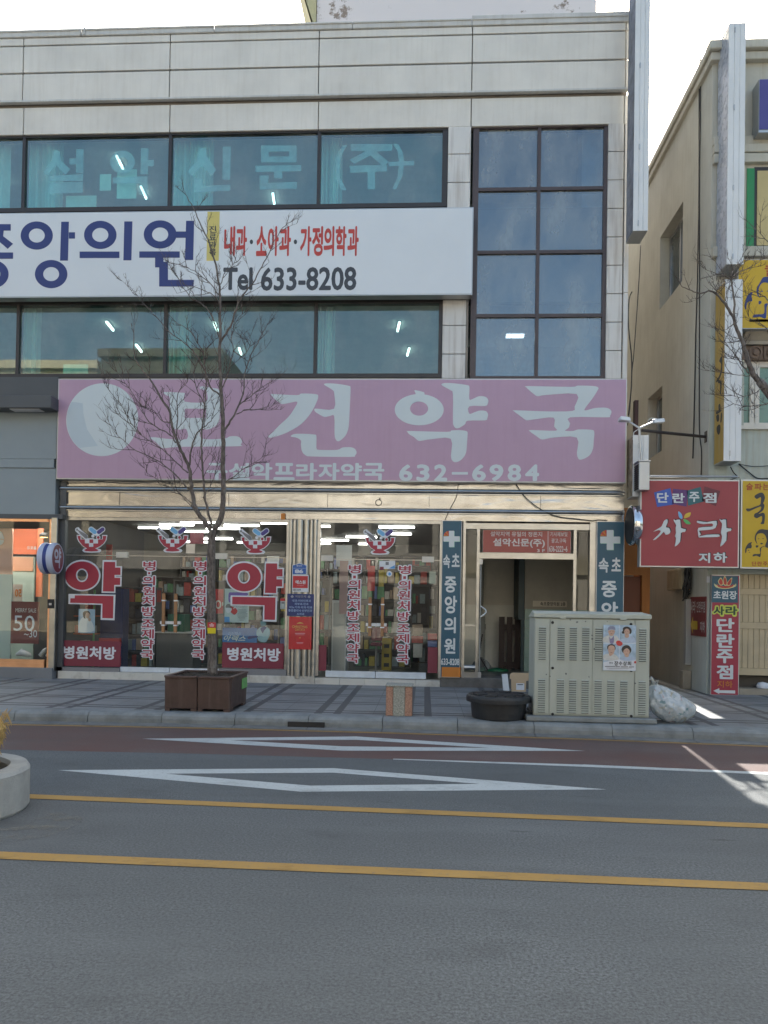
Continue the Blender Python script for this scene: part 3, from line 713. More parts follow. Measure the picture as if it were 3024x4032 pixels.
# inside: dado board, post, tiles
yb_ = 2.58
MB().box(xi1+.12, P(2045, 2500, yb_)[0], yb_-.03, yb_, .2, P(1960, 2382, yb_)[1]).build('dado_board', M('dado_board', (.78, .76, .68), .6), bld)
MB().box(P(2041, 2400, 1.7)[0], P(2064, 2400, 1.7)[0], 1.7, 2.6, P(2050, 2440, 1.7)[1], 3.3).box(P(2052, 2400, 1.7)[0], P(2064, 2400, 1.7)[0], 1.68, 1.72, .2, P(2050, 2440, 1.7)[1]-.002).build('stair_post', M('dark_teal_paint', (.02, .045, .05), .5), bld)
m_gtile = M('green_wall_tile', (.30, .42, .36), .25, var=.1); tl = MB()
xa_, xb2 = P(2066, 2400, 1.7)[0], X1-.06
for i in range(7):
    for j in range(6):
        a = xa_+j*.27
        if a+.26 < xb2: tl.box(a, a+.262, 1.68, 1.74, .2+i*.2, .392+i*.2)
tl.build('wall_tile', m_gtile, bld); MB().box(xa_, xb2, 1.74, 1.8, .2, 3.3).build('stairwell_wall', M('stair_side_wall', (.4, .37, .31), .85), bld)

# ================================================================== GREY SHOP FRONT (left)
YG = -.38
gs = thing('grey_shop', (-8, YG, .15), 'grey panelled shop front with copper framed window beside the pharmacy', 'shop front')
def xg(u, v=1900): return P(u, v, YG)[0]
def zg_(v, u=110): return P(u, v, YG)[1]
m_gp = M('grey_metal_panel', (.245, .29, .315), .45, var=.05, vs=1.2); m_gd = M('charcoal_panel', (.075, .082, .09), .5, var=.08)
xgr = xg(219)
MB().box(-13.5, xgr, YG, YG+.3, zg_(1806), zg_(1610)).box(-13.5, xgr-.03, YG-.02, YG+.3, zg_(1842), zg_(1808)).box(-13.5, xgr, YG, YG+.3, zg_(2024), zg_(1844)).build('fascia_panel', m_gp, gs)
MB().box(-13.5, xg(236, 2300)+.02, YG+.001, YG+.16, zg_(2038)-.02, zg_(2024)-.001).build('soffit_strip', m_gd, gs)
MB().box(-13.5, xg(229, 1520), YG-.0, YG+.3, zg_(1612), zg_(1484)).build('upper_fascia', m_gd, gs)
aw = MB(); aw.box(-13.5, P(201, 1580, YG-.35)[0], YG-.35, YG-.003, P(110, 1605, YG-.35)[1], P(110, 1556, YG-.35)[1]); ao = aw.build('awning', m_gd, gs, bevel=.006)
xq, yq = G(*Z('l8', 330, 700), P(110, 1605, YG-.35)[1]); MB().box(xq-.28, xq+.28, YG-.28, YG-.08, P(110, 1605, YG-.35)[1]-.012, P(110, 1605, YG-.35)[1]-.001).build('downlight', M('downlight', (.7, .7, .7), .4), ao)
m_cop = steel('copper_frame', (.72, .42, .26), .3, .1)
cf = MB(); zw0, zw1 = zg_(2597), zg_(2052)
cf.box(-13.5, xg(189), YG+.02, YG+.12, zw1, zg_(2034)); cf.box(-13.5, xg(188), YG+.02, YG+.12, zg_(2628), zw0); cf.box(-13.5, xg(186), YG+.0, YG+.02, zg_(2614), zg_(2611))
cf.box(xg(188, 2300), xg(198, 2300), YG+.02, YG+.12, zg_(2628), zg_(2034)); cf.build('window_frame', m_cop, gs)
MB().box(xg(198, 2300), xg(222, 2300), YG-.02, YG+.12, zg_(2640), zg_(2036)).build('pilaster', m_steelf, gs, bevel=.01)
MB().box(xg(222, 2300), xg(236, 2300)+.03, YG+.1, YG+.2, .15, zg_(1890)).build('dark_reveal', m_gd, gs)
MB().box(-13.5, xg(211, 2640), YG-.06, YG+.12, .14, zg_(2628)).build('base', M('grey_base_stone', (.19, .2, .215), .5, var=.12), gs, bevel=.004)
pn = MB().face([(-13.5, YG+.05, zw0), (xg(188, 2300), YG+.05, zw0), (xg(188, 2300), YG+.05, zw1), (-13.5, YG+.05, zw1)]); pn.build('window_pane', m_glass, gs)
m_or = M('orange_panel', (.68, .17, .07), .5, var=.04); m_mint = M('pale_green_wall', (.42, .53, .46), .7, var=.03)
ii = MB(); ii.box(-13.5, xg(215), 4, 4.1, .15, 3.3); ii.box(xg(215, 2300), xg(222, 2300), YG+.15, 4, .15, 3.3); ii.box(-13.5, xg(215), YG+.15, 4, 3.3, 3.36); ii.box(-13.5, xg(215), YG+.15, 4, .16, .3)
ii.build('interior_wall', M('shop_back_wall', (.1, .1, .1), .8), gs)
def slab(name, k, q, y, mat, par, th=.04):
    x0, x1, z0, z1 = RC(*ZR(k, *q), y); return MB().box(x0, x1, y, y+th, z0, z1).build(name, mat, par)
slab('display_wall', 'kl', (-700, 600, 420, 1880), 1.6, m_mint, gs); slab('orange_panel', 'kl', (-700, 255, 455, 570), 1.55, m_or, gs); slab('orange_panel', 'kl', (455, 255, 528, 1105), 1.2, m_or, gs)
slab('display_wall', 'kl', (-700, 822, 138, 1875), .3, M('white_green_panel', (.5, .6, .55), .6, var=.03), gs); slab('salmon_panel', 'kl', (-700, 250, 150, 820), .3, M('salmon_panel', (.74, .43, .32), .6, var=.03), gs)
slab('orange_panel', 'kl', (-700, 605, 410, 780), 1.58, M('light_orange_panel', (.68, .36, .22), .6, var=.04), gs)
m_lampw = emit('warm_spot', (1, .62, .2), 4.0)
for i in range(3): tube_lamp('fill_strip', (-12+i*2.0, .55, 3.3), 1.6, 0, 'unseen ceiling strip added to light the grey shop window display', 'added ceiling strips in the grey shop', m_fill_strip, .06)  # strips out of view, added to brighten the shop interior
sp = thing('spot_lamp', (P(*Z('kl', 545, 365), .6)[0], .6, P(*Z('kl', 545, 365), .6)[1]), 'small warm spot lamp lit inside the grey shop window', 'lamp')
c = sp.location; MB().lathe([(.0, 0), (.075, 0), (.075, .004)], c, 20).build('bulb', m_lampw, sp); MB().lathe([(.085, -.004), (.085, .05), (.05, .09), (0, .1)], c, 20).build('shade', m_blk, sp)

# ================================================================== RIGHT BUILDING
YB = -.43
rb = thing('cream_building', (7, YB, .15), 'cream painted building with moulded cornices across the narrow alley', 'building')
m_cream = M('cream_render', (.52, .50, .43), .85, var=.07, vs=1.4, streak=.3, bump=.35, bs=24, dirt=(.3, .25, .16))
m_mint2 = M('pale_green_render', (.47, .51, .46), .85, var=.06, vs=1.2, streak=.35, bump=.35, bs=24, dirt=(.36, .26, .13))
m_alley = M('alley_render', (.54, .54, .485), .88, var=.12, vs=.8, streak=.25, bump=.5, bs=9)
xb0 = P(2795, 1400, YB)[0]; XB1 = xb0+9
def xr_(u, v=1000): return P(u, v, YB)[0]
def zr_(v, u=2950): return P(u, v, YB)[1]
# side wall on the alley with two openings
Lw = 5.8
def PXr(k, a, b_): return PX(*Z(k, a, b_), xb0)
wu = [PXr('r2', 735, 240), PXr('r2', 725, 1105), PXr('r2', 480, 1455), PXr('r2', 483, 672)]
wl_ = [PXr('r3', 515, 318), PXr('r3', 495, 1048), PXr('r3', 347, 1130), PXr('r3', 347, 480)]
def hole(q): 
    y0 = (q[0][0]+q[1][0])/2; y1 = (q[2][0]+q[3][0])/2; return (y0, y1, (q[1][1]+q[2][1])/2, (q[0][1]+q[3][1])/2)
hu, hl = hole(wu), hole(wl_)
ztop = zr_(236)
sw = MB(); holes = [[(a, c), (b_, c), (b_, d), (a, d)] for a, b_, c, d in (hu, hl)]
outer = [(YB+.004, .15), (YB+Lw, .15), (YB+Lw, ztop), (YB+.004, ztop)]
sw.prism([outer]+holes, lambda a, b_, d: (d, a, b_), xb0, xb0+.28)
sw.build('alley_wall', m_alley, rb)
for (a, b_, c, d) in (hu, hl):
    f = MB(); x = xb0+.2
    f.box(x, x+.06, a, b_, d-.05, d); f.box(x, x+.06, a, b_, c, c+.05); f.box(x, x+.06, a, a+.05, c+.05, d-.05); f.box(x, x+.06, b_-.05, b_, c+.05, d-.05); f.box(x-.01, x+.05, (a+b_)/2-.03, (a+b_)/2+.03, c+.05, d-.05)
    wo_ = f.build('window', m_alug, rb); MB().face([(x+.03, a, c), (x+.03, b_, c), (x+.03, b_, d), (x+.03, a, d)]).build('pane', m_glass_st, wo_)
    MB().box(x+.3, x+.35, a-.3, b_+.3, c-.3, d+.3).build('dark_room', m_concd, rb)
# front wall
fb = MB()
fb.box(xb0+.003, XB1, YB, YB+.3, zr_(1293), ztop-.01)            # upper field
fb.build('wall', m_cream, rb)
MB().box(xb0+.003, XB1, YB+.0, YB+.3, zr_(2260), zr_(1690)).box(xb0+.003, xr_(2930, 1500), YB, YB+.3, zr_(1690), zr_(1293)).build('lower_wall', m_mint2, rb)
MB().box(xb0+.003, P(2912, 2450, YB)[0], YB, YB+.3, .15, zr_(2260)).build('pier', m_mint2, rb)
cn = MB()
for va, vb, o in ((183, 217, .20), (219, 250, .12), (541, 577, .08), (579, 612, .12), (614, 650, .10), (978, 1018, .10)):
    cn.box(xb0-(o*.6 if va < 300 else -.004), XB1, YB-o, YB+.05, zr_(vb), zr_(va))
cn.box(xb0-.11, xb0+.02, YB+.052, YB+Lw, zr_(217), zr_(185)); cn.box(xb0-.068, xb0+.02, YB+.052, YB+Lw, zr_(250), zr_(220))
cn.build('cornice', m_cream, rb, bevel=.012)
MB().box(xb0+.02, XB1, YB+.1, YB+Lw, zr_(217), zr_(200)).build('roof', m_concd, rb)
MB().box(XB1-.2, XB1, YB, YB+Lw, .15, ztop).box(xb0, XB1, YB+Lw, YB+Lw+.2, .15, ztop).build('rear_wall', m_alley, rb)
# moulded ledge, frieze with rosettes
lg = MB(); za, zb_ = zr_(1293), zr_(1345)
lg.hexa([(xr_(2925), YB-.06, zb_), (XB1, YB-.06, zb_), (XB1, YB+.1, zb_), (xr_(2925), YB+.1, zb_)], [(xr_(2925), YB-.26, za), (XB1, YB-.26, za), (XB1, YB+.1, za), (xr_(2925), YB+.1, za)])
lg.box(xr_(2925), XB1, YB-.30, YB+.05, za+.004, za+.05); lg.box(xr_(2925), XB1, YB-.09, YB+.05, zr_(1362), zr_(1348))
m_stone = M('weathered_stone', (.33, .29, .23), .85, var=.2, bump=.4, dirtamt=.5)
lg.build('ledge', m_stone, rb)
fz = MB(); fz.box(xr_(2925), XB1, YB-.02, YB+.1, zr_(1417), zr_(1364))
for i in range(6):
    cxx, czz = P(2974+i*72, 1389, YB-.02); fz.lathe([(.115, 0), (.115, -.03), (.085, -.035), (.08, -.01), (.055, -.015), (.05, -.04), (.02, -.045), (0, -.045)], (cxx, YB-.02, czz), 24, 0, 'y'); fz.box(cxx+.14, cxx+.16, YB-.05, YB, zr_(1415), zr_(1366))
fz.build('frieze', M('brown_frieze', (.16, .11, .08), .7, var=.2), rb)
# upper glazing: green and buff boards
ug = MB(); MB().box(xr_(2937), xr_(2966), YB-.02, YB+.03, zr_(972), zr_(665)).build('green_board', M('green_board', (.03, .26, .09), .5), rb)
MB().box(xr_(2966), XB1, YB-.012, YB+.03, zr_(978), zr_(660)).build('window_surround', m_dark, rb); MB().box(xr_(2977), XB1, YB-.025, YB-.012, zr_(969), zr_(676)).build('buff_board', M('buff_board', (.55, .44, .2), .5), rb)
# white framed window
m_wf = M('cream_window_frame', (.66, .62, .55), .5, var=.05); wf = MB(); x0 = xr_(2920, 1550); yz = YB+.1
wf.box(x0, XB1, yz-.02, yz+.06, zr_(1440), zr_(1418)); wf.box(x0, XB1, yz-.02, yz+.06, zr_(1676), zr_(1660))
for u in (2925, 2978-8, 2988): wf.box(xr_(u, 1550)-.045, xr_(u, 1550)+.045, yz-.02, yz+.06, zr_(1660), zr_(1440))
wo_ = wf.build('window', m_wf, rb); MB().face([(x0, yz+.02, zr_(1665)), (XB1, yz+.02, zr_(1665)), (XB1, yz+.02, zr_(1435)), (x0, yz+.02, zr_(1435))]).build('pane', M('frosted_green_pane', (.16, .27, .22), .25), wo_)
MB().box(x0-.05, XB1, YB-.06, YB+.1, zr_(1692), zr_(1678)).build('window_sill', m_wf, rb)
# slatted shutter door
m_slat = M('beige_slat', (.52, .42, .27), .55, var=.08, vs=3, dirtamt=.35, dirt=(.22, .18, .14)); sb = MB(); xs0_ = P(2912, 2450, YB)[0]
for va, vb in ((2250, 2316), (2342, 2450), (2477, 2632)):
    x = xs0_; 
    while x < XB1-.2: sb.box(x+.004, x+.094, YB+.12, YB+.15, zr_(vb), zr_(va)); x += .098
for va, vb in ((2317, 2341), (2451, 2476), (2633, 2660)): sb.box(xs0_, XB1, YB+.10, YB+.15, zr_(vb), zr_(va))
sb.build('slatted_door', m_slat, rb)
MB().box(xs0_, XB1, YB+.3, YB+.4, .15, zr_(2250)).build('dark_recess', m_concd, rb)
MB().box(xs0_, XB1, YB-.02, YB+.3, .14, zr_(2712)).build('doorstep', m_stone, rb)
# orange doorway block at the mouth of the alley
m_oc = M('orange_ochre_paint', (.40, .17, .055), .8, var=.1, streak=.3)
ow = thing('orange_door_surround', (XR+.2, .6, .15), 'ochre painted side entrance standing in the mouth of the alley', 'doorway')
yo = .9; xo1 = P(2557, 2500, yo)[0]; zo = P(2500, 2000, yo)[1]
MB().box(P(2525, 2500, yo)[0], xo1, yo, yo+.6, .15, zo).box(XR+.0, P(2525, 2500, yo)[0], yo, yo+.2, P(2500, 2265, yo)[1], zo).build('surround', m_oc, ow)
MB().box(XR+.0, P(2525, 2500, yo)[0], yo+.1, yo+.2, .15, P(2500, 2268, yo)[1]).build('door', M('brown_side_door', (.16, .055, .03), .6), ow)
# buildings behind, seen in slits, and the row across the road, seen mirrored in the glass
tag(MB().box(-2, 12, 15, 24, .1, 12.6).build('rear_block', m_alley), 'plain rendered block closing the far end of the alley', 'building')
def opposite(name, x0, x1, h, col, label, y=-24.5, nx=6, fl=3.1):
    t = thing(name, ((x0+x1)/2, y, 0), label, 'building')
    mb = MB().box(x0, x1, y-8, y, 0, h); mb.box(x0-.1, x1+.1, y, y+.25, h-.5, h-.1)
    mb.build('wall', M(name+'_wall', col, .85, var=.1, streak=.3), t)
    wd = MB(); k = int((h-1)/fl)
    for i in range(k):
        for j in range(nx):
            a = x0+(x1-x0)*(j+.18)/nx; b_ = x0+(x1-x0)*(j+.82)/nx; wd.box(a, b_, y, y+.04, .6+i*fl+(.6 if i else 0), .6+i*fl+2.2)
    wd.build('window_band', m_dark, t)
    sg = MB().box(x0+.4, x1-.4, y+.04, y+.3, 3.3, 4.2); sg.build('sign_board', M(name+'_sign', random.choice([(.3, .27, .2), (.35, .33, .3), (.12, .12, .12)]), .5), t)
opposite('cream_shop_building', -10.6, 0.5, 12.6, (.42, .405, .37), 'sunlit cream building across the road, mirrored in the shop glass')
opposite('tan_shop_building', .8, 9, 10.4, (.42, .395, .35), 'lower sunlit tan building across the road, mirrored in the doors')
opposite('brown_shop_building', -17.2, -10.8, 14.8, (.07, .06, .05), 'dark brown building across the road, mirrored in the second floor windows')
opposite('buff_shop_building', -30, -17.4, 14.2, (.40, .36, .27), 'buff building across the road, mirrored at the edge of the windows')
opposite('white_shop_building', 9.3, 20, 11.0, (.46, .45, .42), 'white building across the road, mirrored in the signs')
# ================================================================== SIGNS
def signbox(name, label, S, y, thick, mat, fmat, cat='sign', group=None, fr=.02, root=None, face='panel'):
    """a sign: case (frame) and face panel; front of the face at Y = y"""
    x0, x1, z0, z1 = RC(*S, y)
    t = root or thing(name, ((x0+x1)/2, y+thick, z0), label, cat, group)
    MB().box(x0, x1, y+.006, y+thick, z0, z1).build('case', fmat, t)
    MB().box(x0+fr, x1-fr, y, y+.004, z0+fr, z1-fr).build(face, mat, t)
    return t
# clinic sign
yc = -.30; m_navy = M('navy_vinyl', (.025, .04, .17), .45, var=.05); m_redv = M('red_vinyl', (.50, .05, .035), .45, var=.05); m_ink = M('dark_grey_vinyl', (.045, .05, .06), .45)
m_sw = M('white_sign_face', (.68, .71, .735), .4, var=.03, vs=.8)
t = signbox('clinic_sign', 'long white clinic sign with navy and red lettering between the upper window rows', (-760, 832, 1862, 1168), yc, .22, m_sw, m_alug)
y = yc-.002; lt = MB()
def add(pts): lt.xz(ZP('k3', pts, y), y, y+.002)
def ring(cx, cy, rx, ry, ix, iy, k='k3', mb=None, yy=None, hx=0, hy=0):
    (mb or lt).xz([ZP(k, ell(cx, cy, rx, ry, 56), yy or y), ZP(k, ell(cx+hx, cy+hy, ix, iy, 40), yy or y)], yy or y, (yy or y)+.002)
ring(240, 178, 105, 92, 52, 46); add([(400,88),(450,88),(444,342),(392,342)]); add([(450,157),(490,157),(490,198),(450,198)]); ring(334, 430, 106, 92, 52, 46)
ring(655, 174, 106, 92, 53, 46); add(rect(520,283,780,325)); add([(812,86),(865,86),(858,340),(806,340)])
ring(1046, 171, 107, 92, 53, 46); add(rect(910,282,1174,323)); add([(1145,152),(1214,152),(1214,193),(1145,193)]); add([(1216,82),(1268,82),(1262,338),(1208,338)])
add([(1013,323),(1068,323),(1068,350),(1097,350),(1097,468),(1265,468),(1265,511),(1040,511),(1040,386),(1013,386)])
add(rect(-180,104,70,146)); add([(-22,146),(24,146),(20,182),(85,232),(50,265),(-8,215),(-60,262),(-110,225)]); add(rect(-180,289,85,330)); ring(-50, 430, 106, 92, 52, 46)
lt.build('lettering', m_navy, t)
x0, x1, z0, z1 = RC(*ZR('k3', 1352, 22, 1432, 343), y); MB().box(x0, x1, y, y+.003, z0, z1).build('yellow_strip', M('yellow_vinyl', (.62, .52, .16), .5, var=.05), t)
mb = MB()
for ch, a, b_ in (('진', 115, 160), ('료', 165, 210), ('과', 215, 258), ('목', 265, 308)): addtext(mb, ch, RC(*ZR('k3', 1366, a, 1412, b_), y-.003), lambda a_, b__: (a_, y-.003, b__), .02)
mb.build('lettering', m_ink, t)
mb = MB()
for ch, a, b_ in (('내', 96, 162), ('과', 168, 234), ('소', 290, 354), ('아', 360, 426), ('과', 430, 500), ('가', 556, 624), ('정', 628, 694), ('의', 698, 762), ('학', 770, 836), ('과', 842, 910)):
    addtext(mb, ch, RC(*ZR('k4', a, 108, b_, 289), y), lambda a_, b__: (a_, y, b__), .035)
mb.build('lettering', m_redv, t)
mb = MB()
for cx in (261, 527): mb.xz(ZP('k4', ell(cx, 203, 10, 14, 20), y), y, y+.002)
mb.build('dot', m_ink, t)
text('Tel', ZR('k4', 90, 358, 268, 496), y, m_ink, t, .03); text('633-8208', ZR('k4', 318, 356, 896, 498), y, m_ink, t, .025)
MB().box(-17, P(1850, 1180, -.02)[0], -.04, .15, zf(1196)+.09, zf(1166, 672, -.02)+.02).build('recess_shade', m_dark, bld)  # dark bar standing in for the shaded recess below the clinic sign

# pink pharmacy sign
ysg = -.45; m_pink = M('pink_sign_face', (.455, .295, .405), .4, var=.05, vs=.9, streak=.12, dirt=(.33, .17, .24)); m_pl = M('pale_grey_vinyl', (.575, .635, .655), .45, var=.03, vs=1)
t = signbox('pharmacy_sign', 'big pink pharmacy sign with pale brush lettering and a white disc', (225, 1491, 2467, 1894), ysg, .2, m_pink, m_alug, fr=.018)
y = ysg-.002; lt = MB()
def cal(k, pts, n=3): lt.xz(sm(ZP(k, pts, y), n), y, y+.002)
cal('k1', [(860,133),(880,132),(1050,140),(1082,128),(1188,133),(1203,150),(1192,190),(1150,270),(1080,350),(980,410),(880,445),(845,447),(840,435),(862,420),(920,360),(985,300),(1025,245),(1053,189),(1000,195),(945,205),(915,190),(885,165)])
cal('k1', [(1245,62),(1270,54),(1340,58),(1425,72),(1438,90),(1435,180),(1428,330),(1420,390),(1400,435),(1365,468),(1345,474),(1330,460),(1322,420),(1320,293),(1290,291),(1250,298),(1215,282),(1180,258),(1177,240),(1200,238),(1318,239),(1320,130),(1310,105),(1280,85)])
cal('k1', [(1005,435),(1030,422),(1090,420),(1170,425),(1190,435),(1190,500),(1192,525),(1210,537),(1340,537),(1380,520),(1440,518),(1470,530),(1482,555),(1470,578),(1440,588),(1160,585),(1110,575),(1085,545),(1078,500),(1078,470),(1050,450),(1010,442)])
lt.xz([sm(ZP('k1', [(80,125),(95,117),(215,122),(235,130),(236,187),(390,187),(393,115),(380,103),(345,93),(347,80),(365,76),(440,88),(485,103),(490,180),(488,300),(475,345),(440,375),(395,390),(356,386),(356,455),(520,455),(560,440),(620,440),(650,470),(640,500),(620,511),(200,515),(80,525),(50,505),(10,470),(-22,450),(20,446),(120,458),(250,458),(246,386),(200,390),(165,385),(150,370),(130,300),(125,160),(110,145)], y), 3), ZP('k1', rect(235,238,390,305), y)], y, y+.002)
lt.xz([ZP('k2', ell(250,221,160,102,56), y), ZP('k2', ell(249,214,59,46,40), y)], y, y+.002)
cal('k2', [(218,97),(230,94),(275,105),(284,114),(278,135),(224,135),(227,115)])
cal('k2', [(395,58),(410,48),(470,48),(560,60),(578,75),(577,152),(605,148),(640,133),(680,136),(700,155),(698,180),(680,197),(577,199),(577,247),(610,238),(645,227),(685,230),(699,250),(695,275),(680,291),(567,293),(550,315),(515,338),(490,342),(475,325),(470,290),(470,120),(455,95),(420,75)])
cal('k2', [(173,365),(190,360),(430,366),(460,357),(520,355),(560,362),(566,380),(562,440),(558,490),(545,525),(515,555),(485,564),(465,552),(457,520),(456,411),(330,414),(275,422),(245,424),(215,400),(185,382)])
cal('k2', [(950,75),(965,67),(1240,72),(1285,64),(1380,66),(1418,75),(1415,95),(1380,150),(1328,221),(1360,220),(1400,210),(1470,208),(1500,222),(1505,240),(1495,262),(1475,271),(1236,271),(1235,310),(1225,340),(1202,358),(1255,360),(1290,350),(1370,352),(1393,365),(1390,420),(1386,470),(1370,510),(1340,535),(1300,548),(1285,530),(1280,500),(1279,403),(1130,403),(1075,413),(1045,414),(1010,390),(972,362),(985,354),(1143,358),(1131,330),(1128,273),(1020,282),(960,290),(940,285),(900,255),(870,232),(880,225),(1080,232),(1250,229),(1265,200),(1279,119),(1080,125),(1025,133),(1000,120),(970,95)])
lt.build('lettering', m_pl, t)
cxp, czp = P(*Z('a3', 440, 716), y); e1, e2_ = P(*Z('a3', 286, 716), y), P(*Z('a3', 597, 716), y); rx = (e2_[0]-e1[0])/2; ccx = (e1[0]+e2_[0])/2; ry = (P(*Z('a3', 440, 558), y)[1]-P(*Z('a3', 440, 873), y)[1])/2
MB().xz(ell(ccx, czp, rx, ry, 72), y, y+.002).build('disc', m_pl, t)
mb = MB(); mb.xz(ell(ccx, czp, rx*.985, ry*.985, 64, R_(150), R_(232))+[(ccx-rx*.1, czp-ry*.72), (ccx-rx*.42, czp-ry*.25), (ccx-rx*.52, czp+ry*.15), (ccx-rx*.55, czp+ry*.45)], y-.001, y)
mb.build('disc_shade_print', M('pale_blue_vinyl', (.48, .56, .61), .45, var=.03), t)
mb = MB()
for i, ch in enumerate('구설악프라자약국'):
    a = 400+i*162.5; addtext(mb, ch, RC(*ZR('k1', a-8, 632, a+146, 758), y), lambda a_, b__: (a_, y, b__), .035)
mb.build('lettering', m_pl, t)
mb = MB()
for ch, a, b_ in (('6', 118, 207), ('3', 232, 318), ('2', 347, 433), ('6', 595, 686), ('9', 708, 800), ('8', 827, 916), ('4', 942, 1033)):
    addtext(mb, ch, RC(*ZR('k2', a, 578, b_, 688), y), lambda a_, b__: (a_, y, b__), .035)
mb.xz(ZP('k2', rect(463,628,568,645), y), y, y+.002); mb.build('lettering', m_pl, t)

# teal clinic pillars signs
m_teal = M('teal_sign_face', (.016, .085, .135), .4, var=.05); m_orv = M('orange_vinyl', (.56, .19, .025), .5, var=.05); m_wv = M('white_letter_vinyl', (.62, .65, .65), .45, var=.03)
m_mintv = M('mint_vinyl', (.38, .62, .47), .5); yt = -.36
def tealsign(S, label, k, cross, chars, tel, orange):
    t = signbox('teal_clinic_sign', label, S, yt, .14, m_teal, m_alug, group='teal clinic signs at the stair entrance', fr=.01)
    y = yt-.002; mb = MB(); cx, cy, r, wd = cross
    pl_ = [(cx-wd,cy-r),(cx+wd,cy-r),(cx+wd,cy-wd),(cx+r,cy-wd),(cx+r,cy+wd),(cx+wd,cy+wd),(cx+wd,cy+r),(cx-wd,cy+r),(cx-wd,cy+wd),(cx-r,cy+wd),(cx-r,cy-wd),(cx-wd,cy-wd)]
    MB().xz(ZP(k, [(a+4, b_+4) for a, b_ in pl_], y), y+.001, y+.002).build('cross_edge', m_mintv, t)
    mb.xz(ZP(k, pl_, y), y, y+.002)
    for ch, a, b_, c, d in chars: addtext(mb, ch, RC(*ZR(k, a, b_, c, d), y), lambda a_, b__: (a_, y, b__), .03)
    if tel: addtext(mb, '633-8208', RC(*ZR(k, *tel), y), lambda a_, b__: (a_, y, b__), .03)
    mb.build('lettering', m_wv, t)
    fan = MB(); cxx, cyy = cx-wd-2, cy-wd-2
    for i in range(4):
        a0 = PI*(1+i*.125+.01); a1 = a0+PI*.115; fan.xz(ZP(k, [(cxx, cyy)]+[(cxx+r*.62*math.cos(a0+(a1-a0)*j/4), cyy+r*.62*math.sin(a0+(a1-a0)*j/4)) for j in range(5)], y), y, y+.002, i % 2)
    fan.build('fan_emblem', [m_orv, m_redv], t)
    if orange:
        x0, x1, z0, z1 = RC(*orange, y); MB().box(x0+.01, x1-.01, y, y+.003, z0+.01, z1).build('orange_band', m_orv, t)
    return t
tealsign((1737, 2049, 1815, 2668), 'narrow teal clinic sign with orange foot between the pharmacy door and the stairs', 'z7', (172, 490, 70, 22),
         [('속', 98, 628, 160, 745), ('초', 174, 618, 243, 735), ('중', 112, 818, 214, 958), ('앙', 112, 985, 220, 1140), ('의', 110, 1172, 210, 1312), ('원', 108, 1355, 206, 1490)], (80, 1532, 240, 1590), (1737, 2627, 1815, 2668))
tealsign((2347, 2053, 2456, 2668), 'teal clinic sign half hidden behind the utility cabinet', 'z8', (157, 655, 78, 26),
         [('속', 66, 798, 146, 915), ('초', 168, 795, 244, 905), ('중', 88, 980, 210, 1110), ('앙', 88, 1145, 220, 1290), ('의', 90, 1330, 215, 1460)], None, (2347, 2627, 2456, 2668))

# red newspaper sign over the stair door
m_red1 = M('faded_red_face', (.37, .085, .065), .45, var=.08); yn = YS+.03; y = yn-.003
t = signbox('newspaper_sign', 'faded red newspaper sign with white lettering over the stair door', (1901, 2088, 2248, 2177), yn, .02, m_red1, m_alug, fr=.004)
m_cv = M('cream_letter_vinyl', (.62, .56, .52), .5)
text('설악지역 유일의 정론지', ZR('kn', 548, 126, 1030, 172), y, m_cv, t, .012); text('설악신문(주)', ZR('kn', 572, 190, 1056, 276), y, m_cv, t, .03); text('3 F', ZR('kn', 982, 290, 1056, 318), y, m_cv, t, .03)
text('기사제보및', ZR('kn', 1105, 130, 1266, 172), y, m_cv, t, .012); text('광고,구독', ZR('kn', 1116, 190, 1255, 235), y, m_cv, t, .015); text('636-2222~6', ZR('kn', 1095, 260, 1266, 316), y, m_cv, t, .02)
x0, x1, z0, z1 = RC(*ZR('kn', 1080, 122, 1092, 322), y); MB().box(x0, x0+.006, y, y+.002, z0, z1).box(x1-.006, x1, y, y+.002, z0, z1).build('rule', m_cv, t)
# board inside the stairwell
yq = 1.66; x0, x1, z0, z1 = RC(*ZR('z7', 882, 1032, 1176, 1082), yq); t = thing('direction_board', ((x0+x1)/2, yq, z0), 'small cream board with dark lettering on the stairwell wall', 'sign')
MB().box(x0, x1, yq, yq+.02, z0, z1).build('panel', M('cream_board', (.6, .55, .45), .5), t); text('속초중앙의원 2층', ZR('z7', 945, 1040, 1165, 1074), yq-.002, m_black, t, .02)

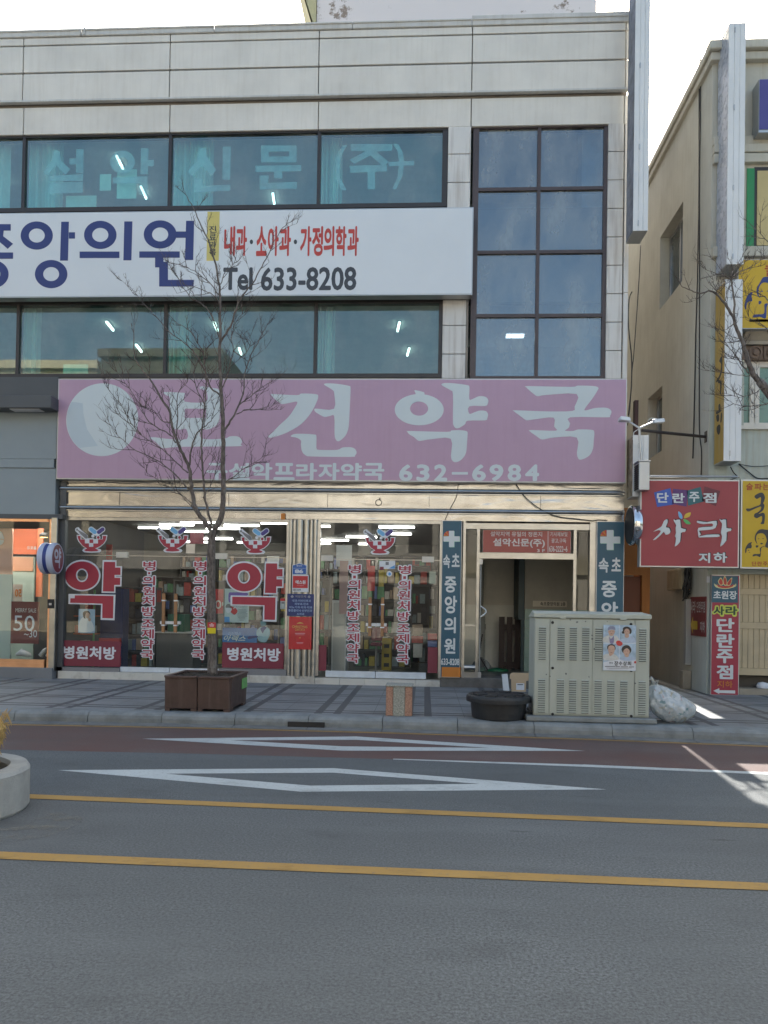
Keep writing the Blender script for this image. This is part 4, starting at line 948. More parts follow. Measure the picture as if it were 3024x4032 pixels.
# ------------------------------------------------------------------ stickers on the pharmacy glass
yd = YS+.03; m_mar = M('crimson_vinyl', (.36, .03, .055), .45, var=.04); m_bur = M('burgundy_vinyl', (.19, .026, .05), .4, var=.06); m_lw = M('outline_white_vinyl', (.66, .68, .72), .5, var=.02)
def big_yak(du, dv, label, tagged):
    x, z = P(*Z('ky', 700, 2170), yd); x, z = P(Z('ky', 700, 2170)[0]+du, Z('ky', 700, 2170)[1]+dv, yd)
    t = thing('window_sticker', (x, yd, z), label, 'sticker'); y1, y2 = yd, yd-.003; o = MB(); r = MB()
    q = lambda p, y: ZP('ky', p, y, du, dv)
    o.xz([q(ell(517,1194,400,343,64), y1), q(ell(512,1190,103,118,40), y1)], y1, y1+.002); r.xz([q(ell(515,1197,366,310,64), y2), q(ell(512,1190,131,147,40), y2)], y2, y2+.002)
    o.xz(q([(965,858),(1262,862),(1262,992),(1388,995),(1380,1205),(1250,1203),(1250,1216),(1380,1216),(1372,1432),(1242,1432),(1240,1577),(940,1572)], y1), y1, y1+.002)
    r.xz(q([(992,897),(1235,899),(1235,1022),(1352,1022),(1350,1182),(1222,1182),(1222,1245),(1345,1245),(1342,1400),(1215,1400),(1212,1545),(968,1540)], y2), y2, y2+.002)
    o.xz(q([(222,1595),(1242,1612),(1222,2170),(918,2160),(930,1832),(218,1815)], y1), y1, y1+.002)
    r.xz(q([(262,1690),(355,1690),(357,1625),(1200,1640),(1188,2128),(955,2122),(958,1808),(256,1788)] if tagged else [(258,1624),(1200,1640),(1188,2128),(955,2122),(958,1808),(256,1788)], y2), y2, y2+.002)
    o.build('outline', m_lw, t); r.build('character', m_mar, t); return t
big_yak(0, 0, 'huge crimson character with white outline on the pane nearest the grey shop', True)
big_yak(638, 6, 'huge crimson character with white outline on the pane between the tree and the steel pillar', False)
def panel_sticker(S, label, txt):
    x0, x1, z0, z1 = RC(*S, yd); t = thing('window_sticker', ((x0+x1)/2, yd, z0), label, 'sticker')
    MB().box(x0, x1, yd, yd+.003, z0, z1).build('panel', m_bur, t)
    if txt: text('병원처방', txt, yd-.003, m_lw, t, .035, 'lettering')
panel_sticker(ZR('z5', 380, 1034, 788, 1200), 'burgundy panel with white lettering low on the pane beside the grey shop', ZR('z5', 412, 1070, 758, 1155))
panel_sticker(ZR('kw', 198, 1325, 1585, 1895), 'burgundy panel with white lettering low on the pane behind the planter', ZR('kw', 312, 1435, 1512, 1735))
panel_sticker((1252, 2540, 1285, 2641), 'plain burgundy panel low on the glass next to the steel pillar', None)
panel_sticker((1684, 2549, 1723, 2650), 'plain burgundy panel low on the glass next to the teal sign with orange foot', None)
VC = '병·의원처방조제약국'
def vert_sticker(k, xa, xb, rows, slant, label):
    x, z = P(*Z(k, (xa+xb)/2, rows[-1][1]), yd); t = thing('window_sticker', (x, yd, z), label, 'sticker', 'column stickers on the glass doors'); o = MB(); r = MB(); n_ = len(rows)
    for i, (ch, (a, b_)) in enumerate(zip(VC, rows)):
        sh_ = slant*i/(n_-1); B = RC(*ZR(k, xa+sh_+8, a+6, xb+sh_-8, b_-6), yd)
        if ch == '·':
            c = (B[0]+B[1])/2; h = (B[3]-B[2])/2; m_ = (B[2]+B[3])/2; r.xz(rect(c-h*.9, m_-h*.9, c+h*.9, m_+h*.9), yd-.003, yd-.001); o.xz(rect(c-h*1.9, m_-h*1.9, c+h*1.9, m_+h*1.9), yd, yd+.002); continue
        addtext(r, ch, B, lambda a_, b__: (a_, yd-.003, b__), .022)
        addtext(o, ch, B, lambda a_, b__: (a_, yd, b__), .07, grow=.012)
    o.build('outline', m_lw, t); r.build('lettering', m_mar, t); return t
rw = [(638,800),(808,858),(872,1028),(1038,1188),(1195,1352),(1358,1520),(1558,1698),(1712,1872),(1875,2032),(2045,2198)]
vert_sticker('kd', 250, 462, rw, -34, 'column of red characters on the door leaf nearest the big character by the grey shop')
vert_sticker('kd', 1055, 1270, rw, -34, 'column of red characters on the door leaf right beside the tree trunk')
re_ = [(572,695),(710,762),(768,898),(900,1030),(1035,1175),(1178,1308),(1340,1455),(1465,1592),(1600,1735),(1738,1865)]
vert_sticker('ke', 400, 575, re_, -28, 'column of red characters on the door leaf nearest the steel pillar')
vert_sticker('ke', 1055, 1228, [(a+8, b_+8) for a, b_ in re_], -28, 'column of red characters on the door leaf nearest the teal sign with orange foot')
m_cap1 = M('sky_blue_vinyl', (.16, .42, .68), .45); m_cap2 = M('violet_vinyl', (.07, .05, .22), .45); m_pes = M('grey_vinyl', (.2, .2, .21), .45)
def logo(du, dv, label):
    q = lambda p, y: ZP('ky', p, y, du, dv); x, z = P(Z('ky', 720, 690)[0]+du, Z('ky', 720, 690)[1]+dv, yd)
    t = thing('window_sticker', (x, yd, z), label, 'sticker', 'mortar and pill stickers along the shop glass'); y1, y2 = yd, yd-.003
    bowl = [(398,312),(500,312),(500,400),(585,400),(585,385),(775,385),(775,400),(862,400),(950,400),(950,312),(1066,312),(1050,420),(1000,500),(920,570),(850,605),(915,625),(935,655),(900,690),(720,698),(560,690),(518,655),(540,615),(600,600),(520,550),(440,460),(405,390)]
    o = MB(); o.xz(q(bowl, y1), y1, y1+.002)
    def cap(mb, ax, ay, bx, by, r, y_, m=0):
        a = math.atan2(by-ay, bx-ax); pts = [(bx+r*math.cos(a-PI/2+PI*i/10), by+r*math.sin(a-PI/2+PI*i/10)) for i in range(11)]+[(ax+r*math.cos(a+PI/2+PI*i/10), ay+r*math.sin(a+PI/2+PI*i/10)) for i in range(11)]
        mb.xz(q(pts, y_), y_, y_+.0015, m)
    cap(o, 712, 190, 820, 270, 60, y1-.001); cap(o, 960, 190, 860, 265, 60, y1-.001); cap(o, 415, 200, 590, 350, 52, y1-.001); cap(o, 395, 215, 430, 165, 22, y1-.0012)
    for cx, cy, r in ((750, 335, 34), (868, 366, 46)): o.xz(q(ell(cx, cy, r, r, 20), y1-.0012), y1-.0012, y1)
    o.build('outline', m_lw, t)
    b = MB(); b.xz(q([(418,332),(482,332),(482,408),(575,408),(575,495),(665,495),(665,570),(760,570),(760,497),(862,497),(862,408),(965,408),(965,332),(1042,332),(1025,430),(975,500),(900,560),(800,605),(880,640),(840,665),(720,672),(600,665),(552,640),(625,605),(530,545),(455,450),(428,390)], y2), y2, y2+.002)
    b.xz(q(rect(676,408,757,487), y2), y2, y2+.002); b.xz(q(ell(868,366,30,32,20), y2), y2, y2+.002); b.build('bowl', m_mar, t)
    c = MB(); cap(c, 712, 190, 790, 250, 42, y2); c.build('blue_capsule', m_cap1, t); c = MB(); cap(c, 962, 188, 880, 250, 42, y2); c.build('violet_capsule', m_cap2, t)
    c = MB(); c.xz(q([(380,205),(405,165),(425,180),(425,200),(520,250),(610,300),(638,340),(635,380),(600,395),(560,370),(480,290),(420,215),(400,222)], y2), y2, y2+.002); c.build('pestle', m_pes, t); return t
logo(0, 0, 'mortar and pill sticker above the big crimson character by the grey shop'); logo(319.5, 0, 'mortar and pill sticker over the left pair of glass doors')
logo(645.6, 6, 'mortar and pill sticker above the big crimson character behind the tree'); logo(1135, 8, 'mortar and pill sticker over the pair of doors by the teal sign')
# posters on and behind the glass
def poster(name, S, y, mat, label, cat='poster', parts=(), th=.003, group=None):
    x0, x1, z0, z1 = RC(*S, y); t = thing(name, ((x0+x1)/2, y, z0), label, cat, group); MB().box(x0, x1, y, y+th, z0, z1).build('sheet', mat, t)
    for nm, k, pts, mt, off in parts: MB().xz(ZP(k, pts, y-off), y-off, y-off+.001).build(nm, mt, t)
    return t
m_skin = M('printed_skin', (.55, .36, .27), .6, var=.04); m_hair = M('printed_dark_hair', (.05, .035, .03), .6); m_pb = M('poster_pale_blue', (.34, .47, .60), .5, var=.12, vs=9); m_wp = M('poster_white', (.66, .69, .72), .5, var=.04, vs=8)
poster('window_poster', ZR('z5', 512, 826, 620, 982), yd+.02, m_pb, 'blue poster of a woman resting her chin on her hand, under the huge crimson character', parts=(
    ('printed_dress', 'z5', sm([(520,975),(515,920),(540,880),(575,890),(600,910),(612,950),(600,975)], 3), m_wp, .001), ('printed_face', 'z5', ell(572, 868, 14, 20, 20), m_skin, .003), ('printed_hair', 'z5', sm([(545,880),(542,850),(560,838),(582,842),(590,862),(582,860),(566,858),(556,872),(558,890)], 3), m_hair, .002), ('printed_hand', 'z5', ell(585, 895, 10, 12, 16), m_skin, .0035)))
m_red3 = M('bright_red_print', (.50, .035, .04), .5, var=.06)
t = poster('window_poster', ZR('kd', 1392, 1085, 1525, 1470), yd+.25, m_red3, 'red vertical poster with a pale zero figure behind the tree')
mb = MB(); mb.xz([ZP('kd', ell(1445, 1328, 48, 68, 32), yd+.24), ZP('kd', ell(1445, 1328, 28, 46, 28), yd+.24)], yd+.24, yd+.243); mb.xz(ZP('kd', ell(1516, 1320, 8, 34, 12), yd+.24), yd+.24, yd+.243); mb.build('figure', m_cv, t)
m_lb = M('light_print', (.5, .6, .58), .5, var=.05); m_pinkp = M('pink_print', (.6, .3, .34), .5); m_bluep = M('mid_blue_print', (.08, .3, .62), .5, var=.1); m_purp = M('purple_print', (.22, .14, .45), .5)
t = poster('window_poster', ZR('kw', 255, 105, 800, 865), yd+.02, m_lb, 'pale health poster with a drawn nurse and lines of small print', parts=(
    ('printed_cloud', 'kw', sm([(340,250),(360,190),(430,185),(740,190),(750,260),(400,265),(385,400),(345,390)], 3), m_purp, .001), ('printed_uniform', 'kw', [(250,735),(365,735),(370,858),(250,858)], m_bluep, .001), ('printed_bag', 'kw', sm([(365,540),(400,500),(500,540),(545,600),(520,660),(470,690),(400,640),(380,600)], 3), m_red3, .001),
    ('printed_cap', 'kw', sm([(280,530),(290,470),(340,445),(395,470),(405,530)], 3), m_pes, .001), ('printed_face', 'kw', sm([(280,535),(405,540),(405,600),(350,650),(300,640),(285,590)], 3), m_wp, .0015)))
mb = MB()
for i, (a, b_) in enumerate(((560,745),(560,760),(570,740),(545,770),(545,765),(545,770),(555,720),(575,720),(580,690))): mb.xz(ZP('kw', rect(a, 575+i*29, b_, 584+i*29), yd+.018), yd+.018, yd+.019)
mb.build('small_print', m_pes, t); text('AJC', ZR('kw', 450, 490, 645, 572), yd+.017, m_wp, t, .04)
t = poster('window_poster', ZR('kw', 205, 985, 985, 1312), yd+.02, M('ocean_blue_print', (.01, .13, .36), .45, var=.25, vs=4), 'deep blue pain patch poster with slanted pale lettering low behind the glass', parts=(
    ('printed_figure', 'kw', sm([(975,1060),(1040,980),(1110,960),(1230,980),(1275,1060),(1265,1160),(1200,1290),(1130,1310),(1030,1280),(985,1190)], 3), M('pale_teal_print', (.25, .42, .48), .5, var=.15, vs=7), .001), ('printed_vest', 'kw', sm([(1060,1000),(1120,960),(1200,975),(1150,1040),(1110,1110),(1080,1060)], 3), m_navy, .002), ('printed_arm', 'kw', sm([(770,1200),(830,1170),(990,1165),(990,1200),(900,1215),(800,1240)], 3), m_navy, .002), ('printed_head', 'kw', sm([(1060,850),(1110,820),(1180,850),(1190,900),(1160,940),(1090,945),(1060,900)], 3), M('teal_print', (.12, .26, .31), .5), .001)))
text('신신파스', ZR('kw', 330, 1075, 620, 1150), yd+.017, m_cap1, t, .0, shear=.3); text('아렉스', ZR('kw', 235, 1150, 730, 1285), yd+.016, m_lb, t, .02, shear=.35)
t = poster('window_notice', ZR('kw', 1508, 320, 1625, 560), yd+.01, m_wp, 'small white notice with red heading by the steel pillar', 'notice', (('heading', 'kw', rect(1510, 322, 1620, 380), m_red3, .001), ('print', 'kw', rect(1535, 405, 1600, 440), m_pes, .001)))
t = poster('window_notice', ZR('ke', 808, 528, 1015, 630), yd+.01, m_wp, 'white notice sheet with blue corner at eye height where the right doors meet', 'notice', (('corner', 'ke', [(930,625),(1012,580),(1012,628)], m_bluep, .001), ('print', 'ke', rect(890, 540, 932, 580), m_pes, .001), ('seal', 'ke', rect(815, 602, 865, 645), m_bur, .001)))
t = poster('round_sticker', ZR('ke', 925, 690, 950, 710), yd+.01, m_cap1, 'small round white and blue sticker on the right door glass', 'sticker', (('disc', 'ke', ell(938, 694, 37, 37, 28), m_wp, .001), ('emblem', 'ke', sm([(925,690),(940,675),(960,690),(955,712),(930,715)], 3), m_bluep, .002)))
# plaques on the pillar
yp = YS-.085
def plaque(name, S, mat, label, cat='plaque'):
    x0, x1, z0, z1 = RC(*S, yp); t = thing(name, ((x0+x1)/2, yp, z0), label, cat); MB().box(x0, x1, yp, yp+.014, z0, z1).build('plate', mat, t); return t
m_blue = M('address_blue', (.03, .11, .36), .4)
t = thing('address_plate', (P(*Z('kq', 325, 340), yp)[0], yp, P(*Z('kq', 325, 340), yp)[1]), 'blue house number plate with pointed top on the steel pillar', 'plaque')
MB().xz(ZP('kq', [(165,345),(168,140),(200,130),(325,95),(450,130),(485,140),(480,345)], yp), yp, yp+.012).build('rim', m_lw, t); MB().xz(ZP('kq', [(178,335),(180,148),(205,140),(325,107),(445,140),(472,148),(468,335)], yp-.003), yp-.003, yp).build('plate', m_blue, t)
text('86', ZR('kq', 225, 232, 410, 315), yp-.006, m_lw, t, .05); text('중앙로', ZR('kq', 262, 138, 385, 172), yp-.006, m_lw, t, .02); x0, x1, z0, z1 = RC(*ZR('kq', 190, 205, 460, 210), yp-.006); MB().box(x0, x1, yp-.006, yp-.003, z0, z1).build('rule', m_lw, t)
t = plaque('security_plate', ZR('kq', 165, 352, 525, 722), m_lw, 'square red security plate with white border on the steel pillar'); x0, x1, z0, z1 = RC(*ZR('kq', 182, 375, 508, 638), yp-.003); MB().box(x0, x1, yp-.003, yp, z0, z1).build('red_field', m_red3, t)
text('에스원', ZR('kq', 240, 468, 460, 552), yp-.005, m_lw, t, .03); text('SECOM', ZR('kq', 180, 658, 355, 700), yp-.003, m_ink, t, .02); x0, x1, z0, z1 = RC(*ZR('kq', 268, 570, 420, 596), yp-.005); text('시스템경비', ZR('kq', 268, 570, 420, 596), yp-.005, m_pinkp, t, .01)
t = plaque('department_plate', ZR('kq', 58, 765, 640, 1248), M('navy_plate', (.015, .028, .13), .4), 'navy plate listing clinic departments on the steel pillar')
text('♣ 처방조제 ♣', ZR('kq', 135, 795, 572, 852), yp-.003, M('grey_letter', (.28, .29, .32), .5), t, .015)
for s, q in (('내과-이비인후과', (168, 888, 578, 942)), ('피부과-안과', (222, 960, 524, 1012)), ('비뇨기과·외과·치과', (108, 1032, 605, 1085)), ('통증클리닉·산부인과', (85, 1102, 602, 1158)), ('소아과', (268, 1178, 434, 1230))): text(s, ZR('kq', *q), yp-.003, m_cap1 if False else M('pale_blue_letter', (.3, .42, .62), .5), t, .015)
t = plaque('concert_poster', ZR('kq', 95, 1265, 590, 1975), M('red_poster_film', (.50, .03, .035), .22, var=.12, vs=7, bump=.6, bs=9), 'red concert poster in a creased plastic sleeve on the steel pillar', 'poster')
m_gold = M('gold_print', (.6, .36, .1), .5); text('CHRISTMAS', ZR('kq', 165, 1455, 500, 1510), yp-.003, m_gold, t, .012); text('CANTATA', ZR('kq', 228, 1518, 446, 1570), yp-.003, m_gold, t, .012)
MB().xz(ZP('kq', [(262,1425),(290,1395),(340,1378),(390,1395),(420,1420),(370,1412),(300,1415)], yp-.003), yp-.003, yp).xz(ZP('kq', [(310,1730),(345,1702),(352,1730)], yp-.003), yp-.003, yp).build('emblem', m_gold, t)
mb = MB()
for a, b_, c, d in ((230,1618,448,1634),(240,1652,435,1660),(262,1820,410,1832),(270,1842,400,1850)): mb.xz(ZP('kq', rect(a, b_, c, d), yp-.003), yp-.003, yp)
mb.build('small_print', m_pinkp, t)
# orange tag under the shutter box and ring on the shutter
x0, x1, z0, z1 = RC(*ZR('z6', 343, 202, 370, 242), YS-.01); tag(MB().box(x0, x1, YS-.02, YS-.002, z0, z1).build('orange_tag', m_orv), 'small orange plastic tag under the steel shutter box', 'tag')
mb = MB(); cx, cz = P(*Z('z6', 980, 130), YS); mb.lathe([(.055+.006*math.cos(i*PI/4), .006*math.sin(i*PI/4)) for i in range(9)], (cx, YS+.01, cz), 28, 0, 'y'); mb.box(cx+.012, cx+.03, YS+.0, YS+.015, cz+.05, cz+.09); tag(mb.build('pull_ring', m_blk), 'dark wire ring hanging on the middle of the steel shutter', 'ring')

# ------------------------------------------------------------------ round projecting sign by the grey shop
xd0 = P(*Z('kl', 662, 630), -.62)[0]
t = thing('round_sign', (P(*Z('kl', 600, 630), -.5)[0], -.62, P(*Z('kl', 640, 825), -.62)[1]), 'small round projecting sign with white and blue rim beside the grey shop', 'sign')
ctr = (0, -.76, (P(*Z('kl', 690, 432), -.76)[1]+P(*Z('kl', 690, 828), -.76)[1])/2); R1 = (P(*Z('kl', 690, 432), -.76)[1]-P(*Z('kl', 690, 828), -.76)[1])/2
ang = R_(38)           # the drum stands turned towards the road
def drum(prof, mat, name, nn=40):
    mb = MB(); mb.lathe(prof, (0, 0, 0), nn, 0, 'x')
    cx = P(*Z('kl', 628, 630), -.76)[0]
    mb.v = [(cx+a*math.cos(ang)-b_*math.sin(ang)*-1*0 + b_*0, 0, 0) if False else (cx+a*math.cos(R_(4))-b_*math.sin(R_(4)), -.76+a*math.sin(R_(4))+b_*math.cos(R_(4)), ctr[2]+c) for a, b_, c in mb.v]
    return mb.build(name, mat, t, smooth=False)
m_rimw = M('rim_pale_lavender', (.5, .54, .68), .35); m_rimb = M('rim_blue', (.03, .05, .22), .4)
drum([(0, -.135), (R1*.93, -.135), (R1*.98, -.11), (R1, -.06), (R1*.97, -.035)], m_rimw, 'rear_rim'); drum([(R1*.965, -.04), (R1*.965, .035)], m_rimb, 'blue_band'); drum([(R1*.97, .03), (R1, .06), (R1*.98, .11), (R1*.93, .135), (R1*.88, .137), (R1*.88, .12)], m_rimw, 'front_rim'); drum([(R1*.89, .128), (0, .128)], m_bur, 'face')
mb = MB(); cx = P(*Z('kl', 628, 630), -.76)[0]
fn = lambda b_, c: (cx+.130*math.cos(R_(4))-b_*math.sin(R_(4)), -.76+.130*math.sin(R_(4))+b_*math.cos(R_(4)), ctr[2]+c)
addtext(mb, '약', (-R1*.52, R1*.52, -R1*.6, R1*.66), fn, .03); mb.build('lettering', m_rimw, t)
MB().box(cx-.02, cx+.02, -.5, YG, ctr[2]-.03, ctr[2]+.03).build('bracket', m_alug, t)
# posters in the grey shop window
yk = YG+.06
t = poster('sale_poster', ZR('kl', 135, 1165, 488, 1688), yk, M('deep_red_poster', (.14, .018, .018), .4, var=.1), 'deep red sale poster with white lettering in the grey shop window')
text('MERRY SALE', ZR('kl', 192, 1248, 450, 1300), yk-.003, m_cv, t, .01); text('50', ZR('kl', 170, 1338, 430, 1530), yk-.003, m_lw, t, .0); text('~30', ZR('kl', 298, 1520, 460, 1610), yk-.004, m_lw, t, .0); text('%', ZR('kl', 350, 1415, 378, 1452), yk-.004, m_pinkp, t, .0)
t = poster('sale_card', ZR('kl', 150, 950, 280, 1175), .9, M('pale_card', (.55, .5, .45), .6), 'slanted pale card with mirrored orange figures inside the grey shop', 'card')
mb = MB(); B = RC(*ZR('kl', 185, 1010, 268, 1105), .895); addtext(mb, '50', (B[1], B[0], B[2], B[3]), lambda a, b_: (a, .895, b_), .02); mb.build('figures', m_orv, t)
t = thing('wall_lettering', (P(*Z('kl', 60, 800), 1.5)[0], 1.5, P(*Z('kl', 60, 810), 1.5)[1]), 'white lettering on the orange panels inside the grey shop', 'lettering')
for s, q, f_ in (('ALLFORU', (-60, 780, 130, 812), True), ('올포유', (335, 475, 455, 518), True)):
    mb = MB(); B = RC(*ZR('kl', *q), 1.52); addtext(mb, s, (B[1], B[0], B[2], B[3]), lambda a, b_: (a, 1.52, b_), .02); mb.build('lettering', m_cv, t)
mb = MB(); mb.xz(sm(ZP('kl', [(-20,290),(20,300),(40,345),(52,390),(20,385),(-20,380)], .28), 3), .28, .283).xz(sm(ZP('kl', [(-20,395),(45,400),(35,440),(5,460),(-20,450)], .28), 3), .28, .283); tag(mb.build('white_emblem', m_lw), 'white curved emblem on the pale wall inside the grey shop window', 'emblem')
mb = MB(); c0 = P(*Z('kl', 330, 1850), .1); mb.tube([(c0[0]-.2, .1, c0[1]+.03), (c0[0]-.1, .1, c0[1]+.08), (c0[0]+.05, .1, c0[1]+.03), (c0[0]+.1, .1, c0[1]+.02)], [.03, .07, .05, .01], 10); tag(mb.build('shoe_form', m_lw, None, smooth=True), 'white display foot lying on the floor of the grey shop window', 'display form')
mb = MB(); mb.tube([(c0[0]+.28, .1, c0[1]+.02), (c0[0]+.36, .1, c0[1]+.13), (c0[0]+.4, .1, c0[1]+.17)], [.05, .04, .02], 10).tube([(c0[0]+.38, .1, c0[1]+.02), (c0[0]+.55, .1, c0[1]+.18)], [.02, .012], 8); tag(mb.build('shoe_form', m_lw, None, smooth=True), 'white display foot standing upright in the corner of the grey shop window', 'display form')
x0, x1, z0, z1 = RC(*ZR('kl', 596, 1135, 668, 1250), YG-.03); t = thing('card_reader', ((x0+x1)/2, YG-.04, z0), 'small black door entry reader on the steel pilaster', 'reader'); MB().box(x0, x1, YG-.05, YG-.02, z0, z1).build('case', m_blk, t, bevel=.006); MB().box(x0+.03, x1-.03, YG-.053, YG-.05, z0+.06, z0+.1).build('label_strip', m_alug, t)
m_cyl = M('drain_pipe_grey', (.3, .3, .3), .4)

# ------------------------------------------------------------------ signs at the alley and on the cream building
# red basement bar sign
yS = -.85; m_redS = M('crimson_sign_face', (.33, .045, .055), .45, var=.06, vs=1.3)
t = signbox('red_bar_sign', 'large square red bar sign with four coloured tiles hanging across the alley', (2521, 1889, 2911, 2234), yS, .16, m_redS, m_alug, fr=.02); y = yS-.003
for ch, mt, q, tq in (('단', m_cap1, [(505,280),(635,245),(660,375),(530,395)], (528, 280, 620, 360)), ('란', m_cap2, [(655,250),(775,262),(762,392),(648,370)], (650, 285, 748, 362)), ('주', m_teal, [(765,265),(875,235),(900,352),(775,385)], (782, 275, 865, 355)), ('점', m_bur, [(905,232),(1030,268),(995,388),(885,345)], (893, 282, 1000, 362))):
    MB().xz(ZP('z8', q, y), y, y+.002).build('tile', {'단': M('tile_blue', (.04, .1, .42), .45), '란': M('tile_violet', (.10, .03, .15), .45), '주': M('tile_teal', (.02, .12, .14), .45), '점': M('tile_maroon', (.14, .02, .035), .45)}[ch], t)
    mb = MB(); addtext(mb, ch, RC(*ZR('z8', *tq), y-.003), lambda a, b_: (a, y-.003, b_), .03); mb.build('lettering', m_wv, t)
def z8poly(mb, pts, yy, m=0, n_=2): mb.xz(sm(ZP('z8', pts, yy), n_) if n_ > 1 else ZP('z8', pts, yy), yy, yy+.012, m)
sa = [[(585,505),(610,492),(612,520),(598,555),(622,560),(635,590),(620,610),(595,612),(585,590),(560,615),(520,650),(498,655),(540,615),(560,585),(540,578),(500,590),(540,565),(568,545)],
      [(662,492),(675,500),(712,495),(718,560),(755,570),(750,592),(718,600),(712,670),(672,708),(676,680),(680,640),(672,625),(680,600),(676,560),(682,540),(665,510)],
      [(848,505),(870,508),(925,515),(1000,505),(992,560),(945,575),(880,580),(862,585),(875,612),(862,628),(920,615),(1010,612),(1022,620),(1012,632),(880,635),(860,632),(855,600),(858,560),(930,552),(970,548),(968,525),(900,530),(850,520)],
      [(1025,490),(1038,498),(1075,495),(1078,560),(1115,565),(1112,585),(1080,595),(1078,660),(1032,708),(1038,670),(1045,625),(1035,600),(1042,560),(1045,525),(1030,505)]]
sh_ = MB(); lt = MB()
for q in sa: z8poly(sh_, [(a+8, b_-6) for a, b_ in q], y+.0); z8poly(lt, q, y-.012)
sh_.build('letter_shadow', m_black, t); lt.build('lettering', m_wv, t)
for nm, mt, q in (('blue_leaf', m_cap1, [(698,430),(722,450),(730,475),(724,490),(702,472)]), ('yellow_leaf', M('leaf_yellow', (.6, .4, .05), .5), [(795,438),(788,468),(765,480),(742,482),(755,450)]), ('green_leaf', M('leaf_green', (.1, .42, .12), .5), [(738,492),(770,500),(795,528),(765,530),(745,512)])):
    MB().xz(sm(ZP('z8', q, y), 4), y-.004, y).build(nm, mt, t)
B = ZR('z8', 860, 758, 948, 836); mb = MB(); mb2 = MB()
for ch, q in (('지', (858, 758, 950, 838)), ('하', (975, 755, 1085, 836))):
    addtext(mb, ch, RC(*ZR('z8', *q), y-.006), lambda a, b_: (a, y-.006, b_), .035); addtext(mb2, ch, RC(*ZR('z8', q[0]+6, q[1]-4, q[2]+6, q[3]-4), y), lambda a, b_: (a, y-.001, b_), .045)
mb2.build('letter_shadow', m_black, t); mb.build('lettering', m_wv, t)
xa, xb = P(2558, 1880, yS)[0], P(2912, 1880, yS)[0]; za = P(2700, 1873, yS)[1]
MB().tube([(xa, yS+.08, za), (xb, yS+.08, za)], .018, 8).tube([(xb, yS+.08, za), (xb, YB, za)], .018, 8).build('support_rail', m_alug, t)
# yellow bar sign
yY = -.80; m_yelS = M('mustard_sign_face', (.56, .36, .012), .45, var=.06); m_brush = M('brush_ink', (.035, .035, .038), .5); m_redY = M('brick_red_vinyl', (.38, .06, .02), .5)
t = signbox('yellow_bar_sign', 'yellow bar sign with a black brush character and a drawn couple', (2917, 1889, 3230, 2240), yY, .2, m_yelS, m_alug, fr=.025); y = yY-.003
mb = MB()
for ch, q in (('술', (430, 232, 578, 388)), ('파', (612, 238, 772, 388)), ('는', (790, 240, 940, 388))): addtext(mb, ch, RC(*ZR('kb', *q), y), lambda a, b_: (a, y, b_), .025)
for ch, q in (('단', (556, 1940, 655, 2038)), ('란', (676, 1940, 775, 2038)), ('주', (798, 1940, 895, 2038)), ('점', (915, 1940, 1010, 2038))): addtext(mb, ch, RC(*ZR('kb', *q), y), lambda a, b_: (a, y, b_), .02)
mb.build('lettering', m_redY, t)
mb = MB(); k3 = lambda p: mb.xz(sm(ZP('kb', p, y), 4), y, y+.002)
k3([(612,520),(680,465),(755,440),(810,462),(840,545),(825,620),(805,672),(830,715),(815,790),(790,835),(700,905),(780,880),(830,895),(840,960),(832,1060),(815,1122),(745,1115),(775,1060),(778,960),(740,962),(665,998),(610,970),(605,930),(625,895),(680,870),(745,810),(752,745),(640,785),(540,830),(490,852),(450,840),(428,800),(450,785),(520,785),(640,740),(735,702),(752,620),(752,545),(710,555),(660,578)])
mb.build('brush_character', m_brush, t)
mb = MB()
k3([(618,1420),(640,1340),(700,1260),(760,1238),(840,1245),(940,1290),(940,1620),(850,1620),(855,1560),(880,1480),(850,1380),(800,1330),(740,1325),(680,1345),(650,1400),(652,1480),(675,1560),(650,1530),(625,1480)])
k3([(410,1740),(412,1670),(440,1600),(490,1540),(560,1520),(540,1560),(555,1600),(540,1650),(480,1655),(445,1670),(440,1720),(420,1760)]); k3([(575,1830),(600,1780),(730,1770),(728,1680),(740,1640),(800,1610),(840,1612),(770,1640),(755,1700),(740,1840),(660,1815)]); k3([(645,1590),(690,1590),(700,1605),(670,1640),(645,1625)]); k3([(738,1548),(765,1535),(800,1548),(765,1570)]); k3([(685,1442),(720,1440),(700,1455)]); k3([(775,1440),(825,1438),(800,1452)]); k3([(465,1690),(500,1690),(485,1710)]); k3([(490,1738),(518,1732),(505,1750)])
mb.build('drawn_couple', m_brush, t)
# yellow banner with the same drawing on the storey above
t = signbox('yellow_banner', 'broad yellow banner with a drawn couple above the stone ledge', (2905, 1020, 3330, 1293), YB-.30, .26, m_yelS, m_alug, fr=.01); y = YB-.303
mb = MB(); kk = lambda p: mb.xz(sm(ZP('kr', p, y), 4), y, y+.002)
kk([(735,930),(740,860),(780,790),(820,720),(860,702),(960,700),(1010,760),(1030,900),(960,980),(950,860),(900,790),(820,790),(770,860),(765,960),(790,1010),(760,985)]); kk([(560,1140),(570,1060),(610,960),(680,920),(660,980),(672,1050),(620,1060),(590,1100),(585,1180)]); kk([(690,1290),(700,1250),(830,1240),(850,1180),(850,1100),(900,1090),(880,1150),(868,1300),(780,1280)]); kk([(765,1055),(800,1055),(800,1085),(770,1100)]); kk([(880,905),(905,900),(900,918)]); kk([(620,1085),(640,1085),(630,1110)]); kk([(800,908),(830,905),(815,920)])
mb.build('drawn_couple', m_navy, t)
mb = MB()
for a, b_, c, d in ((865,535,960,558),(852,570,960,592),(878,606,960,634),(880,642,960,690)): mb.xz(ZP('kr', rect(a, b_, c, d), y), y, y+.002)
mb.build('lettering', m_redY, t)
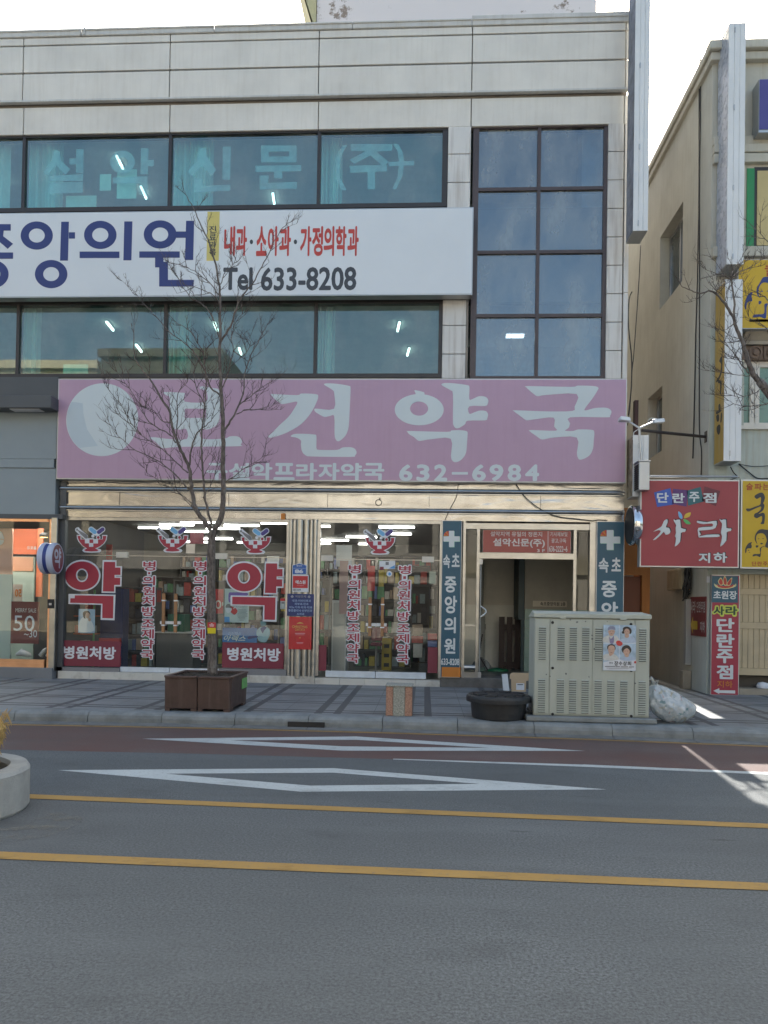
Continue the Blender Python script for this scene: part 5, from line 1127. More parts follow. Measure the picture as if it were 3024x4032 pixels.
# blue sign at the top
x0, x1, z0, z1 = RC(2989, 307, 3330, 506, YB-.3); t = thing('indigo_sign', (x0+.5, YB-.1, z0), 'indigo sign box high on the cream building', 'sign'); MB().box(x0, x1, YB-.29, YB-.02, z0-.05, z1).build('case', m_alug, t); MB().box(x0+.01, x1, YB-.30, YB-.292, z0, z1-.01).build('panel', M('indigo_face', (.075, .065, .25), .45), t)
# blade signs: a case at right angles to the wall, hinged white narrow front
def blade(name, label, ul, ur, vt, vb, yf, yb_, side_mat, front_mat, wall_y, closed_top=True, hinges=(), group=None, brackets=2, vref=None):
    vr = vref if vref is not None else (max(vt, 0)+vb)/2
    x0 = P(ul, vr, yf)[0]; x1 = P(ur, vr, yf)[0]; z0 = P((ul+ur)/2, vb, yf)[1]; z1 = P((ul+ur)/2, vt, yf)[1]
    t = thing(name, ((x0+x1)/2, wall_y, z0), label, 'sign', group)
    MB().box(x0+.006, x1-.006, yf+.012, yb_, z0, z1).build('case', M(name+'_case', (.42, .42, .4), .5, var=.1), t)
    MB().box(x0, x0+.005, yf+.02, yb_-.01, z0+.02, z1-.02).build('side_face', side_mat, t)
    f = MB(); wd = (x1-x0)
    for a, b_ in ((0, .34), (.345, .665), (.67, 1)): f.box(x0+wd*a, x0+wd*b_-.003, yf, yf+.012, z0, z1)
    f.build('front_strip', front_mat, t)
    h = MB()
    for v in hinges:
        z = P((ul+ur)/2, v, yf)[1]; h.box(x0+wd*.31, x0+wd*.38, yf-.014, yf, z-.045, z+.045)
    if hinges: h.build('hinge', m_alug, t)
    b = MB()
    for i in range(brackets):
        z = z0+(z1-z0)*(.2+.6*i/max(1, brackets-1)); b.box((x0+x1)/2-.025, (x0+x1)/2+.025, yb_-.01, wall_y+.02, z-.025, z+.025)
    b.build('bracket', m_alug, t); return t, (x0, x1, z0, z1)
m_wh = M('white_sheet_metal', (.70, .71, .71), .4, var=.05, vs=1.5, streak=.12)
m_wr = M('wrinkled_silver_film', (.42, .45, .52), .28, var=.2, vs=2, bump=1.0, bs=5)
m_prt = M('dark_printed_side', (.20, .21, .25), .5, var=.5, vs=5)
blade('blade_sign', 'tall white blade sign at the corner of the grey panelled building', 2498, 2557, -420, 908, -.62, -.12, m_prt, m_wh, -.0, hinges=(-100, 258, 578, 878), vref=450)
blade('blade_sign', 'tall white blade sign with wrinkled silver side on the cream building', 2866, 2933, 90, 1040, YB-.52, YB-.02, m_wr, m_wh, YB, hinges=(118, 423, 739, 1010))
m_yside = M('faded_yellow_side', (.50, .32, .07), .5, var=.12, vs=2, streak=.5, dirt=(.5, .46, .36))
t, (x0, x1, z0, z1) = blade('blade_sign', 'white blade sign with yellow brush lettered side under the silver one', 2853, 2922, 1100, 1815, YB-.50, YB-.04, m_yside, m_wh, YB, hinges=(1170, 1475, 1785))
mb = MB(); fx = lambda a, b_: (x0-.003, a, b_)
def side(k, pts): mb.prism([PX(*Z(k, a, b_), x0-.003) for a, b_ in pts], lambda a, b_, d: (d, a, b_), x0-.003, x0)
side('r3', sm([(1128,60),(1145,15),(1160,20),(1160,90),(1150,200),(1105,285),(1095,278),(1135,200),(1148,100),(1138,75)], 3)); side('r3', sm([(1110,260),(1150,280),(1152,320),(1145,415),(1135,410),(1138,310),(1118,300)], 3))
side('r3', sm([(1095,610),(1145,590),(1148,605),(1100,640)], 3)); side('r3', sm([(1120,540),(1138,530),(1135,600),(1122,600)], 3)); side('r3', sm([(1095,660),(1120,640),(1125,700),(1105,720)], 3)); side('r3', sm([(1148,625),(1158,640),(1150,720),(1140,720)], 3)); side('r3', sm([(1100,780),(1130,750),(1140,800),(1125,860),(1105,840)], 3))
mb.build('brush_character', m_brush, t)
# vertical basement bar sign standing on the pavement
yv = YB-.12; m_redV = M('crimson_face', (.34, .03, .055), .45, var=.05)
t = signbox('vertical_bar_sign', 'tall narrow crimson bar sign with blue head and white arrow by the slatted door', (2800, 2264, 2911, 2738), yv, .1, m_redV, m_alug, fr=.012); y = yv-.003
x0, x1, z0, z1 = RC(*ZR('z8', 962, 940, 1172, 1152), y); MB().box(x0+.004, x1-.004, y, y+.002, z0, z1-.004).build('blue_head', m_teal, t)
text('초원장', ZR('z8', 975, 1058, 1162, 1125), y-.002, m_wv, t, .03)
fl = MB(); fo = MB()
for q in ([(1018,985),(1035,962),(1048,985),(1048,1005),(1032,1010)], [(1058,970),(1068,950),(1080,985),(1078,1010),(1060,1005)], [(1095,985),(1118,962),(1112,1000),(1098,1015),(1085,1005)], [(1005,1005),(1020,1015),(1068,1022),(1120,1015),(1132,1005),(1128,1025),(1070,1038),(1015,1028)]):
    c = (sum(a for a, b_ in q)/len(q), sum(b_ for a, b_ in q)/len(q)); fl.xz(sm(ZP('z8', q, y-.004), 3), y-.004, y-.002); fo.xz(sm(ZP('z8', [(c[0]+(a-c[0])*1.35, c[1]+(b_-c[1])*1.3) for a, b_ in q], y-.002), 3), y-.002, y)
fo.build('flame_outline', M('pale_yellow_vinyl', (.65, .6, .3), .5), t); fl.build('flame_emblem', m_redv, t)
m_lime = M('lime_vinyl', (.55, .6, .1), .5); m_dg = M('dark_green_vinyl', (.03, .07, .03), .5); mo = MB(); mi = MB()
for ch, q in (('사', (975, 1180, 1062, 1250)), ('라', (1070, 1180, 1165, 1250))):
    B = RC(*ZR('z8', *q), y); addtext(mo, ch, B, lambda a, b_: (a, y-.001, b_), .1, grow=.02); addtext(mi, ch, B, lambda a, b_: (a, y-.004, b_), .04)
mo.build('outline', m_lime, t); mi.build('lettering', m_dg, t)
mb = MB()
for ch, q in (('단', (1000, 1275, 1142, 1385)), ('란', (1000, 1398, 1142, 1510)), ('주', (998, 1520, 1132, 1632)), ('점', (1000, 1645, 1132, 1758))): addtext(mb, ch, RC(*ZR('z8', *q), y), lambda a, b_: (a, y, b_), .035)
mb.xz(ZP('z8', [(975,1850),(1022,1830),(1022,1846),(1148,1848),(1148,1872),(1022,1868),(1022,1876)], y), y, y+.002); mb.build('lettering', m_wv, t)
text('지하', ZR('z8', 1005, 1772, 1128, 1825), y, m_orv, t, .01)
# red sign on the alley wall
xw = xb0-.02; B0, B1 = PX(*Z('r4', 810, 905), xw), PX(*Z('r4', 1012, 905), xw); ya, yb2 = B1[0], B0[0]
zt_, zb__ = PX(*Z('r4', 910, 690), xw)[1], PX(*Z('r4', 910, 1120), xw)[1]
ya = max(ya, YB+.02)
t = thing('alley_sign', (xw, (ya+yb2)/2, zb__), 'dim red sign with yellow arrow on the alley wall', 'sign'); MB().box(xw, xw+.018, ya, yb2, zb__, zt_).build('panel', M('dull_red_panel', (.2, .03, .03), .5), t)
mb = MB(); sx = lambda a, b_: (xw-.003, yb2-(yb2-ya)*a, zb__+(zt_-zb__)*b_)
for s, q in (('사', (.05, .18, .58, .9)), ('라', (.2, .38, .58, .9)), ('단란주점', (.45, .98, .6, .88)), ('지하', (.68, .98, .1, .38))): addtext(mb, s, (q[0], q[1], q[2], q[3]), sx, .02)
mb.build('lettering', m_cv, t)
mb = MB(); mb.prism([(.06,.28),(.2,.48),(.2,.38),(.5,.38),(.5,.16),(.2,.16),(.2,.06)], lambda a, b_, d: (d,)+sx(a, b_)[1:], xw-.004, xw-.001); mb.build('arrow', m_yelS, t)
# small lamp-lit box sign with grey display case and twin floodlights
t, (x0, x1, z0, z1) = blade('small_blade_sign', 'short white blade sign with worn printed side below the twin floodlights', 2492, 2554, 1713, 1955, -.72, -.30, M('worn_print_side', (.3, .24, .16), .6, var=.6, vs=9), m_wh, -.1, hinges=(1755,), brackets=1)
gx0, gx1, gz0, gz1 = RC(2529, 1818, 2557, 1930, -1.0); t2 = thing('display_case', ((gx0+gx1)/2, -.8, gz0), 'grey louvred display case fixed to the short blade sign', 'case')
MB().box(gx0-.06, gx1, -1.02, -.74, gz0, gz1).build('case', m_alug, t2, bevel=.008); mb = MB()
for i in range(12): mb.box(gx0-.075, gx0-.06, -1.0, -.76, gz0+.02+i*(gz1-gz0-.05)/12, gz0+.045+i*(gz1-gz0-.05)/12)
mb.build('louvre', m_blk, t2); MB().box(gx0-.08, gx1+.01, -1.04, -.72, gz1, gz1+.02).build('hood', m_alug, t2)
yfl = -.9; c = P(*Z('r3', 262, 792), yfl); lab = P(*Z('r3', 75, 720), yfl); rab = P(*Z('r3', 440, 730), yfl); bot = P(*Z('r3', 285, 1165), yfl)
t3 = thing('twin_floodlight', (c[0], yfl+.2, c[1]-.1), 'pair of white floodlights on a forked arm above the short blade sign', 'floodlight')
MB().tube([(bot[0], yfl, bot[1]), (c[0]-.01, yfl, c[1])], .02, 10).build('post', m_alug, t3)
for q, s in ((lab, -1), (rab, 1)):
    m_ = ((c[0]+q[0])/2, yfl-.05, (c[1]+q[1])/2+.015); MB().tube([(c[0], yfl, c[1]), m_, (q[0]-s*.05, yfl-.1, q[1]-.005)], .016, 8).build('arm', m_alu, t3)
    h = MB(); hx, hz = q; h.hexa([(hx-.09, yfl-.22, hz-.04-.02*s), (hx+.09, yfl-.22, hz-.04+.0), (hx+.09, yfl-.02, hz-.02), (hx-.09, yfl-.02, hz-.02)], [(hx-.08, yfl-.2, hz+.03+.02*s*-1), (hx+.08, yfl-.2, hz+.03), (hx+.08, yfl-.04, hz+.05), (hx-.08, yfl-.04, hz+.05)])
    h.build('lamp_head', m_alu, t3, bevel=.008)
MB().tube([(rab[0]-.02, yfl-.1, rab[1]+.04), (rab[0]-.12, yfl-.12, rab[1]+.05), (rab[0]-.17, yfl-.1, rab[1]+.0)], .007, 6).tube([(c[0]-.03, yfl, c[1]-.02), (c[0]-.1, yfl, c[1]-.07), (c[0]-.11, yfl, c[1]-.2)], .007, 6).build('cable', m_alu, t3)
a = P(*Z('r3', 285, 815), -.6); b_ = PX(*Z('r3', 985, 885), xb0); t4 = thing('support_bar', (a[0], -.6, a[1]), 'dark steel bar bracing the short blade sign to the cream building', 'bar')
MB().tube([(a[0], -.6, a[1]), (xb0, max(b_[0], YB+.05), b_[1])], .028, 6).build('bar', m_dark, t4); MB().box(xb0-.01, xb0, max(b_[0], YB+.05)-.06, max(b_[0], YB+.05)+.06, b_[1]-.1, b_[1]+.1).build('plate', m_dark, t4)
xq0, xq1, zq0, zq1 = RC(*ZR('r3', 205, 488, 245, 840), .1); tag(MB().box(xq0, xq1, .08, .2, zq0-.6, zq1).build('rust_post', M('rust_brown_post', (.06, .025, .022), .7)), 'rust brown post rising in the mouth of the alley', 'post')
# chrome round sign, seen edge-on
cz0, cz1 = P(2490, 1990, -.6)[1], P(2490, 2149, -.6)[1]; R2 = (cz0-cz1)/2; cx1 = P(2512, 2070, -.6)[0]; cx0 = cx1-.15
t = thing('chrome_drum_sign', ((cx0+cx1)/2, -.3, cz1), 'round drum sign with mirror chrome rim seen edge on beside the red sign', 'sign'); ctr = ((cx0+cx1)/2, -.6, (cz0+cz1)/2); hw = (cx1-cx0)/2
m_chr = steel('mirror_chrome', (.75, .75, .76), .05, .08)
MB().lathe([(R2*.9, -hw), (R2, -hw*.8), (R2, hw*.8), (R2*.9, hw)], ctr, 48, 0, 'x').build('rim', m_chr, t, smooth=True)
MB().lathe([(R2*.9, -hw-.005), (R2*.85, -hw-.01), (0, -hw-.012)], ctr, 40, 0, 'x').build('face', m_blk, t); MB().lathe([(R2*.9, hw), (0, hw)], ctr, 40, 0, 'x').build('rear_face', m_blk, t); MB().box(ctr[0]-.03, ctr[0]+.03, -.3, -.1, ctr[2]-.04, ctr[2]+.04).build('bracket', m_dark, t)
# ================================================================== OBJECTS ON THE PAVEMENT
# ---- bare street trees
def bark(name, c0, c1):
    m, n, out = nodes(name); b = N(n, 'BsdfPrincipled', Roughness=.85); p = pos(n, 1, 1, .35)
    c = mixc(n, ramp(n, noise(n, p, 40, 5, .65), .35, .65), c0, c1); c = mixc(n, mth(n, 'MULTIPLY', ramp(n, noise(n, pos(n), 9, 5), .55, .7), .5), c, (.30, .28, .25))
    n.links.new(c, b.inputs['Base Color']); bp = N(n, 'Bump', Strength=.8, Distance=.01); n.links.new(noise(n, p, 45, 4), bp.inputs['Height']); n.links.new(bp.outputs[0], b.inputs['Normal'])
    n.links.new(b.outputs[0], out.inputs[0]); return m
m_bark = bark('bark', (.07, .055, .047), (.19, .16, .14)); m_twig = bark('twig_bark', (.045, .033, .03), (.10, .075, .066))
def ctrl(pts, n_=4):
    out = []; c = len(pts)
    for i in range(c-1):
        p0, p1, p2, p3 = pts[max(i-1, 0)], pts[i], pts[i+1], pts[min(i+2, c-1)]
        for k in range(n_):
            t = k/n_; out.append(.5*((2*p1)+(-p0+p2)*t+(2*p0-5*p1+4*p2-p3)*t*t+(-p0+3*p1-3*p2+p3)*t**3))
    return out+[pts[-1]]
def twigs(mb, p, d, L, r, depth, rng):
    n_ = 4; q = [p.copy()]; dd = d.copy()
    for i in range(n_):
        dd = (dd+Vector((rng.uniform(-.22, .22), rng.uniform(-.22, .22), rng.uniform(-.1, .22)))).normalized(); q.append(q[-1]+dd*(L/n_))
    mb.tube(q, [r*(1-.72*i/n_) for i in range(n_+1)], 4 if depth < 2 else 3, cap=False)
    if depth < 2:
        for i in range(1, n_+1):
            for _ in range(1 if i < n_ or depth else 2):
                if rng.random() < .86:
                    a = Vector((rng.uniform(-1, 1), rng.uniform(-.7, .7), rng.uniform(-.2, .9))).normalized(); e = (dd*.75+a*.75).normalized()
                    twigs(mb, q[i], e, L*rng.uniform(.32, .6), r*.62, depth+1, rng)
def street_tree(k, trunk, limbs, yp_, label, seed, bend=.16):
    rng = random.Random(seed); b0 = trunk[0]; x, z = P(*b0, yp_); t = thing('street_tree', (x, yp_, .45), label, 'tree', None)
    tr = MB(); tp = ctrl([Vector((P(*q, yp_)[0], yp_, P(*q, yp_)[1])) for q in trunk]); n_ = len(tp)
    tr.tube(tp, [.068-.016*i/(n_-1)+.012*max(0, 1-i/2) for i in range(n_)], 12)
    tw = MB()
    for r0, r1, pts in limbs:
        off = rng.uniform(-bend, bend)*3; n0 = len(pts)
        base_y = yp_
        v = []
        for i, q in enumerate(pts):
            s = i/(n0-1); yy = base_y+off*s*(.6+.6*s) if r0 < .03 else base_y+off*.3*s
            a, b_ = P(*Z(k, *q), yy); v.append(Vector((a, yy, b_)))
        v = ctrl(v, 4); m_ = len(v)
        for i in range(1, m_-1): v[i] = v[i]+Vector((rng.uniform(-1, 1), rng.uniform(-1, 1), rng.uniform(-1, 1)))*.008
        rad = [r0+(r1-r0)*(i/(m_-1))**.8 for i in range(m_)]
        tr.tube(v, rad, 8 if r0 > .02 else 6)
        ln = 0; nxt = .12; side = 1
        tot = sum((v[i+1]-v[i]).length for i in range(m_-1)); acc = 0
        for i in range(m_-1):
            seg = (v[i+1]-v[i]); acc += seg.length
            while ln+nxt < acc:
                ln += nxt; nxt = rng.uniform(.07, .17); f = ln/tot
                if f < .22 and r0 > .012: continue
                if r0 > .03 and rng.random() < .45: continue
                d = seg.normalized(); sidev = Vector((d.z, 0, -d.x))*side+Vector((0, rng.uniform(-.8, .8), 0)); side = -side
                e = (d*.8+sidev.normalized()*rng.uniform(.5, .9)+Vector((0, 0, .2))).normalized()
                twigs(tw, v[i]+seg*rng.random(), e, rng.uniform(.12, .36)*(1.1-.35*f), rng.uniform(.0042, .0060), 0, rng)
        for _ in range(3): twigs(tw, v[-1], ((v[-1]-v[-2]).normalized()+Vector((rng.uniform(-.5, .5), rng.uniform(-.4, .4), rng.uniform(0, .5)))).normalized(), rng.uniform(.15, .3), .003, 1, rng)
    tr.build('trunk', m_bark, t, smooth=True); c = tw.build('twigs', m_twig, t); return t
ty = -3.74
tree_limbs = [(.036, .005, [(690,2185),(635,2120),(590,2050),(572,1960),(560,1860),(545,1780),(500,1690),(470,1610),(440,1510),(425,1430),(380,1370),(340,1290),(300,1230),(250,1170),(205,1080),(205,900)]),
 (.044, .003, [(705,2190),(748,2130),(765,2040),(770,1900),(762,1780),(768,1640),(765,1500),(757,1340),(750,1200),(745,1050),(748,900),(750,760),(740,620),(710,480),(680,380),(630,270),(585,170),(545,100),(520,50)]),
 (.019, .003, [(695,2160),(655,2000),(640,1850),(630,1700),(635,1560),(650,1400),(660,1250),(640,1080),(600,1000),(555,930),(470,880)]),
 (.014, .003, [(556,1780),(575,1640),(620,1560),(690,1500),(720,1400)]), (.018, .003, [(768,1570),(800,1520),(850,1440),(890,1330),(910,1180),(960,1060),(1010,960),(1055,880)]),
 (.016, .003, [(745,1010),(800,930),(840,830),(870,740),(950,640),(1010,530),(1060,430),(1130,300),(1190,250)]), (.012, .003, [(745,980),(700,850),(640,770),(560,720),(480,600),(420,500)]),
 (.010, .002, [(748,720),(690,640),(620,580),(540,535),(430,505)]), (.013, .002, [(572,1960),(480,1860),(370,1760),(220,1690),(110,1600),(45,1510)]), (.011, .002, [(545,1830),(480,1770),(380,1680),(260,1600),(170,1520),(105,1440)]),
 (.008, .002, [(250,1590),(190,1520),(120,1400),(70,1340),(20,1270)]), (.014, .002, [(757,1345),(690,1290),(650,1180),(590,1080),(520,1010),(430,940),(350,850),(260,760),(190,670),(110,605)]),
 (.011, .002, [(470,1640),(430,1590),(300,1510),(240,1400),(150,1260),(95,1190)]), (.008, .002, [(770,1900),(860,1830),(950,1770),(1030,1725)]), (.008, .002, [(850,1460),(920,1430),(1000,1430),(1080,1400)]),
 (.008, .002, [(870,1400),(960,1330),(1030,1280),(1085,1250)]), (.010, .002, [(757,1300),(800,1180),(830,1060),(820,960),(860,860),(900,820)]), (.008, .002, [(640,1990),(700,1880),(735,1760)]),
 (.009, .002, [(470,1610),(480,1450),(480,1330),(530,1270),(545,1245)]), (.008, .002, [(590,2050),(500,1960),(400,1900),(300,1840),(270,1800)]), (.007, .002, [(600,2080),(520,1990),(460,1930),(440,1870)]),
 (.008, .002, [(750,760),(690,700),(600,660),(520,640),(460,560)]), (.008, .002, [(650,1400),(600,1300),(580,1200),(610,1120),(660,1050)]), (.007, .002, [(750,640),(780,560),(830,520),(850,450)]), (.009, .002, [(440,1510),(380,1500),(330,1440),(280,1420)]),
 (.008, .002, [(830,1060),(900,1090),(940,1010),(920,990)])]
street_tree('kt', [Z('z5', 1388, 1275), Z('z5', 1386, 1000), Z('z5', 1382, 800), Z('z5', 1378, 600), Z('z5', 1380, 420), Z('z5', 1388, 310)], tree_limbs, ty, 'slender bare forked tree growing in the brown planter box before the pharmacy', 3)
ty2 = -3.9
street_tree('kr', [(3210, 2780), (3190, 2400), (3150, 2000), (3105, 1750), (3060, 1600), (2990, 1500)],
 [(.040, .004, [(775,2212),(690,2120),(620,1960),(590,1850),(540,1700),(470,1520),(410,1330),(310,1130),(180,970),(40,910),(-100,940),(-240,890),(-360,830)]),
  (.016, .003, [(412,1300),(405,1040),(380,830),(375,690),(400,590),(470,500),(570,330)]), (.009, .002, [(375,720),(480,630),(640,560),(760,490),(830,390)]), (.009, .002, [(375,740),(260,690),(120,640),(-30,580)]),
  (.010, .002, [(620,2100),(520,1980),(400,1800),(290,1680),(240,1580),(180,1490)]), (.007, .002, [(540,1950),(430,1900),(300,1880)]), (.008, .002, [(700,2130),(560,2140),(400,2110),(230,2080)]),
  (.012, .002, [(980,1700),(900,1500),(830,1400),(730,1360),(620,1280)]), (.008, .002, [(410,1390),(350,1420),(290,1470),(200,1470)]), (.010, .002, [(1000,1250),(880,1020),(780,980),(640,960),(500,1000)]), (.007, .002, [(480,1620),(380,1660),(260,1650)]),
  (.007, .002, [(200,990),(150,900),(260,780)]), (.009, .002, [(960,2250),(800,2330),(650,2410),(480,2440),(300,2400)]), (.009, .002, [(1000,2500),(820,2560),(640,2580),(460,2560),(330,2500)]), (.008, .002, [(1000,300),(900,200),(800,80),(740,20)]), (.006, .002, [(330,1160),(280,1050),(230,960)])],
 ty2, 'bare tree whose branches reach in front of the white blade signs', 11)
# label tied to the trunk
x0, x1, z0, z1 = RC(*ZR('z5', 1357, 914, 1410, 986), ty-.075); t = thing('trunk_notice', ((x0+x1)/2, ty-.08, z0), 'small red and yellow notice tied round the tree trunk', 'notice'); zm = z0+(z1-z0)*.52
MB().box(x0, x1, ty-.082, ty-.078, zm, z1).build('red_half', m_red3, t); MB().box(x0, x1, ty-.082, ty-.078, z0, zm-.002).build('yellow_half', M('bright_yellow_print', (.68, .56, .01), .5), t)
mb = MB()
for i, (a, b_) in enumerate(((.4, .6), (.2, .8), (.25, .75))): mb.box(x0+(x1-x0)*a, x0+(x1-x0)*b_, ty-.084, ty-.082, z1-.022-i*.016, z1-.014-i*.016)
mb.build('small_print', m_lw, t)
# planter box
m_plb = M('brown_plastic', (.075, .043, .034), .5, var=.2, vs=5, streak=.35, dirt=(.16, .12, .1), dirtamt=.3); px0, px1, py0, py1 = -3.49, -2.61, -4.23, -3.31; pz = .15; ph = P(*Z('z5', 1300, 1280), py0)[1]
t = thing('planter_box', ((px0+px1)/2, (py0+py1)/2, .15), 'brown square plastic planter box with soil at the foot of the forked tree', 'planter'); xm = (px0+px1)/2
sd = MB()
def wallq(a, b_, th):      # wall panel leaning outwards a little, from (x,y) a to b, with feet
    d = (Vector(b_)-Vector(a)).normalized(); nrm = Vector((d.y, -d.x, 0)); up_ = .015
    q = [Vector(a), Vector(b_), Vector(b_)-nrm*th, Vector(a)-nrm*th]
    lo = [(p.x, p.y, pz+.04) for p in q]; hi = [(p.x+nrm.x*up_, p.y+nrm.y*up_, ph) for p in q]; sd.hexa(lo, hi)
    L = (Vector(b_)-Vector(a)).length
    for f0, f1 in ((.0, .16), (.80, 1.0)):
        s0, s1 = Vector(a)+d*L*f0, Vector(a)+d*L*f1; sd.hexa([(s0.x, s0.y, pz), (s1.x, s1.y, pz), (s1.x-nrm.x*th, s1.y-nrm.y*th, pz), (s0.x-nrm.x*th, s0.y-nrm.y*th, pz)], [(s0.x, s0.y, pz+.04), (s1.x, s1.y, pz+.04), (s1.x-nrm.x*th, s1.y-nrm.y*th, pz+.04), (s0.x-nrm.x*th, s0.y-nrm.y*th, pz+.04)])
    lo = [Vector(a)+nrm*.03, Vector(b_)+nrm*.03, Vector(b_)-nrm*(th-.005), Vector(a)-nrm*(th-.005)]
    sd.hexa([(p.x, p.y, ph+.001) for p in lo], [(p.x, p.y, ph+.03) for p in lo])
for a, b_ in (((px0, py0, 0), (xm-.006, py0, 0)), ((xm+.006, py0, 0), (px1, py0, 0)), ((px1, py0+.04, 0), (px1, py1, 0)), ((px1, py1, 0), (px0, py1, 0)), ((px0, py1, 0), (px0, py0+.04, 0))): wallq(a, b_, .035)
sd.build('side_panel', m_plb, t, bevel=.005)
rng = random.Random(5); so_ = MB(); nx = 22; gr = [[(px0+.03+(px1-px0-.06)*i/nx, py0+.03+(py1-py0-.06)*j/nx, ph-.02+.03*rng.random()+.03*math.exp(-((i-nx*.5)**2+(j-nx*.5)**2)/30)) for i in range(nx+1)] for j in range(nx+1)]
for j in range(nx):
    for i in range(nx): so_.face([gr[j][i], gr[j][i+1], gr[j+1][i+1], gr[j+1][i]])
for _ in range(60):
    x, y = rng.uniform(px0+.06, px1-.06), rng.uniform(py0+.06, py1-.06); a = rng.uniform(0, 6.3); so_.tube([(x, y, ph+.01), (x+.05*math.cos(a), y+.05*math.sin(a), ph+.03+.02*rng.random())], [.006, .002], 4)
so_.build('soil', M('soil', (.05, .04, .03), .95, var=.4, vs=30, bump=.8), t)
ys0, ys1 = PX(*Z('z5', 1582, 1300), px1+.02), PX(*Z('z5', 1615, 1300), px1+.02); MB().box(px1+.016, px1+.02, ys0[0], ys1[0], PX(*Z('z5', 1598, 1342), px1+.02)[1], PX(*Z('z5', 1598, 1276), px1+.02)[1]).build('green_label', M('green_label', (.16, .42, .12), .5, var=.15, vs=12), t)
# granite stool block
sx0, sx1 = P(1519, 2780, -4.18)[0], P(1622, 2780, -4.18)[0]; sz1 = P(1570, 2705, -4.18)[1]; t = thing('stone_block', ((sx0+sx1)/2, -4.0, .15), 'square granite seat block with a grey stripe between red ones', 'seat'); w3 = (sx1-sx0)
m_gred = M('red_granite', (.36, .20, .14), .55, var=.35, vs=70, dirtamt=.4); m_ggr = M('grey_granite', (.30, .30, .26), .6, var=.45, vs=70, dirtamt=.3)
MB().box(sx0, sx0+w3*.27, -4.18, -3.83, .155, sz1).box(sx1-w3*.27, sx1, -4.18, -3.83, .155, sz1).build('red_side', m_gred, t, bevel=.006); MB().box(sx0+w3*.27+.002, sx1-w3*.27-.002, -4.183, -3.827, .155, sz1+.001).build('grey_core', m_ggr, t, bevel=.006)
MB().box(sx0-.012, sx1+.012, -4.192, -3.818, sz1+.002, sz1+.022).build('cap', m_ggr, t, bevel=.006)
# black tub with lid
tx, tyy = P(1962, 2800, -4.08)[0], -4.08; rl_ = (P(2089, 2740, -4.08)[0]-P(1835, 2740, -4.08)[0])/2; zl = P(1962, 2742, -4.08)[1]; t = thing('snow_sand_tub', (tx, tyy, .15), 'round black plastic tub with an embossed lid beside the cabinet', 'tub')
m_tub = M('black_plastic', (.022, .023, .025), .5, var=.2, vs=6, dirtamt=.3, dirt=(.08, .08, .08))
MB().lathe([(0, .0), (rl_*.80, .0), (rl_*.82, .02), (rl_*.885, zl-.15-.02), (rl_*.87, zl-.15)], (tx, tyy, .15), 48).build('body', m_tub, t, smooth=False)
lid = MB(); hz = zl-.15; lid.lathe([(rl_*.90, hz-.065), (rl_*1.0, hz-.06), (rl_*1.005, hz-.01), (rl_*.985, hz+.015), (rl_*.93, hz+.03), (rl_*.9, hz+.022), (rl_*.4, hz+.035), (0, hz+.04)], (tx, tyy, .15), 48)
lo_ = lid.build('lid', m_tub, t, smooth=False)
em = MB()
for i in range(8):
    a0 = 2*PI*i/8+.12; a1 = a0+2*PI/8-.24
    for r0, r1 in ((.45, .82),):
        p0 = [(tx+rl_*r*math.cos(a), tyy+rl_*r*math.sin(a)) for r, a in ((r0, a0), (r1, a0+.05), (r1, a1-.05), (r0, a1))]; em.hexa([(a, b_, zl+.022) for a, b_ in p0], [(a, b_, zl+.045) for a, b_ in p0])
em.build('embossing', m_tub, lo_, bevel=.004)
MB().tube([(tx+rl_*.86, tyy-.1, .30), (tx+rl_*.98, tyy-.13, .27), (tx+rl_*1.0, tyy-.12, .22), (tx+rl_*.88, tyy-.1, .19)], .02, 8).build('handle', m_tub, t)
struct(MB().box(px1+.03, px1+.15, py0-.06, py1+.1, .15, .156).box(px0-.12, px1+.028, py0-.07, py0-.006, .15, .156).build('tree_pit_edge', m_kerb))
# flattened cardboard and white box by the step
m_card = M('cardboard', (.50, .37, .24), .8, var=.06); yk2 = -.78; q = [(680,1672),(700,1655),(845,1658),(868,1680),(866,1722),(822,1728),(820,1840),(692,1835),(692,1715),(678,1705)]
pts = ZP('z7', q, yk2); zlow = min(b_ for a, b_ in pts); t = thing('cardboard_piece', (pts[6][0], yk2, .15), 'unfolded brown cardboard leaning by the stair step', 'cardboard'); f_ = lambda b_: .15 if b_ < zlow+.03 else b_
MB().xz([(a, f_(b_)) for a, b_ in pts], yk2, yk2+.012, back=True).build('sheet', m_card, t); x0, x1, z0, z1 = RC(*ZR('z7', 735, 1748, 805, 1806), yk2-.002); MB().box(x0, x1, yk2-.003, yk2-.001, z0, z1).build('shipping_label', m_lw, t); MB().box(x0+.02, x1-.02, yk2-.004, yk2-.003, z1-.03, z1-.015).build('print', m_ink, t)
q = [(612,1672),(660,1667),(677,1830),(625,1830)]; pts = ZP('z7', q, yk2-.1); pts = [pts[0], pts[1], (pts[2][0], .15), (pts[3][0], .15)]; t = tag(MB().xz(pts, yk2-.1, yk2-.02, back=True).build('white_carton', m_wp), 'slim white carton standing on end beside the cardboard', 'carton')
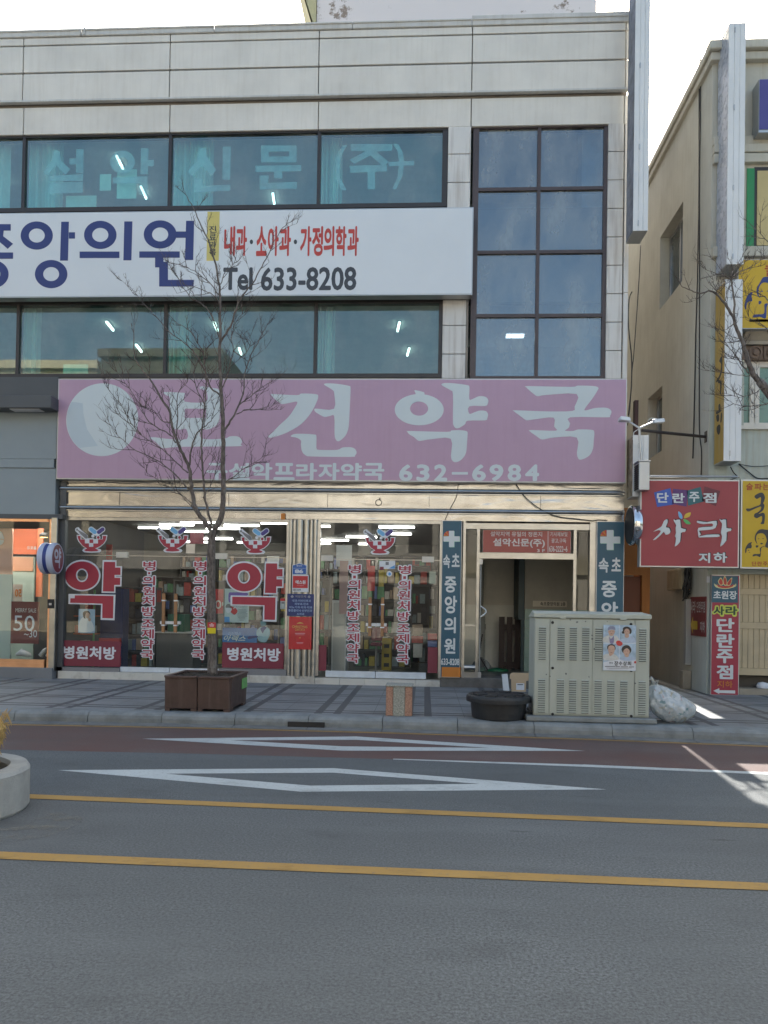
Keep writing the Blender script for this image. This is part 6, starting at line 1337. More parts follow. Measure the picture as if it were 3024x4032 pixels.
# utility cabinet
ycb = -4.27; m_cab = M('cabinet_grey_green', (.43, .455, .40), .5, var=.05, vs=2, streak=.1, dirt=(.2, .18, .13), dirtamt=.28); m_scr = M('torn_paper_marks', (.16, .17, .17), .8)
cx0, cx1 = P(2102, 2640, ycb)[0], P(2557, 2640, ycb)[0]; cz1 = P(2330, 2436, ycb)[1]; cd = .50; t = thing('utility_cabinet', ((cx0+cx1)/2, ycb+cd/2, .15), 'big grey green street utility cabinet with louvred doors and a poster', 'cabinet')
MB().box(P(2072, 2835, ycb-.1)[0], P(2586, 2850, ycb-.1)[0], ycb-.12, ycb+cd+.05, .16, .225).build('plinth', m_kerb, t, bevel=.012)
MB().box(cx0, cx1, ycb, ycb+cd, .226, cz1).build('housing', m_cab, t, bevel=.006)
zl1 = P(2330, 2417, ycb)[1]; rf_ = MB(); rf_.hexa([(cx0-.015, ycb-.03, cz1+.004), (cx1+.015, ycb-.03, cz1+.004), (cx1+.015, ycb+cd+.03, cz1+.004), (cx0-.015, ycb+cd+.03, cz1+.004)], [(cx0-.015, ycb-.03, zl1), (cx1+.015, ycb-.03, zl1), (cx1-.03, ycb+cd*.5, zl1+.03), (cx0+.0, ycb+cd*.5, zl1+.03)]); rf_.build('roof', m_cab, t, bevel=.006)
dz0, dz1 = .245, cz1-.012
def X(u): return P(u, 2640, ycb)[0]
for a, b_ in ((2105, 2161), (2164, 2330), (2332, 2496), (2499, 2555)):
    MB().box(X(a), X(b_), ycb-.014, ycb-.001, dz0, dz1).build('door' if a in (2164, 2332) else 'side_panel', m_cab, t, bevel=.004)
for va, vb in ((2468, 2600), (2674, 2808)):
    for a, b_ in ((2118, 2148), (2192, 2222), (2240, 2270), (2289, 2319), (2340, 2370), (2390, 2420), (2441, 2471), (2513, 2543)):
        mb = MB(); n_ = 15; z1_, z0_ = P(2330, va, ycb)[1], P(2330, vb, ycb)[1]
        for i in range(n_):
            z = z0_+(z1_-z0_)*(i+.15)/n_; h = (z1_-z0_)/n_*.56
            mb.hexa([(X(a), ycb-.015, z), (X(b_), ycb-.015, z), (X(b_), ycb-.0145, z+h), (X(a), ycb-.0145, z+h)], [(X(a)+.004, ycb-.036, z), (X(b_)-.004, ycb-.036, z), (X(b_)-.004, ycb-.018, z+h), (X(a)+.004, ycb-.018, z+h)])
            mb.box(X(a)+.004, X(b_)-.004, ycb-.0165, ycb-.0145, z-(z1_-z0_)/n_*.30, z-.001, 1)  # black strip standing in for the shaded opening below each slat
        mb.build('vent', [m_cab, m_blk], t)
for u, v in ((2175, 2451), (2175, 2630), (2175, 2811), (2483, 2458), (2484, 2640), (2484, 2819)):
    a, b_ = P(u, v, ycb); MB().lathe([(.018, -.0145), (.018, -.022), (.010, -.024), (.009, -.019), (0, -.019)], (a, ycb, b_), 16, 0, 'y').build('lock', m_blk, t)
MB().box(X(2200), X(2222), ycb-.04, ycb-.03, P(2200, 2436, ycb)[1], P(2200, 2426, ycb)[1]).box(X(2436), X(2462), ycb-.04, ycb-.03, P(2200, 2437, ycb)[1], P(2200, 2427, ycb)[1]).build('hasp', m_cab, t)
rng = random.Random(9); mb = MB()
for u, v in ((2330, 2502), (2245, 2440), (2272, 2449), (2305, 2447), (2315, 2540), (2340, 2555), (2140, 2575), (2150, 2655), (2228, 2652), (2318, 2665), (2165, 2662), (2146, 2552), (2390, 2447), (2500, 2690), (2331, 2515)):
    a, b_ = P(u, v, ycb); s = rng.uniform(.008, .02); mb.xz([(a+s*rng.uniform(.5, 1.2)*math.cos(k*1.05), b_+s*rng.uniform(.5, 1.2)*math.sin(k*1.05)) for k in range(6)], ycb-.0162, ycb-.0142)
mb.build('scuff_mark', m_scr, t)
# the theatre poster on it
yq = ycb-.033; x0, x1, z0, z1 = RC(*ZR('kp', 118, 718, 1138, 2140), yq); t = thing('theatre_poster', ((x0+x1)/2, yq, z0), 'theatre poster with four portraits pasted on the utility cabinet', 'poster')
MB().box(x0, x1, yq, yq+.004, z0, z1).build('sheet', M('poster_sky_print', (.36, .47, .58), .45, var=.3, vs=14), t)
kpz = lambda p, s=3: sm(ZP('kp', p, yq), s) if s else ZP('kp', p, yq)
L = lambda i: yq-.0006*(i+1)
def lay(nm, mt, i, *ps):
    mb = MB()
    for p in ps: mb.xz(kpz(p, 0 if nm == 'printed_foot' else 3), L(i), L(i)+.0005)
    mb.build(nm, mt, t)
lay('printed_foot', m_lw, 0, [(125,1880),(250,1850),(420,1800),(620,1780),(800,1820),(1130,1780),(1132,2135),(125,2120)])
lay('printed_coats', M('printed_coat', (.58, .57, .54), .6, var=.1, vs=30), 1, [(125,1250),(130,1110),(200,1070),(290,1040),(380,1090),(470,1040),(570,1090),(600,1260)], [(130,1790),(125,1660),(220,1620),(300,1610),(440,1620),(560,1690),(600,1760),(560,1800),(220,1820)])
lay('printed_blouses', M('printed_blouse', (.42, .50, .62), .6, var=.1, vs=30), 1, [(650,1270),(660,1180),(800,1120),(940,1050),(1060,1090),(1120,1190),(1110,1270)], [(650,1790),(700,1740),(800,1700),(950,1690),(1080,1730),(1125,1800),(1000,1830),(800,1830)])
lay('printed_scarf', M('printed_scarf', (.25, .22, .36), .6), 2, [(310,1080),(345,1140),(385,1130),(450,1060),(440,1280),(330,1280)])
lay('printed_neck', m_skin, 2, ell(855, 1060, 70, 60, 16), ell(855, 1670, 62, 50, 16), [(300,1610),(330,1690),(440,1610),(430,1570),(310,1570)])
lay('printed_hair', m_hair, 3, [(690,940),(730,900),(730,820),(790,775),(880,768),(960,810),(1000,890),(990,970),(950,1005),(930,980),(760,980),(740,1000)], [(690,1500),(700,1430),(760,1370),(850,1345),(930,1370),(985,1450),(990,1530),(935,1610),(900,1560),(760,1540),(740,1590)], [(245,1450),(250,1370),(320,1325),(400,1315),(470,1350),(502,1420),(495,1480),(460,1500),(290,1490)])
lay('printed_cap', M('printed_cap', (.26, .27, .38), .6), 5, [(260,850),(280,790),(360,755),(450,765),(495,820),(490,870),(420,850),(330,850),(270,885)])
lay('printed_faces', m_skin, 4, sm([(275,900),(380,870),(478,890),(470,960),(430,1040),(380,1065),(320,1040),(285,970)], 1), [(770,930),(800,850),(870,830),(930,880),(940,950),(900,1040),(840,1060),(790,1010)], [(272,1440),(300,1370),(380,1350),(460,1380),(480,1460),(460,1560),(390,1640),(320,1610),(275,1530)], [(745,1540),(790,1470),(860,1440),(930,1500),(940,1580),(900,1660),(840,1690),(770,1640)])
lay('printed_features', M('printed_features', (.25, .12, .1), .6), 5, ell(330, 920, 16, 7, 10), ell(425, 918, 16, 7, 10), ell(375, 990, 30, 9, 12), ell(810, 925, 14, 7, 10), ell(885, 925, 14, 7, 10), ell(848, 1000, 26, 8, 12), ell(325, 1470, 16, 7, 10), ell(425, 1470, 16, 7, 10), ell(372, 1575, 30, 9, 12), ell(795, 1530, 14, 7, 10), ell(875, 1530, 14, 7, 10), ell(838, 1622, 26, 8, 12))
lay('printed_rose', M('printed_rose', (.55, .06, .05), .6, var=.2, vs=60), 6, [(515,1260),(560,1205),(640,1215),(710,1270),(715,1330),(650,1370),(560,1350)], [(1075,1870),(1100,1840),(1138,1850),(1138,1905),(1095,1910)])
mb = MB()
for q in (rect(612, 720, 628, 1275), rect(612, 1300, 628, 1790), rect(120, 1272, 1135, 1296)): mb.xz(kpz(q, 0), L(0)-.0001, L(0))
mb.build('printed_rule', m_lw, t)
mb = MB()
for ch, q in (('장', (462, 1840, 582, 1985)), ('수', (600, 1850, 712, 1975)), ('상', (732, 1840, 850, 1985)), ('회', (872, 1845, 985, 1975))): addtext(mb, ch, RC(*ZR('kp', *q), yq), lambda a, b_: (a, yq-.006, b_), .015)
addtext(mb, '연극', RC(*ZR('kp', 300, 1865, 412, 1930), yq), lambda a, b_: (a, yq-.006, b_), .01); mb.build('lettering', m_black, t)
mb = MB()
for a, b_, c, d in ((170,1995,490,2022),(500,2000,640,2025),(665,2005,890,2032),(920,2008,1075,2035),(220,2050,1010,2062),(300,2078,900,2086)): mb.xz(kpz(rect(a, b_, c, d), 0), L(2), L(2)+.0004)
mb.build('small_print', m_pes, t)
# rubbish bag
def bagmesh(c, rx, rz, lean, seed, hz=None):
    rng = random.Random(seed); ph_ = [rng.uniform(0, 6.3) for _ in range(40)]; mb = MB(); nu, nv = 72, 44; rows_ = []
    for j in range(nv+1):
        v = j/nv; row = []
        for i in range(nu):
            u = 2*PI*i/nu; prof_ = (math.sin(PI*min(1, v*1.02+.02)))**.5*(1-.42*v**2.0)
            if v > .93: prof_ = max(prof_*.6, .10)
            f = 1+.055*math.sin(3*u+ph_[0]+2*v)+.05*math.sin(5*u+6*v+ph_[1])+.035*math.sin(9*u-8*v+ph_[2])+.025*math.sin(14*u+11*v+ph_[3])+.018*math.sin(23*u-17*v+ph_[4])+.012*math.sin(37*u+30*v+ph_[8])
            f += .05*abs(math.sin(7*u+4*v+ph_[5]))*v+.07*(1-abs(math.sin(4*u-5*v+ph_[10])))**3-.05*(1-abs(math.sin(5*u+7*v+ph_[11])))**4+.04*(1-abs(math.sin(9*u+3*v+ph_[12])))**3
            f += .10*v**1.6*math.sin(15*u+2.2*math.sin(3*v*3+ph_[20])+ph_[21])*(.5+.5*math.sin(2*u+ph_[22]))
            z = rz*v+.02*math.sin(4*u+ph_[6])*v*(1-v)*2
            row.append((c[0]+rx*prof_*f*math.cos(u)-lean*v*v, c[1]+rx*.85*prof_*f*math.sin(u), c[2]+z))
        rows_.append(row)
    n_ = len(mb.v)
    for row in rows_: mb.v += row
    for j in range(nv):
        for i in range(nu): mb.f.append((n_+j*nu+i, n_+j*nu+(i+1) % nu, n_+(j+1)*nu+(i+1) % nu, n_+(j+1)*nu+i)); mb.m.append(0)
    mb.f.append(tuple(n_+i for i in range(nu))); mb.m.append(0)
    return mb, Vector((c[0]-lean, c[1], c[2]+rz))
m, n, out = nodes('bag_film'); b = N(n, 'BsdfPrincipled', Roughness=.2); p = pos(n); b.inputs['Coat Weight'].default_value = .4; vo = noise(n, p, 9, 5, .6, 1.2)
c = mixc(n, ramp(n, vo, .4, .62), (.78, .80, .80), (.55, .62, .66)); c = mixc(n, mth(n, 'MULTIPLY', ramp(n, noise(n, p, 7, 4, .6, 1.5), .56, .66), .75), c, (.55, .48, .30)); c = mixc(n, mth(n, 'MULTIPLY', ramp(n, noise(n, pos(n, 1, 1, 1.6), 8, 2), .60, .64), .7), c, (.12, .30, .34)); c = mixc(n, mth(n, 'MULTIPLY', ramp(n, noise(n, pos(n, 1.3, 1, 1), 7, 2), .64, .68), .5), c, (.45, .16, .14))
n.links.new(c, b.inputs['Base Color']); b.inputs['Subsurface Weight'].default_value = 0.0; bp = N(n, 'Bump', Strength=.9, Distance=.02); n.links.new(noise(n, p, 7, 4, .5, 2.2), bp.inputs['Height']); n.links.new(bp.outputs[0], b.inputs['Normal']); tl_ = N(n, 'BsdfTranslucent'); n.links.new(c, tl_.inputs[0]); mx = n.nodes.new('ShaderNodeMixShader'); mx.inputs[0].default_value = .35; n.links.new(b.outputs[0], mx.inputs[1]); n.links.new(tl_.outputs[0], mx.inputs[2]); n.links.new(mx.outputs[0], out.inputs[0]); m_bag = m
bx = P(2642, 2770, -4.1)[0]; t = thing('rubbish_bag', (bx, -4.1, .15), 'full whitish plastic rubbish bag slumped against the end of the utility cabinet', 'rubbish bag'); mb, top = bagmesh((bx+.03, -4.1, .15), .30, .52, .26, 4); mb.build('sack', m_bag, t, smooth=True)
kn = MB(); kn.tube([top+Vector((0, 0, -.03)), top+Vector((-.01, 0, .03)), top+Vector((-.04, 0, .05))], [.035, .018, .03], 10); kn.tube([top+Vector((.0, -.03, .0)), top+Vector((.05, -.05, .03)), top+Vector((.03, -.04, -.03))], .008, 6); kn.build('knot', m_bag, t, smooth=True)
# ---- round concrete tub on the median, straw wrapped plant
myy = -8.72; RR = .62; mz = .33
def proj(x, y, z):
    d = Vector((x, y, z))-CAM; k = d.dot(FWD); return (1512+F*d.dot(RT)/k, 2016+SHIFT-F*d.dot(UP)/k)
xr2 = -2.6
for _ in range(40):                 # slide the ring until its silhouette ends where the photo shows it
    e_ = max(proj(xr2-RR+RR*math.cos(a*.1), myy+RR*math.sin(a*.1), mz*.5)[0] for a in range(63)); xr2 -= (e_-118)/560
t = thing('concrete_planter', (xr2-RR, myy, 0), 'round concrete planter ring on the near edge of the road, cut by the picture edge', 'planter')
m_cring = M('cast_concrete', (.36, .36, .34), .85, var=.15, vs=6, bump=.5, bs=70, dirtamt=.35); MB().lathe([(RR*.98, 0), (RR, .02), (RR, mz-.03), (RR-.02, mz), (RR-.14, mz), (RR-.16, mz-.03), (RR-.16, .05)], (xr2-RR, myy, 0), 64).build('ring', m_cring, t, smooth=False)
MB().lathe([(RR-.15, mz-.08), (0, mz-.05)], (xr2-RR, myy, 0), 32).build('soil', M('dry_soil', (.09, .07, .05), .95, bump=.6), t)
st0, st1 = P(8, 3005, myy)[1], P(8, 2838, myy)[1]; rs = P(16, 2900, myy)[0]-(xr2-RR); t = thing('straw_wrapped_shrub', (xr2-RR, myy, mz-.06), 'low shrub wrapped in golden straw in the round concrete planter', 'shrub')
m_straw = M('straw', (.42, .27, .09), .8, var=.35, vs=25); mb = MB(); mb.lathe([(rs*.55, mz-.06), (rs*.72, st0-.02), (rs*.86, st0+(st1-st0)*.4), (rs*.9, st0+(st1-st0)*.75), (rs*.82, st1-.01), (rs*.3, st1+.06), (0, st1+.1)], (xr2-RR, myy, 0), 40); mb.build('straw_wrap', m_straw, t)
rng = random.Random(21); mb = MB()
for _ in range(900):
    a = rng.uniform(0, 2*PI); z = rng.uniform(st0-.1, st1+.02); r = rs*(.74+.16*(z-st0)/(st1-st0)); p0 = Vector((xr2-RR+r*math.cos(a), myy+r*math.sin(a), z)); d = Vector((math.cos(a)*rng.uniform(.05, .5), math.sin(a)*rng.uniform(.05, .5), rng.uniform(-1, 1)))
    mb.tube([p0, p0+d*.05, p0+d*.10+Vector((0, 0, -.01))], [.0035, .003, .0015], 3, cap=False)
so = mb.build('straw_ends', m_straw, t)

rng = random.Random(31); mb = MB()
m, n, out = nodes('sand_drift'); b = N(n, 'BsdfPrincipled', Roughness=.95); tr_ = N(n, 'BsdfTransparent'); mx = n.nodes.new('ShaderNodeMixShader'); b.inputs['Base Color'].default_value = (.22, .21, .175, 1)
n.links.new(ramp(n, noise(n, pos(n, 1, 1.6, 1), 5, 9, .8), .46, .80), mx.inputs[0]); n.links.new(tr_.outputs[0], mx.inputs[1]); n.links.new(b.outputs[0], mx.inputs[2]); n.links.new(mx.outputs[0], out.inputs[0])
sand = [G(*Z('g1', a, b_)) for a, b_ in ((95, 720), (150, 690), (235, 660), (330, 668), (355, 700), (290, 735), (180, 770), (60, 790), (-60, 800), (-60, 740))]
sand = tag(MB().face([(a, b_, .0055) for a, b_ in sm(sand, 4)]).build('sand', m), 'thin drift of pale sand on the asphalt beside the round concrete planter', 'sand', None, 'stuff')
# ================================================================== ALLEY FITTINGS AND CABLES
xa_w = xb0-.004; q0, q1 = PX(*Z('r4', 590, 500), xb0-.1), PX(*Z('r4', 750, 500), xb0-.1); zt_, zb_ = PX(*Z('r4', 670, 392), xb0-.1)[1], PX(*Z('r4', 670, 615), xb0-.1)[1]
t = thing('meter_box', (xb0, (q0[0]+q1[0])/2, zb_), 'weathered beige meter box on the alley wall under the red sign', 'meter box'); m_met = M('beige_metal_box', (.42, .36, .24), .6, dirtamt=.7, dirt=(.16, .12, .08), vs=6)
MB().box(xb0-.16, xa_w, q1[0], q0[0], zb_, zt_).build('case', m_met, t, bevel=.01); mb = MB()
for i in range(5): y = q1[0]+(q0[0]-q1[0])*(i+.5)/5; mb.box(xb0-.168, xb0-.16, y-.02, y+.01, zb_+.04, zt_-.04)
mb.build('rib', m_met, t)
rng = random.Random(2); mb = MB(); y9 = q1[0]-.06
for i in range(16):
    y = y9-rng.uniform(-.05, .16); z = zb_+rng.uniform(-.05, .25); mb.tube([Vector((xb0-rng.uniform(.03, .1), y+rng.uniform(-.1, .1), zt_+rng.uniform(.0, .25))), Vector((xb0-rng.uniform(.04, .14), y, z+.1)), Vector((xb0-rng.uniform(.06, .16), y-rng.uniform(-.1, .1), z-.18)), Vector((xb0-.05, y+rng.uniform(-.1, .15), z-.05))], .012, 5)
tag(mb.build('cable_tangle', m_cable), 'tangle of black cables beside the beige meter box', 'cables')
py_ = PX(*Z('r4', 778, 1200), xb0-.06)[0]; zt2, zb2 = PX(*Z('r4', 778, 715), xb0-.06)[1], .15; t = thing('drain_pipe', (xb0-.06, py_, .15), 'pale grey square conduit with a concrete foot on the alley wall', 'pipe'); MB().box(xb0-.11, xa_w, py_-.07, py_+.05, .6, zt2).build('pipe', m_alug, t, bevel=.006); MB().box(xb0-.16, xa_w, py_-.1, py_+.12, .15, PX(*Z('r4', 750, 1490), xb0-.1)[1]).build('foot', m_stone, t, bevel=.01)
def cable(name, pts, r, label): 
    return tag(MB().tube(ctrl([Vector(p) for p in pts], 4), r, 6).build(name, m_cable, None, smooth=True), label, 'cable')
wx = xb0-.015
def wpt(k, a, b_): y, z = PX(*Z(k, a, b_), wx); return (wx, max(y, YB+.05), z)
cable('wall_cable', [wpt('r1', 912, 640), wpt('r1', 908, 1400), wpt('r1', 905, 2100), wpt('r2', 895, 800), wpt('r2', 885, 1250), wpt('r2', 872, 1700), wpt('r3', 862, 300), wpt('r3', 850, 800), wpt('r3', 840, 1120)], .012, 'black cable running the full height of the alley wall')
cable('wall_cable', [wpt('r1', 925, 640), wpt('r1', 920, 1420), wpt('r2', 912, 0), wpt('r2', 912, 1000), wpt('r3', 910, 200), wpt('r3', 912, 800), wpt('r3', 935, 1050), wpt('r3', 930, 1300)], .010, 'second black cable nearer the corner of the alley wall')
yc_ = .12
def cpt(k, a, b_, y=yc_): x, z = P(*Z(k, a, b_), y); return (x, y, z)
cable('wall_cable', [cpt('r2', 272, 735), cpt('r2', 255, 1100), cpt('r2', 225, 1550), cpt('r2', 195, 1950), cpt('r3', 180, 150), cpt('r3', 160, 500), cpt('r3', 130, 760)], .009, 'thin cable hanging from the foot of the tall corner blade sign')
cable('wall_cable', [cpt('r2', 178, 1240), cpt('r2', 145, 1330), cpt('r2', 138, 1580), cpt('r2', 158, 1800), cpt('r3', 175, 60), cpt('r3', 170, 350), cpt('r3', 140, 650)], .012, 'thick black cable looping beside the edge of the pink sign')
ys_ = YS-.03
cable('shutter_cable', [cpt('z7', 232, 15, ys_), cpt('z7', 215, 120, ys_), cpt('z7', 160, 230, ys_), cpt('z7', 115, 325, ys_)], .007, 'black cable slanting down to the teal sign with orange foot')
cable('shutter_cable', [cpt('z7', 735, 15, ys_), cpt('z7', 800, 110, ys_), cpt('z7', 900, 200, ys_), cpt('z7', 1010, 265, ys_), cpt('z7', 1120, 300, ys_), cpt('z7', 1280, 318, ys_), cpt('z7', 1400, 332, ys_), cpt('z7', 1450, 325, ys_), cpt('z7', 1530, 330, ys_)], .008, 'black cable sagging across the steel shutter above the stair door')
cable('shutter_cable', [cpt('l8', 790, 1650, ys_), cpt('l8', 900, 1662, ys_), cpt('l8', 1150, 1655, ys_), cpt('l8', 1400, 1650, ys_), cpt('l8', 1600, 1672, ys_), cpt('l8', 1800, 1668, ys_)], .005, 'thin cable clipped along the shutter under the pink disc')
cable('sign_cable', [(P(*Z('r3', 1250, 1210), YB-.1)[0], YB-.1, P(*Z('r3', 1250, 1210), YB-.1)[1]), (P(*Z('r3', 1290, 1280), YB-.06)[0], YB-.06, P(*Z('r3', 1290, 1280), YB-.06)[1]), (P(*Z('r3', 1345, 1330), YB-.06)[0], YB-.06, P(*Z('r3', 1345, 1330), YB-.06)[1])], .01, 'short cable under the yellow lettered blade sign')
cable('sign_cable', [cpt('r3', 1340, 1180, YB-.04), cpt('r3', 1450, 1270, YB-.04), cpt('r3', 1530, 1330, YB-.04), cpt('r3', 1600, 1340, YB-.04), cpt('r3', 1700, 1335, YB-.04)], .011, 'black cable drooping over the wall above the yellow bar sign')
cable('sign_cable', [cpt('r3', 1340, 1180, YB-.03), cpt('r3', 1480, 1205, YB-.03), cpt('r3', 1600, 1205, YB-.03), cpt('r3', 1700, 1195, YB-.03)], .006, 'thin cable across the pale wall above the yellow bar sign')
c0 = P(*Z('r4', 1580, 1680), YB+.2); tag(MB().lathe([(.10, 0), (.11, .04), (.08, .09), (0, .11)], (c0[0], YB+.12, P(2996, 2712, YB)[1]+.002), 20).build('plastic_bowl', m_lw, None, smooth=True), 'small white bowl upside down under the slatted door', 'bowl')
x_, z_ = P(*Z('r4', 1012, 500), YB-.02); tag(MB().box(x_-.03, x_+.02, YB-.04, YB-.001, z_-.06, z_+.05).build('junction_box', m_lw), 'small white junction box at the corner of the alley', 'box')
# drain slot in the kerb
ya = ky((drain[0]+drain[1])/2); MB_ = MB().box(drain[0], drain[1], ya-.03, ya+.03, .012, .085); struct(MB_.build('drain_slot', m_blk))

# ================================================================== INSIDE THE PHARMACY
m_sh = M('shelf_grey', (.12, .12, .12), .5); cols = [(.6, .58, .54), (.12, .18, .42), (.45, .06, .05), (.10, .28, .14), (.5, .4, .08), (.32, .4, .42), (.07, .07, .08), (.45, .33, .24)]
m_goods = [M('goods_%s' % s, c, .5, var=.15, vs=20) for s, c in zip(('white', 'blue', 'red', 'green', 'yellow', 'pale', 'dark', 'tan'), cols)]
def shelf(x, y, w_, h, label, rot=0, levels=5, seed=0, deep=.38):
    rng = random.Random(seed); t = thing('medicine_shelf', (x, y, .22), label, 'shelf', 'shelves of goods inside the pharmacy'); f = MB(); g_ = MB()
    def put(mb, a, b_, c, d, e, f__, m=0):
        if rot: mb.box(x-d, x-c, y+a, y+b_, e, f__, m)
        else: mb.box(x+a, x+b_, y+c, y+d, e, f__, m)
    put(f, 0, .03, 0, deep, .22, .22+h); put(f, w_-.03, w_, 0, deep, .22, .22+h); put(f, .031, w_-.031, deep-.02, deep, .22, .22+h)
    for i in range(levels+1): put(f, .031, w_-.031, .002, deep-.021, .22+h*i/levels-.02*(i > 0), .22+h*i/levels+.0+.02*(i == 0))
    for i in range(levels):
        q = .05; z = .245+h*i/levels
        while q < w_-.12:
            bw = rng.uniform(.05, .16); bh = rng.uniform(.35, .85)*h/levels; put(g_, q, q+bw, rng.uniform(.02, .08), deep-.06, z, z+bh, rng.randrange(8)); q += bw+rng.uniform(.004, .05)
    f.build('rack', m_sh, t); go = g_.build('goods', m_goods, t); go['kind'] = 'stuff'; return t
k = 0
for i in range(7): shelf(xi0+.1+i*1.02, 6.5, 1.0, 2.75, 'grey shelf packed with small boxes along the back of the pharmacy', seed=i, levels=7)
for i in range(4): shelf(xi0+.02, 1.2+i*1.25, 1.2, 1.9, 'grey shelf packed with small boxes along the side of the pharmacy', 1, seed=20+i) if False else None
for i, (x, y, w_, h) in enumerate(((xi0+1.2, 2.7, 1.2, 1.9), (xi0+3.5, 3.2, 1.2, 2.0), (xi1-1.9, 3.0, 1.3, 1.9), (xi0+2.2, 4.4, 1.3, 2.4), (xi1-1.5, 4.6, 1.3, 2.4), (xi0+.1, 1.6, 1.1, 1.7), (xi0+.1, 3.6, 1.1, 2.0), (xi0+4.0, 4.7, 1.1, 1.9))): shelf(x, y, w_, h, 'free standing grey shelf of boxes in the middle of the pharmacy floor', seed=40+i)
# green display stand behind the first pane
def B_(k, q, y): return RC(*ZR(k, *q), y)
y = .35; x0, x1, z0, z1 = B_('z5', (432, 700, 618, 1034), y); t = thing('display_stand', ((x0+x1)/2, y, .22), 'green framed display stand behind the glass nearest the grey shop', 'stand'); m_gs = M('green_frame', (.12, .32, .10), .5)
f = MB()
for x in (x0, x1-.03): f.box(x, x+.03, y, y+.03, .22, z1); f.box(x, x+.03, y+.4, y+.43, .22, z1)
f.build('frame', m_gs, t); f = MB()
for zz_ in (.55, .95, 1.3): f.box(x0+.031, x1-.031, y+.001, y+.43, zz_, zz_+.02)
f.build('shelf_board', m_or, t); f = MB(); rng = random.Random(3)
for zz_ in (.571, .971, 1.321):
    x = x0+.05
    while x < x1-.12: w_ = rng.uniform(.06, .12); f.box(x, x+w_, y+.05, y+.3, zz_, zz_+rng.uniform(.14, .27), rng.randrange(8)); x += w_+.012
go = f.build('goods', m_goods, t); go['kind'] = 'stuff'
x0, x1, z0, z1 = B_('z5', (640, 690, 790, 1035), .5); t = thing('drinks_rack', ((x0+x1)/2, .5, .22), 'dark blue drinks rack with red trays behind the first pane', 'rack'); MB().box(x0, x1, .62, .9, .22, z1).build('body', M('rack_blue', (.02, .035, .12), .4), t); mb = MB()
for zz_ in (.35, .72): mb.box(x0+.03, x1-.03, .5, .619, zz_, zz_+.16)
mb.build('tray', m_red3, t)
x0, x1, z0, z1 = B_('z5', (1095, 860, 1205, 975), 1.6); tag(MB().box(x0, x1, 1.6, 2.0, z0, z1).box(x0+.03, x1-.03, 1.58, 1.6, z0+.04, z1-.04).build('green_bin', M('green_bin', (.02, .16, .10), .5)), 'green box on the counter seen between the wooden door handles', 'box')
x0, x1, _, z1 = B_('z5', (1020, 900, 1260, 1180), 1.55); t = thing('counter', ((x0+x1)/2, 1.55, .22), 'grey sales counter inside the left doors', 'counter'); MB().box(x0, x1, 1.57, 2.2, .22, z0-.03).build('body', m_sh, t); MB().box(x0-.05, x1+.05, 1.54, 2.25, z0-.029, z0-.001).build('top', m_fix, t)
x0, x1, z0, z1 = B_('ke', (185, 1040, 378, 1820), 1.0); t = thing('white_cabinet', ((x0+x1)/2, 1.0, .22), 'white refrigerated cabinet inside the right doors', 'cabinet'); MB().box(x0, x1, 1.02, 1.5, .22, z1).build('body', m_fix, t, bevel=.01); MB().box(x0+.03, x1-.03, 1.0, 1.019, .3, z1-.05).build('door', m_alug, t)
x0, x1, z0, z1 = B_('ke', (287, 525, 398, 1220), .6); t = thing('hanging_banner', ((x0+x1)/2, .6, z0), 'pale pink banner hanging inside the right doors', 'banner'); MB().box(x0, x1, .6, .604, z0, z1).build('cloth', M('pink_cloth', (.55, .36, .33), .8), t); mb = MB()
for i, ch in enumerate('환영합니다'): addtext(mb, ch, (x0+.04, x1-.04, z1-.2-i*.22, z1-.06-i*.22), lambda a, b_: (a, .597, b_), .0)
mb.build('lettering', m_black, t) if False else None
x0, x1, z0, z1 = B_('ke', (840, 1540, 968, 1775), 2.2); t = thing('yellow_crate', ((x0+x1)/2, 2.2, .22), 'yellow plastic crate stack inside the right doors', 'crate'); MB().box(x0, x1, 2.2, 2.5, .22, z1).build('body', M('crate_yellow', (.45, .33, .03), .5), t, bevel=.01); mb = MB()
for i in range(3): mb.box(x0+.05, x1-.05, 2.19, 2.199, .3+i*(z1-.3)/3, .38+i*(z1-.3)/3)
mb.build('slot', m_blk, t)
x0, x1, z0, z1 = B_('ke', (690, 1400, 842, 1580), 1.9); t = thing('red_stool', ((x0+x1)/2, 1.9, .22), 'dark red chair inside the right doors', 'chair'); MB().box(x0, x1, 2.2, 2.24, z0, z1).build('backrest', m_bur, t, bevel=.02); MB().box(x0, x1, 1.85, 2.2, z0-.1, z0-.03).build('seat', m_bur, t, bevel=.02); c_ = (x0+x1)/2
MB().tube([(c_, 2.02, .24), (c_, 2.02, z0-.1)], .025, 8).build('column', m_alug, t); MB().box(x0-.02, x1+.02, 2.0, 2.04, .225, .245).box(c_-.02, c_+.02, 1.83, 2.22, .246, .262).build('base', m_alug, t)
rng = random.Random(8)
for i, (q, yy, mt, lb) in enumerate((((1240, 1360, 1375, 1500), 1.3, m_goods[7], 'tan carton highest of those stacked behind the glass by the teal sign'), ((1230, 1510, 1380, 1600), 1.3, m_goods[2], 'dark red carton in the stack behind the glass by the teal sign'), ((1250, 1610, 1370, 1790), 1.3, m_goods[0], 'pale carton on the floor of the stack behind the glass by the teal sign'), ((1440, 1480, 1565, 1560), .25, m_red3, 'red packets standing on the sill behind the glass by the teal sign'), ((1440, 1570, 1565, 1650), .25, m_goods[1], 'blue packets under the red ones by the teal sign'))):
    x0, x1, z0, z1 = B_('ke', q, yy); tag(MB().box(x0, x1, yy, yy+.3, z0, z1).build('carton', mt, None, bevel=.006), lb, 'carton')
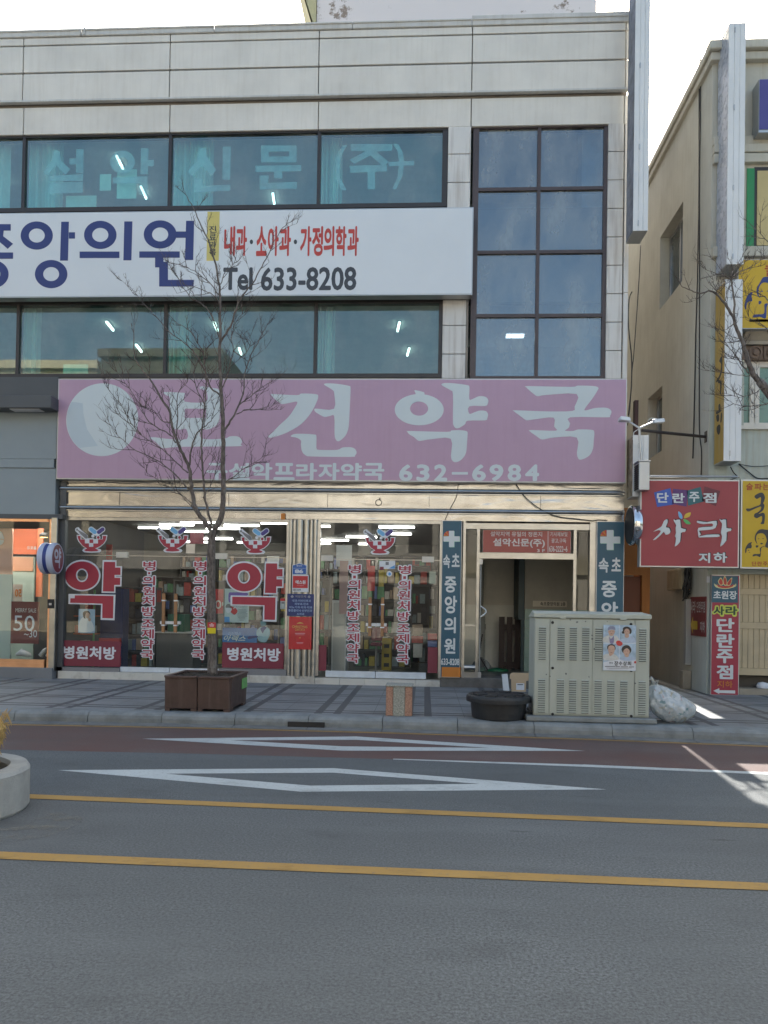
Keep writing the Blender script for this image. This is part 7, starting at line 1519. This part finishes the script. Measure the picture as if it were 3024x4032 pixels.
for k_, q, yy, mt, lb in (('ky', (650, 700, 920, 855), 2.4, m_goods[7], 'tan board hung inside above the big crimson character by the grey shop'), ('ky', (1040, 520, 1165, 850), 1.6, m_red3, 'narrow red banner hung inside by the door top next to the grey shop'),
        ('z5', (1215, 402, 1272, 462), 2.2, m_cv, 'cream board hung inside just beside the tree fork'), ('z5', (1240, 325, 1330, 400), 2.3, m_bur, 'dark red board hung inside above the cream one by the tree fork'), ('ke', (245, 320, 448, 600), .9, m_wp, 'large white sheet hung high behind the right doors'),
        ('ke', (655, 590, 750, 920), 1.4, m_red3, 'red banner hung inside the middle of the right doors'), ('ke', (800, 640, 868, 860), 1.5, m_goods[4], 'yellow banner hung inside right of the red one'), ('z5', (700, 420, 790, 500), 3.0, m_lb, 'pale board on the rear wall over the left doors'), ('z6', (250, 480, 330, 560), 2.6, m_wp, 'white board hung inside beside the steel pillar')):
    x0, x1, z0, z1 = B_(k_, q, yy); tag(MB().box(x0, x1, yy, yy+.02, z0, z1).build('hanging_board', mt), lb, 'board')
# notices standing in the last side light
x0, x1, z0, z1 = B_('ke', (1462, 665, 1545, 825), .15); tag(MB().box(x0, x1, .15, .155, z0, z1).build('side_notice', m_mint), 'pale green sheet high in the narrow side pane by the teal sign', 'notice')
# stairwell junk
yj = 2.2; q = (585, 1170, 770, 1560); x0, x1, z0, z1 = B_('z7', q, yj); t = thing('slatted_board', ((x0+x1)/2, yj, .24), 'dark brown slatted board leaning inside the stair entrance', 'board'); m_db = M('dark_brown_board', (.05, .03, .025), .6); w_ = x1-x0; mb = MB()
for a in (0, .37, .74): mb.box(x0+w_*a, x0+w_*(a+.26), yj, yj+.03, .24, z1)
mb.build('slat', m_db, t); MB().box(x0, x1, yj+.031, yj+.05, z1-.28, z1-.16).box(x0, x1, yj+.031, yj+.05, .34, .46).build('cross_slat', m_db, t)
p0, p1 = cpt('z7', 490, 1535, 1.5), cpt('z7', 665, 1570, 1.5); t = thing('green_broom', (p0[0], 1.5, .24), 'green plastic broom lying on the stairwell floor', 'broom'); MB().tube([(p0[0], 1.5, .32), (p0[0]+.2, 1.55, .31), (p1[0], 1.6, .29)], [.03, .07, .06], 10).build('head', M('green_plastic', (.015, .16, .07), .5), t, smooth=True)
MB().tube([(p0[0]-.0, 1.5, .33), (p0[0]-.18, 1.6, .62), (p0[0]-.1, 1.8, 1.05)], .012, 6).build('handle', m_blk, t)
mb, top = bagmesh((p0[0]-.12, 1.7, .22), .2, .36, 0, 12); m_clear = M('clear_bag', (.3, .31, .3), .2, bump=.8, bs=25); tag(mb.build('clear_bag', m_clear, None, smooth=True), 'crumpled clear plastic bag on the stairwell floor behind the door', 'bag')
